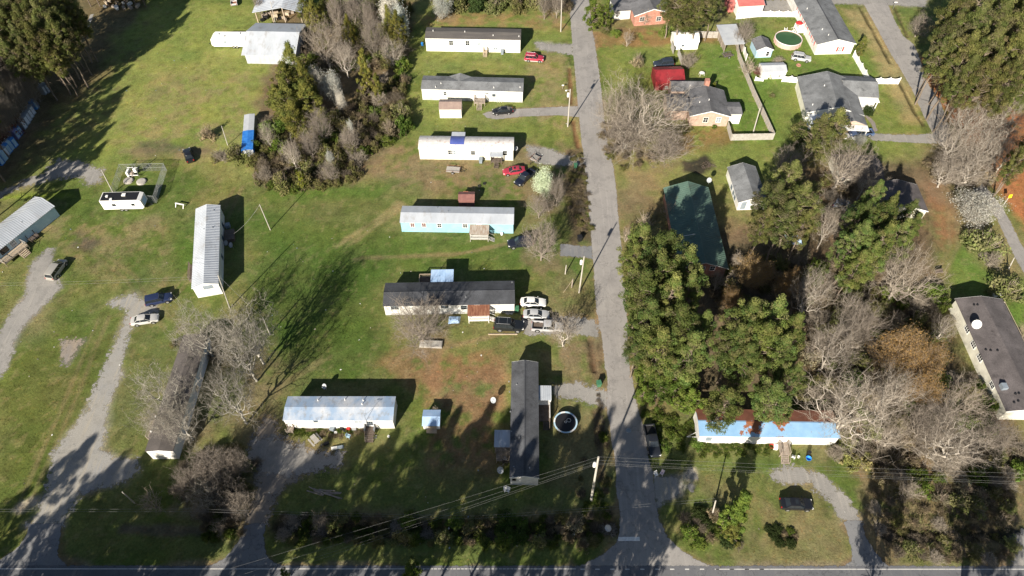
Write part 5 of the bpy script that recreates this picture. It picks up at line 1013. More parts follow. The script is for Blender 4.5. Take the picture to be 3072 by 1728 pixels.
# trampoline
p = G('C2', 1200, 372); r = empty('trampoline', p, 0, 'round black trampoline with pale blue and white edge pad on the lawn', 'trampoline'); R = 1.95; zt = .85; n = 32
p2 = G('C2', 1199, 335, zt); r.location = (p2.x, p2.y, 0)
MB().lathe([(R - .26, zt - .012), (R - .26, zt), (.05, zt - .03)], n).build('jumping_mat', m_black, r)
k = MB()
for i in range(n):
    t0, t1 = 2 * math.pi * i / n, 2 * math.pi * (i + 1) / n; a = R - .25; k.add([(a * math.cos(t0), a * math.sin(t0), zt), (R * math.cos(t0), R * math.sin(t0), zt), (R * math.cos(t1), R * math.sin(t1), zt), (a * math.cos(t1), a * math.sin(t1), zt), (a * math.cos(t0), a * math.sin(t0), zt + .04), (R * math.cos(t0), R * math.sin(t0), zt + .04), (R * math.cos(t1), R * math.sin(t1), zt + .04), (a * math.cos(t1), a * math.sin(t1), zt + .04)], [(0, 3, 2, 1), (4, 5, 6, 7), (1, 2, 6, 5), (3, 0, 4, 7)], (i // 2) % 3 % 2)
k.build('edge_pad', [m_paleblue, m_whitev], r)
for i in range(8): t_ = math.pi * i / 4 + .2; k = MB(); k.tube((R * .97 * math.cos(t_), R * .97 * math.sin(t_), zt), (R * 1.04 * math.cos(t_), R * 1.04 * math.sin(t_), 0), .03, None, 5); k.build('leg', m_steel, r)
single('hoop', MB().ring(.33, .025, .02, 20, 5), m_whitev, (p2.x + .55, p2.y + .35, zt + .01), 0, 'pale ring lying on the trampoline', 'ring toy')
single('hoop', MB().ring(.17, .03, .02, 16, 5), m_whitev, (p2.x + .02, p2.y + .05, zt + .01), 0, 'smaller pale ring left of the bigger one on the trampoline', 'ring toy')
# pool
p = G('A3', 1362, 300); pc = G('A3', 1367, 276, 1.25); r = empty('swimming_pool', (pc.x, pc.y, 0), 0, 'round above-ground pool with green water and pinkish wall', 'swimming pool'); R = 3.35
k = MB(); n = 40
for i in range(n):
    t0, t1 = 2 * math.pi * i / n, 2 * math.pi * (i + 1) / n
    k.add([(R * math.cos(t0), R * math.sin(t0), 0), (R * math.cos(t1), R * math.sin(t1), 0), (R * math.cos(t1), R * math.sin(t1), 1.25), (R * math.cos(t0), R * math.sin(t0), 1.25), ((R - .08) * math.cos(t0), (R - .08) * math.sin(t0), 0), ((R - .08) * math.cos(t1), (R - .08) * math.sin(t1), 0), ((R - .08) * math.cos(t1), (R - .08) * math.sin(t1), 1.25), ((R - .08) * math.cos(t0), (R - .08) * math.sin(t0), 1.25)], [(0, 1, 2, 3), (4, 7, 6, 5), (3, 2, 6, 7)])
for i in range(20): t_ = 2 * math.pi * i / 20; k.obox(((R + .06) * math.cos(t_), (R + .06) * math.sin(t_), .62), (.1, .2, 1.24), t_)
k.build('wall', m_pink, r); MB().ring(R - .02, .1, 1.27, 40, 6).build('rim', m_pinkwhite, r); MB().lathe([(R - .09, .02), (R - .09, 1.08), (.05, 1.08)], 40).build('water', m_water, r)
k = MB(); [k.tube((x, R - .3, 0.2), (x, R + .3, 2.0), .05, None, 6) for x in (-.35, .35)]; [k.box(-.35, R - .1 + i * .08, .3 + .3 * i, .35, R + .1 + i * .08, .35 + .3 * i) for i in range(5)]; k.build('ladder', m_whitev, r)
# ---------------- fences
def board_fence(pts, t, label, H=1.85, mat=None, railside=1):
    P = [G(t, *q) for q in pts]; r = empty('wooden_fence', P[0], 0, label, 'wooden fence', None)
    for a, b in zip(P, P[1:]):
        a, b = a - P[0], b - P[0]; L = (b - a).length; d = (b - a) / L; nn = max(1, int(L / .15)); k = MB(); rz = math.atan2(d.y, d.x)
        for j in range(nn): k.obox(a + d * (L * (j + .5) / nn) + Vector((0, 0, H / 2 + rnd.uniform(-.03, .03))), (L / nn - .012, .025, H), rz)
        k.build('board_panel', mat or m_woodgrey, r); nrm = Vector((-d.y, d.x, 0)) * railside; k = MB()
        for z in (.35, .95, 1.5): k.tube(a + nrm * .06 + Vector((0, 0, z)), b + nrm * .06 + Vector((0, 0, z)), .045, None, 4)
        k.build('rail', m_wood, r)
        for j in range(int(L / 2.4) + 1): q = a + d * min(L, j * 2.4) + nrm * .08; k = MB(); k.obox(q + Vector((0, 0, H / 2)), (.1, .1, H + .05), rz); k.build('post', m_wood, r)
board_fence([(540, 270), (945, 278), (985, 330), (1000, 430), (1105, 690), (1252, 1012), (943, 1018), (918, 925)], 'A3', 'long weathered board fence wrapping the brick house back yard', railside=-1)
board_fence([(512, 345), (530, 395)], 'A3', 'short weathered board fence panel beside the white barn shed')
board_fence([(560, 395), (590, 470)], 'A3', 'weathered board fence piece below the white barn shed')
def vinyl_fence(pts, t, label, H=1.8):
    P = [G(t, *q) for q in pts]; r = empty('vinyl_fence', P[0], 0, label, 'vinyl fence', 'white vinyl fences')
    for a, b in zip(P, P[1:]):
        a, b = a - P[0], b - P[0]; L = (b - a).length; d = (b - a) / L; n = max(1, round(L / 2.4)); rz = math.atan2(d.y, d.x)
        for j in range(n + 1): q = a + d * (L * j / n); k = MB(); k.obox(q + Vector((0, 0, (H + .15) / 2)), (.14, .14, H + .15), rz); k.build('post', m_whitev, r)
        for j in range(n):
            k = MB(); k.M = Matrix.Translation(a + d * (L * j / n)) @ Matrix.Rotation(rz, 4, 'Z'); w = L / n; top = [(w * i / 8, H - .28 * math.sin(math.pi * i / 8)) for i in range(9)]
            k.ext([(.07, .05)] + [(min(max(x, .07), w - .07), z) for x, z in top[::1]] + [(w - .07, .05)], -.03, .03, 'y'); k.build('panel', m_whitev, r)
vinyl_fence([(985, 140), (1160, 122), (1410, 124)], 'A3', 'white vinyl fence running from the pale red roofed building to the big white house')
vinyl_fence([(690, 412), (800, 605)], 'A4', 'white vinyl fence running down from the corner of the big white house')
vinyl_fence([(802, 608), (1018, 610)], 'A4', 'short white vinyl fence from the grey roofed house toward the side road')
vinyl_fence([(1315, 592), (1432, 602)], 'A3', 'white vinyl fence linking the low white shed to the grey roofed house')
vinyl_fence([(1025, 345), (1055, 440)], 'A3', 'white fence panel leaning among bare shrubs beside the wooden fence')
vinyl_fence([(1120, 585), (1180, 590)], 'A3', 'white picket piece beside the red-leaved shrub', 1.2)
# ---------------- poles and wires
def pole(t, base, top, label, arm=False, trans=False, r0=.15, hmax=None, lamp=False):
    b = G(t, *base); h = height_at(t, *top, b); h = min(h, hmax or 99); r_ = ray(t, *top); d = (CAMH - h) / -r_.z; tp = Vector((r_.x * d, b.y + (r_.y * d - b.y) * .3, h)) - b
    r = empty('utility_pole', b, 0, label, 'utility pole', 'utility poles'); MB().tube((0, 0, -.1), tp, r0, r0 * .7, 8).build('pole', m_pole, r)
    if arm: k = MB(); k.obox(tp + Vector((0, -.14, -.5)), (2.2, .1, .12)); k.build('crossarm', m_pole, r); 
    if arm:
        for o in (-1, -.4, .4, 1): k = MB(); k.lathe([(.05, 0), (.07, .08), (.03, .2)], 8, tp + Vector((o, -.14, -.44))); k.build('insulator', m_greyplastic, r)
    if trans: k = MB(); q = tp * .86 + Vector((-.38, -.1, 0)); k.lathe([(.24, -.5), (.26, -.45), (.26, .4), (.2, .5), (.05, .55)], 12, q); k.build('transformer', m_whitev, r, True)
    if lamp: k = MB(); k.tube(tp * .97, tp * .97 + Vector((-.8, -.2, .2)), .03, None, 5); k.lathe([(.05, .1), (.2, 0), (.18, -.12)], 10, tp * .97 + Vector((-.9, -.25, .15))); k.build('lamp_arm', m_whitev, r)
    return r, b + tp
pA, tA = pole('C2', (1383, 905), (1438, 588), 'stout pale utility pole with white transformer at the highway corner', trans=True, r0=.2)
pB, tB = pole('B2', (1297, 913), (1335, 650), 'utility pole with transformer beside the lane, right of the parked white sedan', trans=True, arm=False)
pC, tC = pole('A2', (1215, 918), (1234, 645), 'thin utility pole with transformer and lamp below the short paved drive', trans=True, lamp=True)
pD, tD = pole('A2', (1165, 230), (1172, -10), 'slim utility pole beside the lane near the top of the picture', hmax=10)
pE, tE = pole('B0', (1665, 1025), (1580, 788), 'leaning grey utility pole at the corner of the tall ribbed white mobile home', r0=.12)
pF, tF = pole('B1', (510, 458), (432, 275), 'slim utility pole alone on the lawn right of the tall ribbed white mobile home', r0=.11)
pG, tG = pole('B1', (508, 1215), (455, 1095), 'short grey utility pole at the edge of the crooked bare trees', r0=.13)
pH, tH = pole('A0', (822, 1400), (735, 1232), 'grey utility pole at the left corner of the chain-link enclosure', r0=.12)
pI, tI = pole('A0', (1650, 1052), (1605, 912), 'pale pole standing in the shrub left of the tarped trailer', r0=.1)
pJ, tJ = pole('A3', (1110, 960), (1160, 782), 'grey utility pole inside the wooden fence corner', r0=.14)
pK, tK = pole('C0', (975, 920), (885, 840), 'short leaning grey pole beside the small bare tree in the shade', r0=.1)
pL, tL = pole('A1', (545, 165), (510, 10), 'dark pole in front of the white roofed pole barn', r0=.1)
pM, tM = pole('B4', (1820, 742), (1862, 660), 'pale pole beside the side road among olive shrubs', r0=.12)
pN, tN = pole('C3', (812, 1010), (838, 905), 'weathered pole rising from the brown brush near the highway', r0=.14)
b = G('B2', 1197, 778); r = empty('fence_post', b, 0, 'lone wooden post on the grass left of the lane', 'post'); MB().tube((0, 0, 0), (.05, .05, 2.6), .11, .09, 7).build('post', m_pole, r)
b = G('B2', 1243, 875); r = empty('fence_post', b, 0, 'dark wooden post with guy wire beside the lane', 'post'); MB().tube((0, 0, 0), (.1, .1, 2.4), .13, .11, 7).build('post', m_wood, r); MB().tube((0, 0, 2.2), (-1.6, -1.2, 0), .025, None, 4).build('guy_wire', m_woodpale, r)
def wire(pts, label, r=.02, sag=.5, mat=None, group='overhead wires'):
    k = MB(); out = []
    for a, b in zip(pts, pts[1:]):
        for i in range(12): u = i / 12; q = Vector(a).lerp(Vector(b), u); q.z -= sag * 4 * u * (1 - u); out.append(q)
    out.append(Vector(pts[-1])); k.path(out, r, 4); o = k.build('power_line', mat or m_wire); return tag(o, label, 'power line', group)
def far(a, b, f): return a + (b - a) * f
for i, (dz, y0) in enumerate(((.1, 1500), (-1.0, 1520), (-1.9, 1532), (-2.4, 1539))):
    s = tA + Vector((0, 0, dz)); q = G('S', 1000, [1610, 1634, 1652, 1661][i], tA.z + dz - .8); wire([s, far(s, q, 1.9)], 'bright overhead wire sloping from the corner pole down toward the lower left', .0075, .35, group='overhead wires left of the corner pole')
    q = G('S', 3072, [1419, 1432, 1445, 1451][i], tA.z + dz - .3); wire([s, far(s, q, 1.15)], 'overhead wire crossing the lane from the corner pole to the right edge', .0075, .35, group='overhead wires right of the corner pole')
yw = G('S', 700, 1532, 7.5)
for o in (0, .35): wire([Vector((-110, yw.y + o, 7.6)), Vector((-45, yw.y + o, 7.2)), Vector((-5, yw.y - 1 + o, 7.2)), tN + Vector((0, o, 0))], 'thin dark communication cable strung above the roadside ditch', .009, .25, m_wire, 'roadside cables')
for dz in (0, -.7): wire([tE + Vector((0, 0, dz)), tE + Vector((-75, -1.5, dz))], 'pale overhead wire from the leaning grey pole to the left edge', .010, 1.2, group='overhead wires to the left edge')
wire([tF, Vector((h8.A.x + 4.6, h8.A.y + 13, 3.4))], 'service wire from the slim lawn pole to the tall ribbed white mobile home', .02, .6)
wire([tE, tG], 'wire between the leaning grey pole and the short pole in the bare trees', .018, .3)
# ---------------- small things
def bin_(t, x, y, label, m, s=1.0, rz=0):
    r = empty('wheelie_bin', G(t, x, y), rz, label, 'bin', 'wheeled bins', (s, s, s)); k = MB(); k.loft([[(-.26, -.3, .05), (.26, -.3, .05), (.26, .28, .05), (-.26, .28, .05)], [(-.33, -.38, 1.0), (.33, -.38, 1.0), (.33, .36, 1.0), (-.33, .36, 1.0)]]); k.build('body', m, r); k = MB(); k.box(-.36, -.42, 1.0, .36, .4, 1.07); k.build('lid', m, r); k = MB(); k.tube((-.3, .34, .12), (.3, .34, .12), .12, None, 8); k.build('wheel', m_rubber, r)
bin_('A2', 740, 392, 'dark wheeled bin against the farthest white mobile home', m_greyplastic, 1.1); bin_('A2', 585, 1178, 'grey wheeled bin beside the steps of the rust flecked mobile home', m_greyplastic, 1.15)
bin_('C2', 1438, 70, 'green wheeled bin at the end of the gravel drive beside the lane', m_greenbin, 1.1, .2); bin_('B2', 845, 1048, 'faded green wheeled bin beside the white sedan', m_greenbin, 1.1)
bin_('B2', 1300, 535, 'dark wheeled bin tipped near the lane on the brown verge', m_black, 1.2, .3); bin_('A2', 1270, 1215, 'dark green wheeled bin in the shade of the lane verge', m_greenbin, 1.0)
bin_('A4', 1210, 470, 'green wheeled bin on the red pine straw beside the side road', m_greenbin, 1.0, .4)
def tyre(t, x, y, label): single('tyre', MB().ring(.27, .11, .11, 18, 7), m_rubber, G(t, x, y), 0, label, 'tyre', None, True)
tyre('A2', 575, 1350, 'black tyre lying on the grass, left one of two above the aqua mobile home'); tyre('A2', 612, 1332, 'tyre with green inside on the grass, right one of two above the aqua home'); tyre('C1', 1052, 392, 'tyre leaning in the junk before the streaky blue-white mobile home')
single('planter', MB().ring(.5, .12, .12, 16, 6).lathe([(.42, 0), (.42, .14)], 12), m_brick, G('A3', 1438, 475), 0, 'round brick fire ring on the lawn below the silver SUV', 'fire ring')
def chair(p, rz, label, m, g=None):
    r = empty('lawn_chair', p, rz, label, 'lawn chair', g); k = MB(); k.box(-.26, -.26, .4, .26, .26, .44); k.build('seat', m, r); k = MB(); k.obox((0, .3, .72), (.52, .04, .6), 0, 0, -.25); k.build('backrest', m, r)
    for x in (-.23, .23):
        for y in (-.23, .23): k = MB(); k.tube((x, y, .4), (x * 1.15, y * 1.15, 0), .025, None, 5); k.build('leg', m, r)
        k = MB(); k.box(x - .03, -.25, .62, x + .03, .25, .65); k.box(x - .02, -.24, .44, x + .02, -.2, .62); k.build('armrest', m, r)
chair(G('C3', 402, 720), .4, 'white plastic lawn chair at the lane edge by the concrete pad', m_whitev); chair(G('C3', 445, 712), -.6, 'pinkish white lawn chair next to the white one at the lane edge', m_pinkwhite)
chair(G('C2', 765, 832), .3, 'white plastic lawn chair near the end wall of the charcoal roofed home', m_whitev); chair(G('C2', 782, 836), -.4, 'white plastic lawn chair close beside another, end wall of the charcoal roofed home behind', m_whitev)
chair(G('C3', 1396, 592), 2.6, 'white lawn chair right of the wooden steps of the blue roofed home', m_whitev); chair(G('C1', 1080, 445), 1.2, 'pale blue lawn chair in the junk before the streaky blue-white mobile home', m_paleblue)
def table(p, rz, label, m, L=1.7, round_=False, name='picnic_table'):
    r = empty(name, p, rz, label, 'table'); k = MB()
    if round_: k.lathe([(.62, .7), (.62, .74), (.05, .75)], 18); k.build('tabletop', m, r)
    else: [k.box(-L / 2, -.4 + i * .165, .7, L / 2, -.4 + i * .165 + .15, .74) for i in range(5)]; k.build('tabletop', m, r)
    if not round_:
        for y in (-.75, .75): k = MB(); k.box(-L / 2, y - .13, .42, L / 2, y + .13, .46); k.build('bench', m, r)
    for x, y in ((-.5, -.35), (.5, -.35), (-.5, .35), (.5, .35)): k = MB(); k.tube((x, y, .7), (x * 1.1, y * (1.6 if not round_ else 1.1), 0), .04, None, 5); k.build('leg', m, r)
    if not round_: k = MB(); [k.box(x - .04, -.8, .36, x + .04, .8, .41) for x in (-.5, .5)]; k.build('crossbar', m, r)
table(G('C1', 838, 470), -.8, 'weathered grey picnic table tilted on the grass beside the dirt drive', m_woodgrey); table(G('A3', 735, 545), .2, 'white round garden table on the lawn near the brick chimney', m_whitev, 1, True, 'garden_table')
r = empty('sawhorse_bench', G('B0', 1310, 287), -.25, 'white wooden sawhorse bench alone on the lawn', 'sawhorse'); k = MB(); k.box(-1.0, -.12, .65, 1.0, .12, .75); k.build('beam', m_whitev, r)
for x in (-.85, .85):
    for y in (-1, 1): k = MB(); k.tube((x, 0, .68), (x, y * .55, 0), .07, None, 4); k.build('leg', m_whitev, r)
r = empty('ladder', G('C1', 1238, 442), 0, 'aluminium ladder lying on the grass before the dark steps', 'ladder'); k = MB(); [k.box(-1.0, y - .03, .05, 1.0, y + .03, .13) for y in (-.22, .22)]; k.build('side_rail', m_chrome, r); k = MB(); [k.tube((x, -.2, .09), (x, .2, .09), .025, None, 5) for x in np.linspace(-.85, .85, 7)]; k.build('rung', m_chrome, r)
for (x, y, m, s, l) in ((975, 525, m_whitev, (1.0, .45, .25), 'white discarded box on the edge of the gravel, left of a grey one'), (1018, 518, m_greyplastic, (1.0, .45, .3), 'grey discarded box on the edge of the gravel, right of a white one'), (915, 492, m_black, (.9, .5, .3), 'dark discarded slab casting a shadow near the picnic table'), (963, 388, m_greyplastic, (.8, .7, .7), 'dark grey junk box against the streaky blue-white mobile home'), (985, 412, m_whitev, (.5, .4, .25), 'small white junk box in the weeds'), (1028, 385, m_black, (.5, .5, .5), 'black junk tub against the white wall'), (1078, 385, m_redthing, (.55, .4, .5), 'bright red container in the junk before the white wall'), (1120, 388, m_steel, (.7, .5, .4), 'grey metal scrap heap left of the dark steps'), (1368, 440, m_whitev, (.35, .3, .3), 'pale bucket on the grass right of the aluminium ladder')):
    k = MB(); k.box(-s[0] / 2, -s[1] / 2, 0, s[0] / 2, s[1] / 2, s[2]); k.box(-s[0] * .46, -s[1] * .44, s[2], s[0] * .46, s[1] * .44, s[2] + .04); single('junk_box' if m is not m_redthing else 'fuel_can', k, m, G('C1', x, y), rnd.uniform(-.4, .4), l, 'junk')
r = empty('lumber_pile', G('C1', 905, 848), -.15, 'pile of long grey boards lying on the shaded lawn', 'lumber pile'); k = MB()
for i in range(14): k.obox((rnd.uniform(-1.6, 1.6), rnd.uniform(-.4, .4), .08 + .05 * (i % 4)), (rnd.uniform(1.5, 3.2), .16, .05), rnd.uniform(-.35, .2))
k.build('boards', m_wood, r)
r = empty('burn_pile', G('A3', 790, 1205), 0, 'heap of ash and charred branches in a black burnt circle', 'burn pile'); k = MB()
for i in range(70): a_ = rnd.uniform(0, 6.28); q = rnd.uniform(0, 1.9); k.tube((q * math.cos(a_), q * .7 * math.sin(a_), rnd.uniform(0, .35)), (q * math.cos(a_) + rnd.uniform(-.8, .8), q * .7 * math.sin(a_) + rnd.uniform(-.6, .6), rnd.uniform(.05, .5)), .035, .02, 4)
k.build('charred_branches', m_wooddark, r)
single('washing_bowl', MB().lathe([(.3, 0), (.45, .35), (.42, .36), (.25, .06)], 16), m_bright, G('C3', 1508, 602), 0, 'bright blue bowl on the grass right of the wooden steps', 'bowl'); single('barrel', MB().lathe([(.28, 0), (.3, .1), (.3, .8), (.27, .86), (.05, .87)], 14), m_bright, G('A2', 162, 330), 0, 'bright blue barrel in the shadow left of the farthest white mobile home', 'barrel'); single('barrel', MB().lathe([(.28, 0), (.3, .1), (.3, .8), (.27, .86), (.05, .87)], 14), m_black, G('C3', 1508, 565), 0, 'black barrel behind the bright blue bowl', 'barrel')
single('plant_pot', MB().lathe([(.16, 0), (.22, .3), (.2, .31), (.14, .1)], 12), m_whitev, G('C3', 1436, 590), 0, 'white pot on the grass between the lawn chair and the blue bowl', 'pot')
single('cooler_box', MB().box(-.4, -.3, 0, .4, .3, .55).box(-.42, -.32, .55, .42, .32, .63), m_whitev, G('C3', 1268, 520), 1.4, 'white cooler box left of the wooden steps', 'cooler'); single('washtub', MB().lathe([(.3, 0), (.4, .4), (.36, .4), (.28, .08)], 14), m_redthing, G('C3', 1240, 515), 0, 'red tub against the wall left of the wooden steps', 'tub')
for i, (x, y) in enumerate(((775, 1061), (783, 1064), (795, 1060), (808, 1062))): single('hubcap', MB().ring(.28, .05, .05, 14, 5).lathe([(.22, .02), (.1, .06)], 10), m_chrome, G('B2', x, y), 0, 'white hubcap in the row along the wall of the black roofed home', 'hubcap', 'hubcaps along the wall')
dish(G('C2', 682, 205), 'satellite dish on a mast on the lawn left of the charcoal roofed home', 1.5, .5); dish(G('C2', 733, 700), 'satellite dish near the air conditioner of the charcoal roofed home', 1.1, .55); dish(G('C2', 1500, 1135), 'satellite dish standing in the roadside brush by the stop line', 2.2, .5); dish(G('C1', 918, 100), 'satellite dish behind the streaky blue-white mobile home', 1.2, .45)
r = empty('road_sign', G('S', 3012, 612), 0, 'bright yellow road sign on a white post beside the side road', 'road sign'); MB().tube((0, 0, 0), (0, .1, 2.3), .04, None, 6).build('post', m_whitev, r); MB().obox((0.12, .05, 2.2), (.75, .05, .75), .2, 0, -.3).build('sign_plate', m_amber, r)
r = empty('street_sign', G('A4', 980, 70), 0, 'small white street sign on a post at the top of the side road', 'street sign'); MB().tube((0, 0, 0), (0, 0, 2.2), .035, None, 6).build('post', m_steel, r); MB().box(-.4, -.015, 2.0, .4, .015, 2.25).build('sign_plate', m_whitev, r)
r = empty('mailbox', G('A2', 1178, 645), .1, 'white mailbox on the verge near the transformer pole', 'mailbox'); MB().tube((0, 0, 0), (0, 0, 1.0), .05, None, 6).build('post', m_wood, r); k = MB(); k.ext([(-.1, 1.0), (.1, 1.0), (.1, 1.12), (.06, 1.2), (-.06, 1.2), (-.1, 1.12)], -.25, .25, 'x'); k.build('box', m_whitev, r)
r = empty('manhole', G('C2', 1655, 395), 0, 'round iron manhole cover in the lane', 'manhole cover'); MB().lathe([(.38, .021), (.38, .028), (.05, .028)], 18).build('cover', m_greyplastic, r); MB().ring(.42, .03, .024, 20, 5).build('frame', m_steel, r)
single('lumber_beam', MB().box(-2.6, -.08, 0, 2.6, .08, .16), m_woodpale, G('B2', 745, 1216), 0, 'pale timber lying on the grass below the big black SUV', 'timber'); single('crumpled_tarp', MB().loft([[(-1.2, -.7, 0), (.9, -.9, 0), (1.3, .5, 0), (-.8, .9, 0)], [(-.9, -.5, .35), (.6, -.6, .5), (.9, .3, .4), (-.5, .5, .55)], [(-.2, -.2, .5), (.2, -.2, .55), (.2, .1, .5), (-.1, .2, .6)]]), m_lightblue, G('B2', 392, 1110), .2, 'pale blue-white tarp heap beside the rusty roofed porch', 'tarp'); single('white_slab', MB().box(-2.0, -.7, 0, 2.0, .7, .4).box(-1.9, -.6, .4, 1.9, .6, .46), m_conc, G('B2', 225, 1290), -.05, 'low white box-like thing under the dense bare tree', 'low box')
r = empty('propane_tank', G('B4', 1720, 945), .1, 'white propane tank beside olive shrubs at the right edge', 'propane tank'); k = MB(); k.M = Matrix.Rotation(math.pi / 2, 4, 'Y'); k.lathe([(.1, -.8), (.3, -.7), (.38, -.5), (.38, .5), (.3, .7), (.1, .8)], 14, (-.65, 0, 0)); k.build('tank', m_whitev, r, True); k = MB(); [k.box(x - .06, -.3, 0, x + .06, .3, .35) for x in (-.45, .45)]; k.build('leg', m_conc, r)
r = empty('garden_bench', G('B4', 1312, 770), .2, 'small dark garden seat at the edge of the bright lawn strip', 'bench'); k = MB(); k.box(-.7, -.25, .4, .7, .25, .46); k.build('seat', m_wooddark, r); k = MB(); k.box(-.7, .22, .5, .7, .28, .95); k.build('backrest', m_wooddark, r); k = MB(); [k.box(x - .05, -.22, 0, x + .05, .25, .4) for x in (-.6, .6)]; k.build('leg', m_wooddark, r)
r = empty('boat', G('A1', 770, 62), -.6, 'white covered boat beside the pole barn', 'boat'); k = MB(); k.loft([[(-2.4, -.9, .5), (-2.4, .9, .5), (-2.4, .95, 1.3), (-2.4, -.95, 1.3)], [(.6, -.95, .4), (.6, .95, .4), (.6, 1.05, 1.35), (.6, -1.05, 1.35)], [(2.6, -.1, .9), (2.6, .1, .9), (2.6, .12, 1.5), (2.6, -.12, 1.5)]]); k.build('hull', m_whitev, r); k = MB(); k.loft([[(-2.3, -.8, 1.31), (-2.3, .8, 1.31), (-2.3, 0, 1.7)], [(.6, -.8, 1.36), (.6, .8, 1.36), (.6, 0, 1.9)], [(2.3, -.15, 1.5), (2.3, .15, 1.5), (2.3, 0, 1.56)]]); k.build('cover', m_whitev, r)
r = empty('umbrella', G('A3', 1440, 180, 2.0), 0, 'small red and green umbrella on the side porch of the big white house', 'umbrella'); r.location.z = .8; MB().tube((0, 0, 0), (0, 0, 2.2), .03, None, 6).build('pole', m_steel, r); MB().lathe([(.95, 1.75), (.5, 2.05), (.03, 2.25)], 8).build('canopy', m_redthing, r)
# ================================================================ VEGETATION
def quads(C, N, S, A, rg):
    """leaf quads at centres C with normals N, sizes S and aspect A"""
    n = len(C); t = rg.normal(size=(n, 3)); t -= N * (t * N).sum(1, keepdims=True); t /= np.linalg.norm(t, axis=1, keepdims=True) + 1e-9
    b = np.cross(N, t); h = (S / 2)[:, None]; a = (S / 2 * A)[:, None]
    V = np.stack([C - t * h, C + b * a, C + t * h, C - b * a], 1).reshape(-1, 3)
    return V, np.arange(n * 4).reshape(-1, 4)
def unit(v): return v / (np.linalg.norm(v, axis=1, keepdims=True) + 1e-9)
def clump_leaves(cl, rad, per, size, asp, cols, rg, up=.35, jit=.25, shell=.55, flat=.75):
    k = len(cl); n = k * per; d = unit(rg.normal(size=(n, 3))); rr = (shell + (1 - shell) * rg.random(n)) * np.repeat(rad, per)
    P = np.repeat(cl, per, 0) + d * rr[:, None] * np.array([1, 1, flat])
    N = unit(d + np.array([0, 0, up]) + rg.normal(size=(n, 3)) * .55)
    S = size * (.6 + .8 * rg.random(n)); V, Fc = quads(P, N, S, asp, rg)
    cc = cols[rg.integers(0, len(cols), k)] * (1 + jit * (rg.random((k, 1)) - .5) * 1.4); cc = np.repeat(cc, per, 0) * (1 + jit * (rg.random((n, 1)) - .5))
    return V, Fc, np.repeat(cc, 4, 0)
def tubes(segs, sides_of, col, rg, cj=.15):
    """segs: list of (p,q,r0,r1)"""
    P = np.array([s[0] for s in segs]); Q = np.array([s[1] for s in segs]); R0 = np.array([s[2] for s in segs]); R1 = np.array([s[3] for s in segs])
    D = unit(Q - P); ref = np.where(np.abs(D[:, 2:3]) < .9, np.array([[0, 0, 1.]]), np.array([[1., 0, 0]])); A = unit(np.cross(D, ref)); B = np.cross(D, A); m = sides_of
    V = []; 
    for c, r in ((P, R0), (Q, R1)):
        for k in range(m): t = 2 * math.pi * k / m; V.append(c + A * (math.cos(t) * r)[:, None] + B * (math.sin(t) * r)[:, None])
    V = np.stack(V, 1); n = len(segs); V = V.reshape(-1, 3); base = (np.arange(n) * 2 * m)[:, None]
    Fc = np.concatenate([base + np.array([k, (k + 1) % m, m + (k + 1) % m, m + k])[None] for k in range(m)], 0)
    c = np.array(col) * (1 + cj * (rg.random((n, 1)) - .5) * 2); return V, Fc, np.repeat(c, 2 * m, 0)
def combine(parts):
    V = []; Fc = []; Cc = []; o = 0
    for v, f, c in parts: V.append(v); Fc.append(f + o); Cc.append(c); o += len(v)
    return np.concatenate(V), np.concatenate(Fc), np.concatenate(Cc)
def vmesh(name, parts, mat): V, Fc, Cc = combine(parts); return np_mesh(name, V, Fc, mat, Cc)
def c_(*l): return np.array(l, float)
PINE = c_((.115, .145, .036), (.145, .170, .046), (.085, .115, .030), (.180, .190, .060), (.100, .148, .040), (.15, .145, .058))
PINE2 = c_((.120, .134, .038), (.150, .156, .048), (.088, .106, .030), (.180, .172, .062), (.15, .13, .065))
CEDAR = c_((.180, .172, .040), (.150, .152, .036), (.205, .188, .048), (.110, .125, .030))
BROAD = c_((.085, .135, .022), (.115, .160, .028), (.140, .170, .040))
OLIVE = c_((.175, .182, .062), (.145, .158, .052), (.21, .19, .085))
ORANGE = c_((.33, .195, .075), (.28, .17, .065), (.37, .23, .09), (.24, .17, .07), (.30, .20, .10))
BLOOM = c_((.60, .59, .55), (.66, .65, .62), (.50, .49, .44))
BLOOMG = c_((.56, .58, .42), (.62, .63, .48), (.48, .50, .34))
BARK, BARKP, TWIG, TWIGG = (.20, .16, .125), (.40, .35, .285), (.30, .25, .195), (.22, .20, .18)
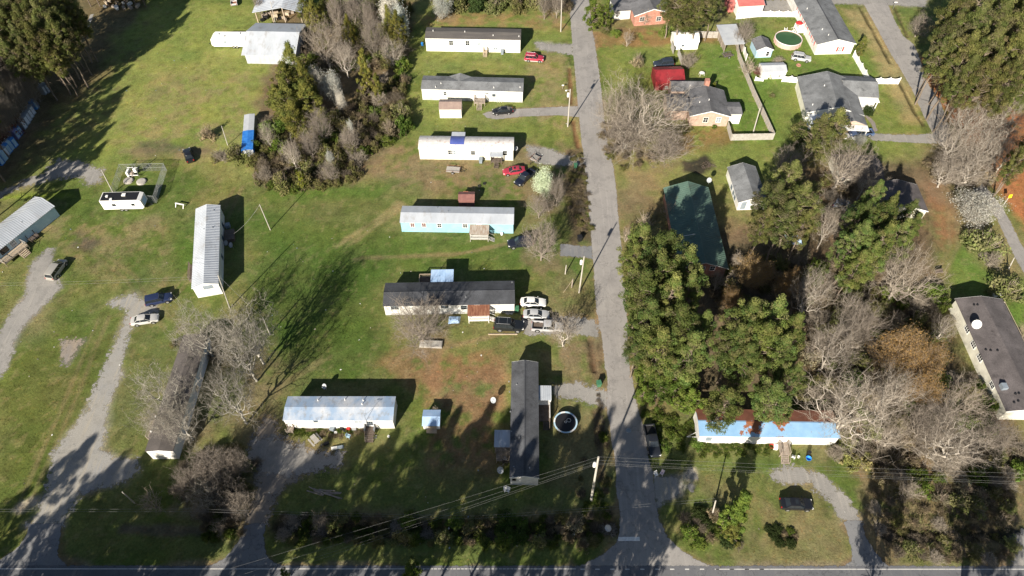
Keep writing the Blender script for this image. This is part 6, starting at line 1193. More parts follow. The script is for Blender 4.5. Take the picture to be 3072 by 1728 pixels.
def make_pine(seed, H=18, R=4, cols=PINE, n=78, per=120, lean=.0, start=.38, size=.42, cone=0):
    rg = np.random.default_rng(seed); segs = []; pts = []; k = 9
    wob = [np.array([lean * H * (i / k) + .25 * math.sin(i + seed), .25 * math.cos(i * 1.3 + seed), H * i / k]) for i in range(k + 1)]; wob[0][:2] = 0
    for i in range(k): segs.append((wob[i], wob[i + 1], .24 * (1 - i / k * .8), .24 * (1 - (i + 1) / k * .8)))
    cl = []; rad = []
    for j in range(n):
        f = start + (1 - start) * (j + .5) / n * .98; prof = (math.sin(min(1, (f - start) / (1 - start) * 1.05 + .12) * math.pi) ** .55) if not cone else (1.03 - (f - start) / (1 - start)) ** .8
        a = j * 2.399 + rg.normal() * .5; q = R * prof * (.35 + .65 * math.sqrt(rg.random())); i = min(k - 1, int(f * k)); c = wob[i] + (wob[i + 1] - wob[i]) * (f * k - i)
        q *= .86 + .22 * math.sin(2 * a + seed) + .16 * math.sin(3 * a + 2.1 * seed) + .10 * math.sin(5 * a + 9 * f); p = c + np.array([math.cos(a) * q, math.sin(a) * q, .12 * q + rg.normal() * .35]); cl.append(p); rad.append(R * .185 * (.6 + .8 * rg.random()))
        if j % 2 == 0: b = c - np.array([0, 0, .25 * q]); mid = (b + p) / 2 + np.array([0, 0, .1 * q]); segs += [(b, mid, .075, .05), (mid, p, .05, .025)]
    for j in range(7): f = rg.uniform(start * .4, start); a = rg.uniform(0, 6.28); b = np.array([0, 0, f * H]); segs.append((b, b + np.array([math.cos(a), math.sin(a), .15]) * rg.uniform(.8, 2.2), .05, .02))
    crown = vmesh('crown', [clump_leaves(np.array(cl), np.array(rad), per, size, .42, cols, rg)], m_leaf)
    return [('trunk', vmesh('trunk', [tubes(segs, 6, BARK, rg)], m_bark)), ('crown', crown)], H, R
def skeleton(rg, H, R, h0, npts, alpha=.55, zc=.58, zr=.42, jit=.25, shell=.6, lean=(0, 0), stems=1, tip=.013, pw=.46, crook=.0):
    """a branching skeleton grown to fill an ellipsoidal crown"""
    d = unit(rg.normal(size=(npts, 3))); q = (shell * rg.random(npts) ** .33 + (1 - shell) * rg.random(npts) ** .8) * (.62 + .52 * rg.random(npts) ** .7)
    lob = 1 + .24 * np.sin(3 * np.arctan2(d[:, 1], d[:, 0]) + rg.uniform(0, 6)) + .15 * np.sin(5 * np.arctan2(d[:, 1], d[:, 0]) + rg.uniform(0, 6))
    P = d * (q * lob)[:, None] * np.array([R, R, zr * H]) + np.array([lean[0], lean[1], zc * H]); P = P[P[:, 2] > h0 * .45]
    N = []; par = []; pl = []
    if stems == 1:
        k = 5
        for i in range(k): N.append(np.array([lean[0] * .3 * i / k + crook * rg.normal() * .1, lean[1] * .3 * i / k, h0 * i / (k - 1)])); par.append(i - 1); pl.append(h0 * i / (k - 1))
    else:
        N.append(np.zeros(3)); par.append(-1); pl.append(0.)
    fork = N[-1]; P = P[np.argsort(np.linalg.norm(P - fork, axis=1) + rg.normal(size=len(P)) * .15 * R)]
    NA = np.zeros((len(P) + len(N), 3)); PL = np.zeros(len(P) + len(N)); m = len(N); NA[:m] = N; PL[:m] = pl; par = list(par) + [0] * len(P); lo = max(0, m - 2) if stems == 1 else 0
    for p in P:
        c = np.linalg.norm(NA[lo:m] - p, axis=1); c = c + alpha * PL[lo:m] + .35 * np.maximum(0, NA[lo:m, 2] - p[2]); i = lo + int(np.argmin(c)); v = p - NA[i]
        NA[m] = p + rg.normal(size=3) * jit * .2; PL[m] = PL[i] + np.linalg.norm(v); par[m] = i; m += 1
    cnt = np.ones(m)
    for i in range(m - 1, 0, -1): cnt[par[i]] += cnt[i]
    r = tip * cnt ** pw
    return NA[:m], np.array(par[:m]), cnt, r
def make_bare(seed, H=12, R=5, npts=1100, trunkc=BARKP, twigc=TWIG, leaf=None, h0=.22, alpha=.55, twign=5, twigl=.75, twigr=.011, leafn=3, leafs=.3, la=.6, lj=.35, stems=1, tip=.013, pw=.46, jit=.6, zc=.58, zr=.42, shell=.6, lean=(0, 0), crook=0):
    rg = np.random.default_rng(seed); N, par, cnt, r = skeleton(rg, H, R, h0 * H, npts, alpha, zc, zr, jit, shell, lean, stems, tip, pw, crook)
    i = np.arange(1, len(N)); trunk = []; big = []; small = []
    for k in i:
        a, b = N[par[k]], N[k]; ra, rb = min(r[par[k]], r[k] * 1.5), r[k]; mid = (a + b) / 2 + rg.normal(size=3) * (.06 + .10 * crook) * np.linalg.norm(b - a)
        L = trunk if cnt[k] > .12 * len(N) else (big if r[k] > .035 else small); L.append((a, mid, ra, (ra + rb) / 2)); L.append((mid, b, (ra + rb) / 2, rb))
    out = []
    if not trunk: trunk = big[:4] or small[:4]
    out.append(('trunk', vmesh('trunk', [tubes(trunk, 7, trunkc, rg, .08)], m_bark)))
    k = i[cnt[i] < 9]; D = unit(N[k] - N[par[k]]); kk = np.repeat(np.arange(len(k)), twign); B = N[k][kk]; dirs = unit(D[kk] * .7 + rg.normal(size=(len(kk), 3)) * .75 + np.array([0, 0, .25])); ln = twigl * (.4 + .9 * rg.random(len(kk)))
    st = B - (N[k] - N[par[k]])[kk] * rg.random((len(kk), 1)); en = st + dirs * ln[:, None]; tw = [(st[j], en[j], twigr, twigr * .7) for j in range(len(kk))]
    parts = [tubes(tw, 3, twigc, rg, .28)]
    if big: parts.append(tubes(big, 5, tuple(np.array(trunkc) * .97), rg, .1))
    if small: parts.append(tubes(small, 4, tuple((np.array(trunkc) + np.array(twigc)) / 2), rg, .15))
    out.append(('crown' if leaf is None else 'branches', vmesh('branches', parts, m_bark)))
    if leaf is not None:
        T = np.concatenate([en, N[k]]); n = len(T) * leafn; P = np.repeat(T, leafn, 0) + rg.normal(size=(n, 3)) * lj; Nn = unit(rg.normal(size=(n, 3)) + np.array([0, 0, .5])); V, Fc = quads(P, Nn, leafs * (.5 + rg.random(n)), la, rg)
        cc = leaf[rg.integers(0, len(leaf), n)] * (1 + .3 * (rg.random((n, 1)) - .5)); out.append(('crown', vmesh('crown', [(V, Fc, np.repeat(cc, 4, 0))], m_leaf)))
    return out, H, R
def make_bush(seed, H=2.4, R=1.8, cols=OLIVE, n=34, per=55, size=.26, twigs=40, twigc=TWIG):
    rg = np.random.default_rng(seed); d = unit(rg.normal(size=(n, 3))); d[:, 2] = np.abs(d[:, 2]); q = .35 + .6 * rg.random(n); cl = d * q[:, None] * np.array([R, R, H * .85]) + np.array([0, 0, .15])
    segs = []
    for i in range(twigs): a = rg.uniform(0, 6.28); t = rg.uniform(.1, 1.1); e = np.array([math.sin(t) * math.cos(a) * R, math.sin(t) * math.sin(a) * R, math.cos(t) * H]) * rg.uniform(.7, 1.12); m = e * .5 + rg.normal(size=3) * .12; segs += [(np.zeros(3), m, .03, .02), (m, e, .02, .012)]
    return [('stems', vmesh('stems', [tubes(segs, 4, twigc, rg)], m_bark)), ('crown', vmesh('crown', [clump_leaves(cl, np.full(n, R * .3) * (.7 + .6 * rg.random(n)), per, size, .6, cols, rg, jit=.35)], m_leaf))], H, R
LIB = {}
def lib(kind, n, fn): LIB[kind] = [fn(i) for i in range(n)]
lib('pine', 4, lambda i: make_pine(31 + i, 18, 4, PINE, 135, 140, size=.275, lean=.02 * (i - 1.5)))
lib('pine2', 3, lambda i: make_pine(51 + i, 18, 4, PINE2, 135, 140, size=.275, lean=.02 * (i - 1), start=.42))
lib('talon', 2, lambda i: make_pine(61 + i, 12, 4, PINE2, 140, 85, start=.15, size=.34))
lib('young', 1, lambda i: make_pine(97 + i, 13, 2.6, c_((.125, .175, .030), (.155, .20, .038), (.10, .15, .028)), 110, 130, start=.06, size=.34, cone=1))
lib('cedarw', 3, lambda i: make_pine(91 + i, 11, 4, CEDAR, 140, 85, start=.08, size=.34))
lib('cedar', 3, lambda i: make_pine(71 + i, 10, 3, CEDAR, 95, 100, start=.06, size=.36, cone=1))
lib('broad', 2, lambda i: make_pine(81 + i, 8, 3, BROAD, 100, 85, start=.12, size=.3))
lib('bare', 3, lambda i: make_bare(101 + i, 14, 7, 900, (.38, .335, .28), (.285, .24, .19), twign=6, twigl=1.0, twigr=.008, tip=.010, pw=.49, crook=.8))
lib('oak', 1, lambda i: make_bare(105 + i, 15, 10, 1500, (.47, .425, .36), (.33, .28, .225), twign=6, twigl=1.1, twigr=.008, tip=.012, h0=.12, pw=.5, zc=.5, zr=.48, crook=.8))
lib('haze', 3, lambda i: make_bare(111 + i, 10, 4.5, 700, (.29, .25, .21), (.245, .21, .175), twign=7, twigl=1.0, twigr=.008, tip=.010, alpha=.6, zc=.55, zr=.45, h0=.15))
lib('crook', 3, lambda i: make_bare(121 + i, 13, 7, 600, (.36, .34, .30), (.27, .245, .205), twign=5, twigl=1.1, alpha=.4, twigr=.009, tip=.0105, crook=1.6, jit=1.2, pw=.5))
lib('pale', 3, lambda i: make_bare(131 + i, 15, 7, 760, (.47, .425, .365), (.315, .27, .22), twign=6, twigl=1.2, twigr=.008, tip=.0105, pw=.49, crook=1.1, h0=.18, alpha=.45))
lib('sapling', 2, lambda i: make_bare(141 + i, 5, 2.2, 130, (.4, .34, .28), (.34, .28, .22), twign=6, twigl=.6, stems=3, tip=.014, zc=.55, zr=.45, alpha=.8))
lib('darkbare', 1, lambda i: make_bare(151 + i, 10, 5, 500, (.05, .042, .038), (.10, .09, .08), twign=5, twigl=.7, pw=.52, crook=1.4, alpha=.35))
lib('orange', 3, lambda i: make_bare(161 + i, 11, 5, 900, (.3, .24, .18), (.27, .2, .13), ORANGE, twign=4, twigl=.8, leafn=3, leafs=.17))
lib('bloom', 3, lambda i: make_bare(171 + i, 8, 3.6, 520, (.33, .3, .26), (.33, .3, .25), BLOOM, twign=5, twigl=.7, leafn=3, leafs=.19, stems=3, zc=.52, zr=.47, alpha=.7))
lib('bloomg', 1, lambda i: make_bare(181 + i, 8, 3, 520, (.33, .3, .26), (.33, .3, .25), BLOOMG, twign=5, twigl=.55, leafn=5, leafs=.24, stems=3, zc=.52, zr=.47, alpha=.8))
lib('oliveb', 3, lambda i: make_bush(191 + i, 2.6, 2.0, OLIVE))
lib('brownb', 3, lambda i: make_bush(201 + i, 2.4, 2.0, c_((.25, .205, .13), (.20, .175, .105), (.29, .235, .155)), 26, 45, .24, 90, (.27, .22, .17)))
lib('greyb', 3, lambda i: make_bare(211 + i, 3.5, 2.2, 200, (.32, .28, .23), (.29, .25, .20), twign=8, twigl=.6, stems=3, zc=.5, zr=.48, alpha=.8, twigr=.012))
lib('greenb', 3, lambda i: make_bush(221 + i, 2.0, 1.8, BROAD, 34, 55, .26, 12))
lib('yelb', 1, lambda i: make_bush(231 + i, 3.2, 1.5, c_((.17, .175, .02), (.14, .155, .02), (.19, .19, .03)), 40, 55, .26, 12))
lib('redb', 1, lambda i: make_bush(241 + i, 2.0, 1.8, c_((.20, .085, .06), (.17, .08, .06), (.24, .13, .10)), 26, 45, .22, 80, (.25, .16, .13)))
lib('darkb', 1, lambda i: make_bush(251 + i, 2.4, 1.8, c_((.035, .055, .015), (.045, .065, .02)), 50, 60, .24, 4))
used = {}
NAMES = dict(pine='pine_tree', pine2='pine_tree', talon='evergreen_tree', cedar='cedar_tree', cedarw='cedar_tree', young='pine_tree', broad='evergreen_tree', bare='bare_tree', oak='bare_tree', haze='bare_tree', crook='bare_tree', pale='bare_tree', sapling='sapling', darkbare='bare_tree', orange='budding_tree', bloom='blossom_tree', bloomg='blossom_tree', oliveb='shrub', brownb='shrub', greyb='shrub', greenb='shrub', yelb='shrub', redb='shrub', darkb='shrub')
def put_plant(kind, pos, R, h, label, group=None, rz=None):
    n = used.get(kind, 0); used[kind] = n + 1; parts, H0, R0 = LIB[kind][n % len(LIB[kind])]; nm = NAMES[kind]
    cat = 'shrub' if nm == 'shrub' else ('sapling' if nm == 'sapling' else 'tree')
    r = empty(nm, pos, rnd.uniform(0, 6.28) if rz is None else rz, label, cat, group, (R / R0, R / R0, h / H0))
    for pn, me in parts: link_mesh(pn, me, r)
    return r
CZ = dict(pine=.68, pine2=.7, talon=.56, cedar=.45, cedarw=.52, young=.47, broad=.5, bare=.58, oak=.5, haze=.58, crook=.6, pale=.58, sapling=.6, darkbare=.55, orange=.58, bloom=.55, bloomg=.55)
LITTERED = ('bare', 'oak', 'haze', 'pale', 'crook', 'orange', 'bloom', 'darkbare')
def tree(kind, t, cx, cy, rpx, h, label, group=None, rz=None):
    p = G(t, cx, cy, h * CZ.get(kind, .45)); R = rpx * mpp(t, p); p.z = 0
    if kind in LITTERED: paint('W', [(p.x + R * .8 * math.cos(i * .628), p.y + R * .8 * math.sin(i * .628)) for i in range(10)], LITTER * 1.25 + TAN * .15, R * .45, .5, 1.2, (.3, .6), world=True)
    return put_plant(kind, p, R, h, label, group, rz)
def stand(kind, t, lst, label, group):
    for cx, cy, r_, h in lst: tree(kind, t, cx, cy, r_, h, label, group)
# pines on the right
g = 'pines beside the lane'; l = 'tall green pine in the dense stand right of the lane, beside the green roofed house'
stand('pine', 'B3', [(290, 590, 165, 17), (470, 640, 170, 19), (620, 760, 165, 20), (420, 790, 170, 19), (240, 700, 130, 15), (300, 930, 180, 19), (500, 960, 170, 20), (640, 930, 120, 18), (360, 1130, 170, 18), (560, 1180, 180, 19), (280, 1290, 130, 15), (440, 1340, 190, 17), (640, 1350, 180, 17), (730, 1180, 110, 16)], l, g)
g = 'pines behind the blue roof'; l = 'tall bright green pine in the stand rising behind the faded blue roof'
stand('pine', 'B3', [(1050, 1150, 170, 20), (1240, 1130, 160, 20), (1360, 1240, 140, 19), (1150, 1290, 180, 19), (970, 1300, 160, 17), (1300, 1380, 160, 17), (1050, 1420, 160, 16)], l, g); stand('pine', 'C3', [(1230, 170, 165, 14), (1380, 30, 110, 15)], l, g)
tree('pine', 'C3', 900, 200, 165, 13, 'rounded green pine overhanging the left part of the faded blue roof')
stand('broad', 'C3', [(420, 90, 130, 7), (560, 60, 150, 8), (640, 190, 110, 7), (310, 130, 70, 5), (330, -20, 110, 8)], 'yellowish green evergreen tree at the lane edge below the pine stand', 'evergreens at the lane edge')
tree('talon', 'A3', 1560, 985, 150, 12, 'wide olive green evergreen in front of the grey roofed house, left of its twin crown'); tree('talon', 'A3', 1690, 950, 140, 12, 'wide olive green evergreen in front of the grey roofed house, nearest the porch')
stand('pine2', 'B3', [(1350, 110, 130, 18), (1250, 260, 140, 18), (1430, 290, 150, 19), (1330, 400, 140, 17), (1180, 420, 100, 15), (1470, 450, 100, 15)], 'tall olive green pine standing beside the small white cottage', 'pines beside the small cottage')
stand('pine', 'B4', [(800, 270, 110, 18), (730, 400, 110, 17), (900, 400, 130, 18), (1060, 390, 110, 15), (1110, 470, 90, 14), (720, 560, 130, 18), (880, 570, 140, 18), (1000, 530, 110, 16), (700, 740, 120, 15), (800, 690, 110, 16), (960, 300, 60, 13)], 'tall green pine in the stand before the dark brown roofed house', 'pines before the brown roofed house')
stand('pine2', 'A4', [(1440, 130, 130, 23), (1590, 60, 140, 24), (1760, 60, 150, 24), (1900, 90, 130, 24), (1380, 290, 130, 22), (1520, 270, 150, 25), (1680, 230, 150, 25), (1850, 260, 150, 25), (1340, 400, 110, 19), (1480, 430, 150, 23), (1640, 420, 160, 25), (1810, 440, 160, 25), (1500, 580, 120, 20), (1640, 600, 130, 22), (1780, 610, 130, 22), (1910, 620, 110, 22), (1960, 200, 120, 24), (1970, 430, 120, 24)], 'tall pine in the dense dark stand filling the top right corner', 'pines in the top right corner')
stand('pine2', 'A4', [(1900, 1160, 90, 19), (1990, 1050, 110, 20)], 'tall pine with bare pinkish trunk over red pine straw at the right edge', 'pines over red straw at the right edge')
tree('young', 'C3', 985, 1000, 112, 13, 'bright green young pine standing alone near the highway'); tree('cedar', 'C3', 960, 1130, 80, 5, 'small bright green pine growing at the foot of the lone young pine')
stand('pine2', 'A3', [(590, 60, 130, 15), (720, 70, 130, 15), (520, 20, 100, 14), (820, 40, 80, 14), (640, 150, 90, 10)], 'dark green pine in the clump behind the white barn shed', 'pines behind the white barn shed')
tree('broad', 'A2', 1400, 110, 75, 9, 'small evergreen at the top right of the lane, left of its neighbour'); tree('broad', 'A2', 1495, 110, 60, 8, 'small evergreen near the brick house, right of its neighbour')
tree('cedar', 'A4', 752, 345, 48, 5.5, 'dark green conical evergreen at the corner of the big white house'); tree('darkb', 'A4', 810, 795, 45, 1.9, 'clipped round green bush beside the side porch of the grey roofed house')
# left woods
g = 'trees of the top left woods'; l = 'tall dark pine at the edge of the top left woods'
stand('pine2', 'A0', [(60, 60, 110, 20), (190, 70, 120, 22), (320, 50, 120, 22), (450, 60, 110, 21), (90, 210, 110, 20), (220, 220, 120, 21), (350, 180, 120, 21), (440, 280, 110, 19), (300, 330, 110, 19), (170, 330, 100, 18), (540, 130, 90, 17), (400, 420, 90, 15), (130, 140, 110, 21), (270, 140, 110, 21), (390, 110, 110, 21), (500, 60, 90, 19), (480, 210, 90, 18), (350, 280, 100, 19), (220, 410, 90, 17), (90, 420, 100, 17), (-60, 150, 130, 22), (-80, 330, 130, 20), (250, 460, 80, 14)], l, g)
stand('pine2', 'A0', [(-150, 560, 120, 18), (-200, 780, 130, 19), (-240, 960, 130, 19), (-290, 1120, 130, 18), (-370, 1290, 130, 18), (-450, 1450, 130, 18)], 'pine standing just beyond the left edge of the picture', 'pines beyond the left edge')
stand('haze', 'A0', [(60, 480, 110, 14), (150, 560, 100, 13), (20, 640, 110, 13), (110, 690, 90, 11), (40, 800, 90, 11), (200, 650, 70, 9), (-20, 540, 120, 14), (-40, 730, 120, 13), (-30, 860, 100, 11)], 'grey bare tree behind the row of portable toilets', 'bare trees behind the portable toilets'); tree('redb', 'A0', 60, 900, 90, 6, 'reddish budding shrub leaning over the portable toilets'); tree('redb', 'A0', 20, 1000, 70, 5, 'pinkish budding shrub over the blue portable toilets')
# centre-top thicket
stand('cedarw', 'A1', [(680, 470, 110, 12), (640, 610, 130, 12), (640, 740, 150, 11), (770, 730, 150, 11), (560, 720, 90, 8), (690, 850, 120, 9), (750, 590, 90, 12)], 'big olive green cedar in the middle of the thicket beside the metal workshop', 'cedars beside the metal workshop')
tree('cedar', 'A1', 1200, 550, 75, 12, 'bright green cedar in the right part of the thicket'); tree('cedar', 'A1', 1292, 650, 48, 8, 'small bright green conical cedar below the taller one in the thicket'); tree('yelb', 'A1', 740, 1285, 50, 5.5, 'yellow-green bushy shrub at the lower edge of the thicket'); tree('yelb', 'A1', 870, 1118, 18, 1.2, 'tiny yellow flowering shrub beside the small white blossom tree')
stand('cedarw', 'A1', [(830, 120, 80, 10), (930, 60, 70, 9), (1080, 220, 55, 9), (1430, 220, 70, 11), (1370, 170, 60, 10), (760, 60, 60, 8), (1470, 20, 60, 9)], 'olive green cedar in the upper part of the thicket', 'cedars in the upper thicket')
tree('bare', 'A1', 890, 290, 165, 14, 'big pale bare tree in the thicket beside the metal workshop roof'); tree('pale', 'A1', 1040, 400, 110, 11, 'forked pale bare tree in the thicket above the white blossom'); tree('pale', 'A1', 1390, 370, 110, 9, 'low spreading pale bare tree at the upper right of the thicket'); tree('haze', 'A1', 1250, 250, 110, 12, 'grey bare tree between the cedar and blossom at the upper thicket')
stand('haze', 'A1', [(980, 60, 80, 11), (1100, 50, 80, 11), (1210, 90, 70, 11)], 'grey bare tree at the top of the thicket', 'bare trees at the top of the thicket')
tree('bloom', 'A1', 830, 580, 62, 9, 'bluish white blossom tree behind the big cedars, upper part'); tree('bloom', 'A1', 950, 620, 75, 9, 'white blossom tree in the middle of the thicket'); tree('bloom', 'A1', 1020, 730, 40, 7, 'white blossom tree in the thicket, lowest of the middle three'); tree('bloom', 'A1', 1370, 70, 85, 12, 'white blossom tree at the top right of the thicket'); tree('bloom', 'A1', 1450, 160, 60, 11, 'white blossom tree leaning beside the dark shade at the top of the thicket'); tree('bloom', 'A1', 940, 1140, 30, 4.5, 'small white blossom tree in the lower thicket'); tree('bloom', 'A1', 1090, 920, 22, 5, 'thin pale blossom tree in the right of the thicket')
stand('haze', 'A1', [(860, 890, 100, 10), (790, 1030, 80, 8), (1080, 990, 80, 8), (930, 1230, 80, 6)], 'grey-brown bare tree in the lower thicket', 'bare trees in the lower thicket'); tree('pale', 'A1', 660, 1100, 90, 9, 'pale stemmed bare tree in the lower thicket'); tree('pale', 'A1', 480, 960, 70, 8, 'pale bare tree beside the tarped trailer')
PENDING = []
def scatter(t, poly, n, kinds, rlo, rhi, label, group, seed, hk=(1.0, 1.6), zmin=1.0):
    P = px_poly(t, poly); rg = random.Random(seed); x0, y0 = P.min(0); x1, y1 = P.max(0); c = 0; tries = 0; done = []
    while c < n and tries < n * 60:
        tries += 1; x, y = rg.uniform(x0, x1), rg.uniform(y0, y1)
        if not inside(P, np.array([x]), np.array([y]))[0]: continue
        R = rg.uniform(rlo, rhi)
        if any((x - a) ** 2 + (y - b) ** 2 < (.62 * (R + q)) ** 2 for a, b, q in done): continue
        done.append((x, y, R)); k = rg.choice(kinds); c += 1
        PENDING.append((R * F / depth_of(Vector((x, y, 0))), k, (x, y, -.05 + float(ground_color_at(x, y)[1])), R, R * rg.uniform(*hk), label[k] if isinstance(label, dict) else label, group[k] if isinstance(group, dict) else group, rg.uniform(0, 6.28)))
def flush_shrubs(limit):
    """the shrubs that show largest become things of their own, the many small rest one mass of brush"""
    PENDING.sort(key=lambda q: -q[0]); from collections import Counter
    for s, k, pos, R, h, l, g, rz in PENDING[:limit]: put_plant(k, pos, R, h, l, g, rz)
    VV = []; FF = []; CC = []; o = 0
    for s, k, pos, R, h, l, g, rz in PENDING[limit:]:
        n = used.get(k, 0); used[k] = n + 1; parts, H0, R0 = LIB[k][n % len(LIB[k])]; cz, sz = math.cos(rz), math.sin(rz)
        for pn, me in parts:
            if me.name not in RAW:
                co = np.empty(len(me.vertices) * 3, np.float32); me.vertices.foreach_get('co', co); fi = np.empty(len(me.loops), np.int32); me.loops.foreach_get('vertex_index', fi); ca = np.empty(len(me.vertices) * 4, np.float32); me.color_attributes['Col'].data.foreach_get('color', ca)
                RAW[me.name] = (co.reshape(-1, 3), fi.reshape(-1, 4), ca.reshape(-1, 4)[:, :3])
            co, fi, ca = RAW[me.name]; sub = slice(None); q = co * np.array([R / R0, R / R0, h / H0]); q = np.stack([q[:, 0] * cz - q[:, 1] * sz, q[:, 0] * sz + q[:, 1] * cz, q[:, 2]], 1) + np.array(pos)
            VV.append(q); FF.append(fi + o); CC.append(ca); o += len(q)
    if VV: tag(link_mesh('brush', np_mesh('brush', np.concatenate(VV), np.concatenate(FF), m_leaf, np.concatenate(CC))), 'low mixed green and brown brush crowding the woods and ditches', 'brush', None, 'stuff')
RAW = {}
def LG(suffix, gs, **kw):
    base = dict(oliveb='olive green', brownb='dry brown', greyb='grey leafless', greenb='leafy green', redb='reddish', darkb='dark green')
    return {k: base[k] + ' shrub ' + suffix for k in base}, {k: base[k] + ' shrubs ' + gs for k in base}
l, g = LG('in the tangle of the centre-top thicket', 'of the thicket')
scatter('A1', [(430, 900), (560, 880), (1000, 820), (1330, 600), (1490, 560), (1480, 980), (1200, 1120), (1150, 1300), (900, 1370), (700, 1390), (420, 1340), (380, 1180)], 170, ['oliveb', 'brownb', 'greyb', 'oliveb', 'oliveb', 'oliveb', 'greenb'], 1.0, 2.6, l, g, 1, (1.1, 2.0))
scatter('A1', [(760, 60), (1550, 60), (1500, 420), (1420, 560), (1100, 520), (760, 560), (740, 300)], 70, ['oliveb', 'brownb', 'greyb', 'greenb'], 1.5, 2.8, l, g, 2)
l, g = LG('in the roadside ditch brush above the highway', 'of the ditch')
scatter('S', [(840, 1545), (1500, 1560), (1840, 1545), (1850, 1600), (1760, 1640), (840, 1625)], 120, ['greenb', 'oliveb', 'greyb', 'brownb', 'greenb', 'oliveb'], .7, 1.9, l, g, 3, (.6, 1.1))
scatter('S', [(1720, 1440), (1780, 1300), (1815, 1300), (1850, 1500), (1840, 1560), (1750, 1560)], 16, ['greenb', 'brownb', 'oliveb'], .5, 1.1, *LG('along the lane verge near the corner pole', 'of the lane verge'), 4, (.6, 1.0))
scatter('S', [(1785, 1180), (1802, 1180), (1812, 1300), (1795, 1300)], 10, ['brownb', 'greyb'], .5, .9, *LG('along the lane verge above the corner pole', 'of the upper lane verge'), 44, (.6, 1.0))
scatter('S', [(2030, 1560), (2120, 1520), (2220, 1560), (2220, 1640), (2090, 1630)], 14, ['brownb', 'darkb', 'greyb', 'greenb'], .8, 1.6, *LG('in the brush patch beside the lone young pine', 'beside the lone pine'), 5, (.7, 1.2))
scatter('S', [(2305, 1588), (2385, 1588), (2385, 1630), (2325, 1630)], 9, ['darkb', 'greenb', 'brownb'], .6, 1.0, *LG('in the shaded hedge below the lone black sedan', 'below the black sedan'), 6, (.7, 1.0))
l, g = LG('in the lower right woodland edge', 'of the lower right woodland')
scatter('C4', [(500, 560), (1100, 600), (1900, 560), (1900, 760), (1500, 1000), (900, 780)], 44, ['oliveb', 'brownb', 'greyb', 'greenb'], 1.2, 2.4, l, g, 7)
scatter('C4', [(780, 820), (1850, 820), (1850, 1340), (960, 1340)], 60, ['oliveb', 'brownb', 'greyb', 'brownb'], .8, 1.7, l, g, 8, (.5, 1.0))
l, g = LG('under the trees of the right-hand woodland', 'of the right woodland')
scatter('B4', [(300, 620), (820, 900), (1300, 900), (1400, 1200), (1350, 1449), (400, 1449), (320, 1100)], 80, ['brownb', 'greyb', 'oliveb', 'greenb'], 1.3, 2.5, l, g, 9); scatter('C4', [(280, 20), (1600, 20), (1700, 350), (1500, 560), (560, 600), (520, 300), (300, 200)], 80, ['brownb', 'greyb', 'oliveb', 'greenb'], 1.3, 2.5, l, g, 10)
scatter('B3', [(780, 700), (1250, 680), (1500, 720), (1600, 1000), (1400, 1000), (900, 1060), (780, 900)], 45, ['brownb', 'greyb', 'oliveb'], 1.3, 2.4, l, g, 11); scatter('B4', [(400, 60), (700, 100), (700, 300), (480, 600), (380, 500)], 14, ['greyb', 'brownb', 'oliveb'], 1.2, 2.2, l, g, 12)
scatter('A4', [(1300, 1100), (1650, 1080), (1700, 1380), (1300, 1340), (1180, 1200)], 22, ['greyb', 'brownb', 'greyb'], 1.2, 2.2, *LG('beneath the pale bare trees at right', 'beneath the pale bare trees'), 13)
scatter('A3', [(0, 900), (250, 1000), (500, 900), (700, 960), (500, 1180), (150, 1230), (20, 1150)], 22, ['greyb', 'brownb', 'oliveb'], 1.0, 1.9, *LG('beneath the big spreading bare oak', 'beneath the bare oak'), 14)
scatter('C0', [(1250, 620), (1800, 500), (1900, 700), (1750, 1000), (1450, 1050), (1250, 800)], 26, ['greyb', 'brownb', 'oliveb'], .9, 1.8, *LG('among the leaning bare trees at lower left', 'among the leaning trees'), 15); scatter('C0', [(1470, 1000), (1750, 1000), (1760, 1180), (1500, 1200)], 12, ['greyb', 'greenb', 'brownb'], .8, 1.4, *LG('beside the dirt driveway mouth', 'beside the driveway mouth'), 16)
scatter('B0', [(1250, 1250), (1800, 1250), (1850, 1449), (1200, 1449)], 10, ['greyb', 'oliveb'], .8, 1.5, *LG('beneath the crooked bare trees', 'beneath the crooked trees'), 17)
scatter('S', [(1930, 1240), (2080, 1270), (2110, 1340), (1990, 1350)], 16, ['greenb'], .7, 1.6, 'leafy green shrub beside the parked black pickup truck', 'shrubs beside the black pickup', 18, (.5, .9))
scatter('S', [(2075, 1325), (2310, 1335), (2300, 1362), (2110, 1375)], 20, ['greenb'], .5, 1.0, 'low leafy green weed patch before the blue roofed home wall', 'weeds before the blue roofed home', 181, (.4, .7))
scatter('C1', [(660, 385), (1180, 395), (1160, 440), (700, 440)], 22, ['greenb', 'brownb'], .4, .9, *LG('in the weeds before the streaky blue-white home', 'before the streaky home'), 182, (.5, .9))
scatter('A2', [(390, -30), (1000, -40), (1000, 95), (390, 85)], 26, ['oliveb', 'greenb', 'darkb', 'oliveb'], 2.2, 3.2, *LG('in the tall hedge row behind the farthest white mobile home', 'of the top hedge row'), 19, (1.5, 2.2)); scatter('A2', [(1040, 20), (1230, 20), (1235, 100), (1040, 100)], 8, ['brownb', 'greyb'], 1.6, 2.4, *LG('at the right end of the top hedge row', 'at the hedge end'), 20)
tree('bloom', 'A2', 300, 40, 75, 7, 'white blossom tree at the left end of the top hedge row'); stand('haze', 'A2', [(1050, 10, 60, 9), (1140, 0, 60, 9)], 'bare tree at the right end of the top hedge row', 'bare trees at the hedge end')
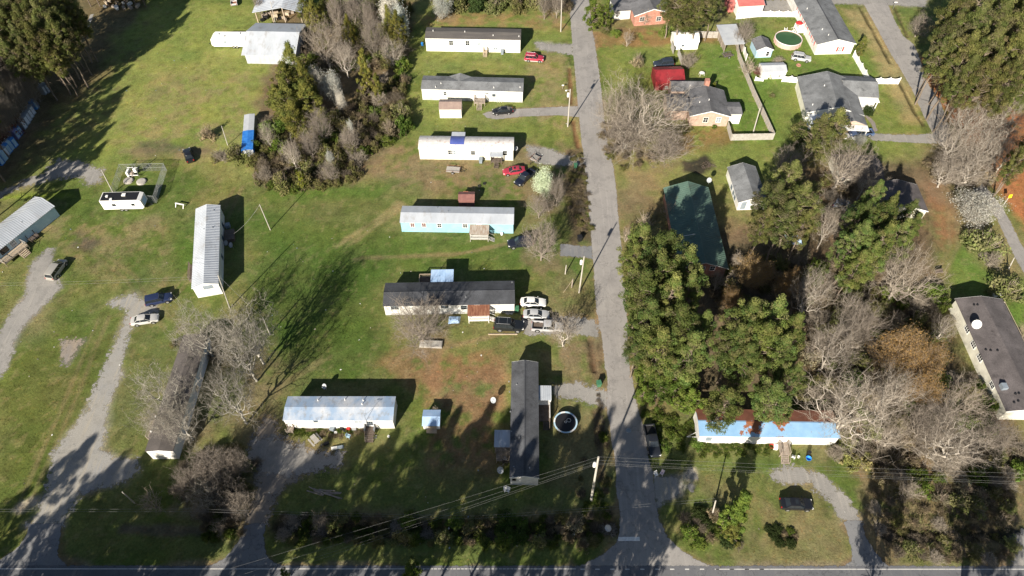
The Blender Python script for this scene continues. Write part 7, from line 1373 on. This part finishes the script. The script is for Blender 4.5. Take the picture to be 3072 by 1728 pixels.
# single trees in the yards
tree('oak', 'A3', 300, 830, 385, 15, 'huge spreading bare oak with pale limbs beside the lane', None, .4); tree('haze', 'A3', 180, 960, 200, 9, 'smaller bare tree at the left foot of the huge spreading oak'); tree('haze', 'A3', 470, 1050, 190, 8, 'smaller bare tree at the right foot of the huge spreading oak'); tree('bare', 'A3', 120, 780, 190, 13, 'pale bare tree merging with the left side of the huge oak')
tree('haze', 'B2', 140, 1120, 250, 11, 'dense grey-brown bare tree in front of the black roofed mobile home'); tree('haze', 'B2', 1030, 520, 150, 11, 'dense grey bare tree between the aqua home and the lane'); tree('haze', 'B2', 1140, 160, 75, 9, 'slim grey bare tree right of the blossom tree beside the lane'); tree('haze', 'B2', 1010, 270, 95, 7, 'low grey bare tree below the greenish blossom tree'); tree('bloomg', 'B2', 1040, 110, 66, 8, 'greenish white blossom tree at the tail of the black pickup'); tree('sapling', 'B2', 1080, 265, 60, 4, 'thin sapling at the foot of the slim bare tree')
tree('pale', 'B2', 1190, 1180, 145, 9, 'thin pale bare tree beside the silver pickup')
tree('crook', 'B0', 1420, 1180, 240, 15, 'crooked bare tree above the dark roofed home, upper left'); tree('crook', 'B1', 330, 1180, 240, 18, 'crooked bare tree right of the dark roofed home, reaching the short pole'); tree('crook', 'C0', 1170, 130, 270, 14, 'crooked bare tree over the dark roof, left side'); tree('crook', 'C0', 1640, 110, 240, 18, 'crooked pale limbed bare tree right of the dark roof'); tree('crook', 'B0', 1720, 1310, 220, 18, 'crooked bare tree over the far end of the dark roof')
tree('crook', 'C0', 1120, 310, 160, 10, 'low crooked bare tree at the porch side of the dark roofed home'); tree('crook', 'C0', 1290, 330, 190, 11, 'crooked bare tree over the near half of the dark roof'); tree('haze', 'C0', 1360, 760, 130, 8, 'thin grey bare tree left of the black limbed one'); tree('haze', 'C0', 1740, 930, 120, 8, 'thin grey bare tree at the driveway mouth, right of the black limbed one'); tree('crook', 'C0', 1480, 860, 150, 8, 'crooked thin bare tree left of the driveway mouth')
tree('haze', 'C0', 1520, 640, 180, 9, 'grey bare tree below the white end of the dark roofed home'); tree('darkbare', 'C0', 1640, 830, 170, 9, 'black limbed bare tree leaning over the dirt driveway'); tree('sapling', 'C0', 1080, 900, 95, 5, 'small bare tree beside the short leaning pole'); tree('sapling', 'C0', 1580, 1090, 70, 3, 'twiggy sapling at the driveway mouth'); tree('haze', 'C0', 1720, 620, 110, 8, 'thin bare tree at the bend of the dirt driveway')
tree('sapling', 'C2', 765, 570, 75, 4, 'small bare sapling against the charcoal roofed home'); tree('sapling', 'C1', 1702, 240, 28, 2.6, 'tiny bare sapling behind the shiny blue roofed shed'); tree('haze', 'C1', 860, 1050, 70, 4, 'pale twiggy sapling in the shaded ditch brush')
tree('haze', 'A3', 1050, 220, 85, 8, 'brown bare tree beside the open carport'); tree('sapling', 'A3', 1080, 480, 70, 5, 'thin bare tree beside the red-leaved shrub'); tree('redb', 'A3', 1160, 510, 55, 2.4, 'red-leaved shrub before the low white shed'); tree('yelb', 'A3', 1228, 545, 26, 1.8, 'narrow yellow-green shrub before the low white shed'); tree('greyb', 'A3', 635, 440, 75, 4.5, 'pale twiggy shrub beside the red barn shed'); tree('brownb', 'A3', 275, 435, 58, 3.4, 'round dark brown-grey shrub on the lawn near the red barn shed'); tree('sapling', 'A3', 205, 260, 50, 5, 'tall thin bare sapling before the brick house'); tree('sapling', 'A3', 330, 120, 60, 4, 'pinkish bare sapling at the brick house wall'); tree('greenb', 'A3', 120, 235, 45, 1.6, 'rounded green shrub before the brick house'); tree('greenb', 'A3', 490, 215, 55, 3.2, 'bushy green shrub at the corner of the brick house'); tree('oliveb', 'A3', 45, 215, 35, 1.6, 'olive shrub under the small evergreens')
tree('greyb', 'A3', 1290, 440, 50, 2, 'low twiggy shrub below the pale blue garden shed'); tree('darkb', 'A3', 550, 430, 16, 1.2, 'small round dark bush beside the dark SUV'); tree('haze', 'A4', 1190, 170, 95, 6.5, 'bare multi-stemmed tree right of the side road')
stand('pale', 'A4', [(1560, 840, 210, 13), (1800, 860, 200, 14), (1430, 1020, 190, 11), (1660, 1060, 210, 13), (1540, 1220, 200, 10), (1380, 1240, 150, 8), (1850, 1080, 160, 13)], 'large pale bare tree crowding over the side road at right', 'pale bare trees over the side road')
tree('bare', 'A4', 650, 1180, 215, 13, 'broad bare tree below the olive evergreens and above the pine stand'); tree('haze', 'A4', 240, 1170, 130, 10, 'dark bare tree shaded behind the olive evergreens'); tree('bare', 'A4', 800, 1300, 130, 10, 'bare tree beside the dark brown roofed house'); tree('bloom', 'A4', 750, 1010, 45, 3, 'pale blue-grey shrub-like tree beside the blue pickup')
tree('pale', 'B3', 1540, 900, 180, 14, 'bright pale bare tree in the middle of the right-hand woodland'); tree('pale', 'B3', 1810, 1030, 110, 11, 'narrow pale bare tree right of the bright one in the woodland'); tree('sapling', 'B3', 860, 810, 75, 6, 'thin bare tree at the near corner of the green roofed house')
tree('pale', 'B4', 530, 410, 95, 13, 'slender pale bare tree between two pine stands'); tree('bare', 'B4', 1080, 770, 260, 15, 'large tan bare tree beside the bright lawn strip'); tree('pale', 'B4', 1370, 1160, 105, 8, 'whitish bare tree beside the cream wall of the dark roofed home'); tree('pale', 'B4', 560, 1310, 230, 13, 'pale bare tree left of the orange-leaved tree')
tree('pale', 'C4', 700, 230, 370, 17, 'biggest pale bare tree, spreading over the right end of the blue roof', None, 1.0); tree('bare', 'C4', 1490, 190, 200, 12, 'tan bare tree between the orange-leaved tree and the dark roofed home'); tree('pale', 'C4', 1400, 470, 320, 11, 'low wide pale bare tree above the highway at right'); tree('haze', 'C4', 1750, 420, 170, 8, 'bare tree at the right edge below the dark roofed home'); tree('bare', 'C4', 1000, 420, 150, 9, 'tan bare tree between the biggest pale tree and the low wide one')
tree('pale', 'C4', 1010, 110, 190, 13, 'pale bare tree between the biggest pale tree and the orange-leaved crowns'); tree('haze', 'C4', 1250, 330, 200, 10, 'grey-brown bare tree behind the low wide pale one'); tree('haze', 'B4', 760, 1130, 170, 11, 'grey-brown bare tree above the orange-leaved crowns, left of the bright lawn strip')
tree('orange', 'B3', 1120, 760, 140, 8, 'orange-brown budding tree behind the green roofed house'); tree('orange', 'B3', 950, 960, 85, 7, 'small orange-brown budding tree beside the pine stand'); tree('orange', 'B3', 1370, 840, 95, 8, 'orange-brown budding tree left of the bright pale tree'); tree('orange', 'B4', 1060, 1330, 190, 12, 'large orange-brown budding tree in the right-hand woodland, left crown'); tree('orange', 'B4', 1230, 1400, 150, 11, 'large orange-brown budding tree in the right-hand woodland, right crown'); tree('orange', 'C4', 1200, 90, 150, 10, 'lower orange-brown budding tree in the right-hand woodland'); tree('orange', 'B4', 60, 760, 55, 6, 'orange-brown budding tree at the dark clearing edge')
for x, y, r_, h, l in ((330, 390, 65, 5, 'pale bare sapling at the left wall of the green roofed house'), (500, 300, 60, 5, 'pale bare sapling against the green roof'), (195, 480, 45, 4.5, 'pale bare sapling on the verge left of the pine stand')): tree('sapling', 'B3', x, y, r_, h, l)
tree('bloom', 'B4', 1600, 290, 165, 7, 'large white blossom tree beside the side road at right'); tree('oliveb', 'B4', 1660, 560, 150, 5, 'big olive shrub below the large white blossom tree'); tree('greyb', 'B4', 1700, 680, 80, 3.5, 'twiggy grey shrub below the big olive shrub'); tree('oliveb', 'B4', 1830, 880, 130, 4.5, 'big olive shrub at the right edge beside the propane tank'); tree('oliveb', 'B4', 1540, 500, 60, 3, 'small olive shrub left of the big olive shrub'); tree('greyb', 'B4', 1900, 1260, 60, 2.5, 'twiggy grey shrub on the bare patch at the right edge')
tree('brownb', 'A0', 1495, 965, 62, 3.6, 'round brown shrub alone on the field left of the pale pole'); tree('oliveb', 'A0', 1710, 1110, 95, 4, 'bushy olive shrub beside the tarped trailer'); tree('greyb', 'A0', 1600, 1130, 70, 3, 'twiggy grey shrub at the foot of the pale pole'); tree('oliveb', 'A0', 1560, 1140, 45, 2.2, 'small olive shrub left of the bushy one'); tree('oliveb', 'A3', 1250, 690, 28, .4, 'dead dark weed patch on the lawn inside the white fenced yard')
tree('greenb', 'A3', 830, 915, 20, 1.0, 'small green bush at the brick wall'); tree('greenb', 'A3', 935, 895, 20, 1.2, 'small green bush at the white side room'); tree('yelb', 'A3', 830, 620, 24, 3, 'narrow green conifer bush beside the brick chimney'); tree('haze', 'A1', 420, 30, 45, 6, 'thin brown bare tree left of the white roofed pole barn')
tree('brownb', 'C3', 825, 990, 50, 2.4, 'reddish brown dry brush around the weathered pole')
# woods south of the highway, outside the frame: their shadows fall on the lots
SP = [(-74, 14, 21, 4.2), (-68, 20, 17, 3.6), (-60, 13, 22, 4.5), (-52, 19, 19, 4), (-46, 12, 22, 4.2), (-40, 17.5, 21, 3.6), (-31, 14, 25, 4), (-26, 19, 22, 3.4), (-20, 13, 26, 4.2), (-15, 18.5, 24, 3.4), (-9, 14, 25, 3.8), (-3.5, 18, 22, 3.2), (6, 15, 21, 3.4), (12, 19.5, 17, 3.2), (46, 18, 21, 3.6), (59, 18, 22, 3.6), (73, 18, 21, 3.8), (82, 14, 22, 4), (-84, 17, 20, 4), (-38, 6, 26, 4), (57, 6, 26, 4), (1, 7, 25, 3.5), (-60, 5, 25, 4), (-56, 16, 21, 4.2), (-64, 17, 19, 4), (-72, 7, 25, 4.4), (-80, 10, 22, 4.4), (-35, 18, 20, 3.8), (-23, 15, 25, 3.8), (-43, 20, 16, 4), (-11, 19, 21, 3.6), (1, 13, 26, 3.8), (9, 10, 25, 3.6), (-66, 10, 24, 4.4), (-50, 8, 25, 4.4), (-14, 6, 27, 3.8), (-27, 11, 25, 3.8), (-6, 9, 27, 3.6)]
for x, y, h, R in [(-71, 20, 12, 4.2), (-62, 20.5, 12, 4), (-54, 20, 12.5, 4.2)]: put_plant('cedarw', (x, y, 0), R, h, 'bushy evergreen added out of frame beyond the highway to thicken the shade', 'shade evergreens added beyond the highway')  # unseen evergreens added so the shade at lower left falls solid
for x, y in [(-118, 83), (-124, 90), (-116, 91), (-122, 98), (-130, 84), (-127, 105), (-119, 105), (-131, 112), (-122, 113), (-126, 122), (-134, 98), (-120, 121), (-131, 130), (-117, 98), (-125, 114), (-121, 94), (-118, 112)]: put_plant('pine2', (x - 1.5, y, 0), 4.6, 20, 'pine standing just beyond the left edge of the picture', 'pines beyond the left edge')
for x, y in [(-119, 88), (-122, 101), (-124, 108), (-120, 116), (-128, 95), (-125, 118)]: put_plant('cedarw', (x - 2, y, 0), 4.6, 16, 'dense evergreen added out of frame past the left edge to fill the shadow', 'shadow-filling evergreens added past the left edge')  # added out of view among the pines to close gaps in their shadow
for x, y, h, R in SP: put_plant('pine2' if rnd.random() < .6 else 'pine', (x, y, 0), R, h, 'tall pine on the far side of the highway', 'pines beyond the highway')
tree('broad', 'S', 855, 1722, 16, 3.5, 'green tree top poking up at the bottom edge, left of centre'); tree('broad', 'S', 1235, 1722, 40, 4.0, 'green tree top poking up at the bottom edge, right of the other')
# ---------------- grass tufts and undergrowth (uncountable)
def tufts(name, t, polys, dens, hlo, hhi, wd, colfn, seed, kind='stuff', label=None, cat=None, avoid=None, blades=2):
    rg = np.random.default_rng(seed); PX = []; PY = []
    for pl in polys:
        P = px_poly(t, pl); (x0, y0), (x1, y1) = P.min(0), P.max(0); n = int((x1 - x0) * (y1 - y0) * dens); X = rg.uniform(x0, x1, n); Y = rg.uniform(y0, y1, n); k = inside(P, X, Y); PX.append(X[k]); PY.append(Y[k])
    X = np.concatenate(PX); Y = np.concatenate(PY); k = fbm(X, Y, 3.5, 3, 33) > rg.uniform(.3, .62, len(X)); X, Y = X[k], Y[k]
    for A in (avoid or []): k = ~inside(A, X, Y); X, Y = X[k], Y[k]
    gc, gz = ground_color_at(X, Y); n = len(X) * blades; X = np.repeat(X, blades) + rg.normal(size=n) * .08; Y = np.repeat(Y, blades) + rg.normal(size=n) * .08; Z = np.repeat(gz, blades) - .01; gc = np.repeat(gc, blades, 0)
    a = rg.uniform(0, 6.283, n); h = rg.uniform(hlo, hhi, n); w = wd * rg.uniform(.5, 1.3, n); dx, dy = np.cos(a) * w, np.sin(a) * w; lx, ly = rg.normal(size=n) * .4 * h, rg.normal(size=n) * .4 * h
    V = np.stack([np.stack([X - dx, Y - dy, Z], 1), np.stack([X + dx, Y + dy, Z], 1), np.stack([X + lx, Y + ly, Z + h], 1)], 1).reshape(-1, 3)
    c = colfn(gc, rg); me = np_mesh(name, V, np.arange(3 * n).reshape(-1, 3), m_grassleaf, np.repeat(c, 3, 0)); o = link_mesh(name, me); tag(o, label, cat, None, 'stuff'); return o
m_grassleaf = colmat('grass_blade', .35, .8, 0)
paved = [np.array([tuple(G('S', *p))[:2] for p in MAINL + MAINR]), np.array([tuple(G('S', *p))[:2] for p in RL + RR]), np.array([(-170, 10), (170, 10), (170, 30.9), (-170, 30.9)])]
for o in list(bpy.data.objects):
    if o.name.split('.')[0] in ('gravel_driveway', 'dirt_driveway', 'driveway_apron', 'asphalt_driveway', 'gravel_parking', 'concrete_pad', 'bare_sand', 'brick_path'):
        vs = np.array([v.co[:2] for v in o.data.vertices]); x0, y0 = vs.min(0); x1, y1 = vs.max(0); o['_bb'] = 1
occ = set()
for o in list(bpy.data.objects):
    if '_bb' in o:
        for v in o.data.vertices: occ.add((int(math.floor(v.co.x / .5)), int(math.floor(v.co.y / .5))))
        del o['_bb']
def build_grass():
    rg = np.random.default_rng(5); big = [(-40, -20), (3112, -20), (3112, 1700), (-40, 1700)]
    o = tufts('grass_tufts', 'S', [big], 5.5, .05, .17, .05, lambda gc, r: gc * (.82 + .5 * r.random((len(gc), 1))), 7, label='short grass tufts covering the lawns and fields', cat='grass', avoid=paved, blades=2)
    me = o.data; n = len(me.polygons); co = np.empty(len(me.vertices) * 3, np.float32); me.vertices.foreach_get('co', co); co = co.reshape(-1, 3, 3); b = co[:, 0]
    bad = np.array([(int(math.floor(x / .5)), int(math.floor(y / .5))) in occ for x, y in b[:, :2]]); ca = np.empty(len(me.vertices) * 4, np.float32); me.color_attributes['Col'].data.foreach_get('color', ca); ca = ca.reshape(-1, 3, 4)
    keep = ~bad; V = co[keep].reshape(-1, 3); c = ca[keep].reshape(-1, 4)[:, :3]; o.data = np_mesh('grass_tufts', V, np.arange(len(V)).reshape(-1, 3), m_grassleaf, c)
scatter('S', [(1722, 470), (1752, 470), (1775, 690), (1735, 700), (1700, 600)], 40, ['brownb', 'greyb', 'oliveb'], .6, 1.3, *LG('on the shaded brown verge left of the lane', 'of the shaded verge'), 77, (.5, 1.0))
flush_shrubs(235)
build_grass()
br = lambda a, b: (lambda gc, r: (lambda k: a * (1 - k) + b * k)(r.random((len(gc), 1))) * (.7 + .6 * r.random((len(gc), 1))))
tufts('undergrowth', 'A1', [[(380, 1000), (520, 880), (1000, 800), (1480, 560), (1500, 980), (1200, 1130), (1150, 1310), (700, 1400), (400, 1350)]], 7, .4, 1.3, .10, br(np.array([.19, .15, .10]), np.array([.12, .12, .045])), 41, label='brown and olive undergrowth filling the centre-top thicket', cat='undergrowth')
tufts('undergrowth', 'S', [[(835, 1545), (1840, 1550), (1850, 1600), (1760, 1640), (835, 1630)], [(2610, 1470), (3040, 1470), (3040, 1680), (2700, 1690)]], 7, .25, .8, .07, br(np.array([.18, .145, .09]), np.array([.09, .11, .03])), 42, label='tall dry weeds along the roadside ditches', cat='weeds')
tufts('undergrowth', 'S', [[(2060, 760), (2500, 780), (2840, 1000), (2900, 1150), (3060, 1290), (3060, 1450), (2500, 1390), (2460, 1150), (2200, 1000)]], 4, .3, 1.0, .10, br(np.array([.15, .115, .075]), np.array([.085, .09, .035])), 43, label='brown undergrowth on the floor of the right-hand woodland', cat='undergrowth')

def scraps():
    rg = np.random.default_rng(9); X = rg.uniform(-110, 95, 900); Y = rg.uniform(32, 170, 900); k = np.zeros(900, bool)
    for pl in ([(300, 100), (700, 80), (640, 420), (300, 500)], [(640, 1180), (1500, 1180), (1500, 1400), (700, 1400)], [(640, 560), (1400, 560), (1250, 1000), (640, 960)], [(1040, 160), (1430, 160), (1430, 520), (950, 500)], [(1640, 1170), (2560, 1170), (2560, 1420), (1700, 1400)], [(0, 560), (480, 540), (420, 1280), (0, 1280)]): k |= inside(px_poly('V', pl), X, Y)
    C = np.stack([X[k], Y[k], np.full(k.sum(), .06)], 1)[:170]; V, Fc = quads(C, unit(rg.normal(size=C.shape) * .25 + np.array([0, 0, 1.])), rg.uniform(.12, .42, len(C)), .7, rg); V[:, 2] = np.maximum(V[:, 2], .03)
    c = np.array([[.55, .54, .50], [.38, .34, .27], [.28, .24, .18], [.62, .62, .6], [.2, .26, .32]])[rg.integers(0, 5, len(C))]
    tag(link_mesh('litter', np_mesh('litter', V, Fc, m_bark, np.repeat(c, 4, 0))), 'scraps of paper and leaves strewn over the lawns', 'litter', None, 'stuff')
scraps()
finish_ground()
# ================================================================ LIGHT, SKY, CAMERA
ELEV = math.radians(28); AZ = math.atan2(.43, .90)
d = Vector((math.sin(AZ) * math.cos(ELEV), math.cos(AZ) * math.cos(ELEV), -math.sin(ELEV)))
s = bpy.data.lights.new('sun', 'SUN'); s.energy = 5.0; s.angle = math.radians(.55); s.color = (1.0, .915, .785)
so = bpy.data.objects.new('sun', s); COL.objects.link(so); so.rotation_euler = d.to_track_quat('-Z', 'Y').to_euler(); so.location = (-60, -60, 90)
w = bpy.data.worlds.new('World'); sc.world = w; w.use_nodes = True; nt = w.node_tree; nt.nodes.clear()
out = nt.nodes.new('ShaderNodeOutputWorld'); bg = nt.nodes.new('ShaderNodeBackground'); sk = nt.nodes.new('ShaderNodeTexSky')
sk.sky_type = 'NISHITA'; sk.sun_disc = False; sk.sun_elevation = ELEV; sk.sun_rotation = math.pi + AZ; sk.altitude = 100; sk.air_density = 1.0; sk.dust_density = .8
nt.links.new(sk.outputs[0], bg.inputs[0]); bg.inputs[1].default_value = .045; nt.links.new(bg.outputs[0], out.inputs[0])
cam = bpy.data.cameras.new('camera'); co = bpy.data.objects.new('camera', cam); COL.objects.link(co); co.location = CAM; co.rotation_euler = (math.pi / 2 - PITCH, 0, 0)
cam.sensor_width = 36; cam.lens = F / 3072 * 36; cam.clip_start = .5; cam.clip_end = 6000; sc.camera = co
sc.view_settings.view_transform = 'Standard'; sc.view_settings.look = 'None'; sc.view_settings.gamma = 1; sc.view_settings.use_curve_mapping = False; sc.view_settings.exposure = .98
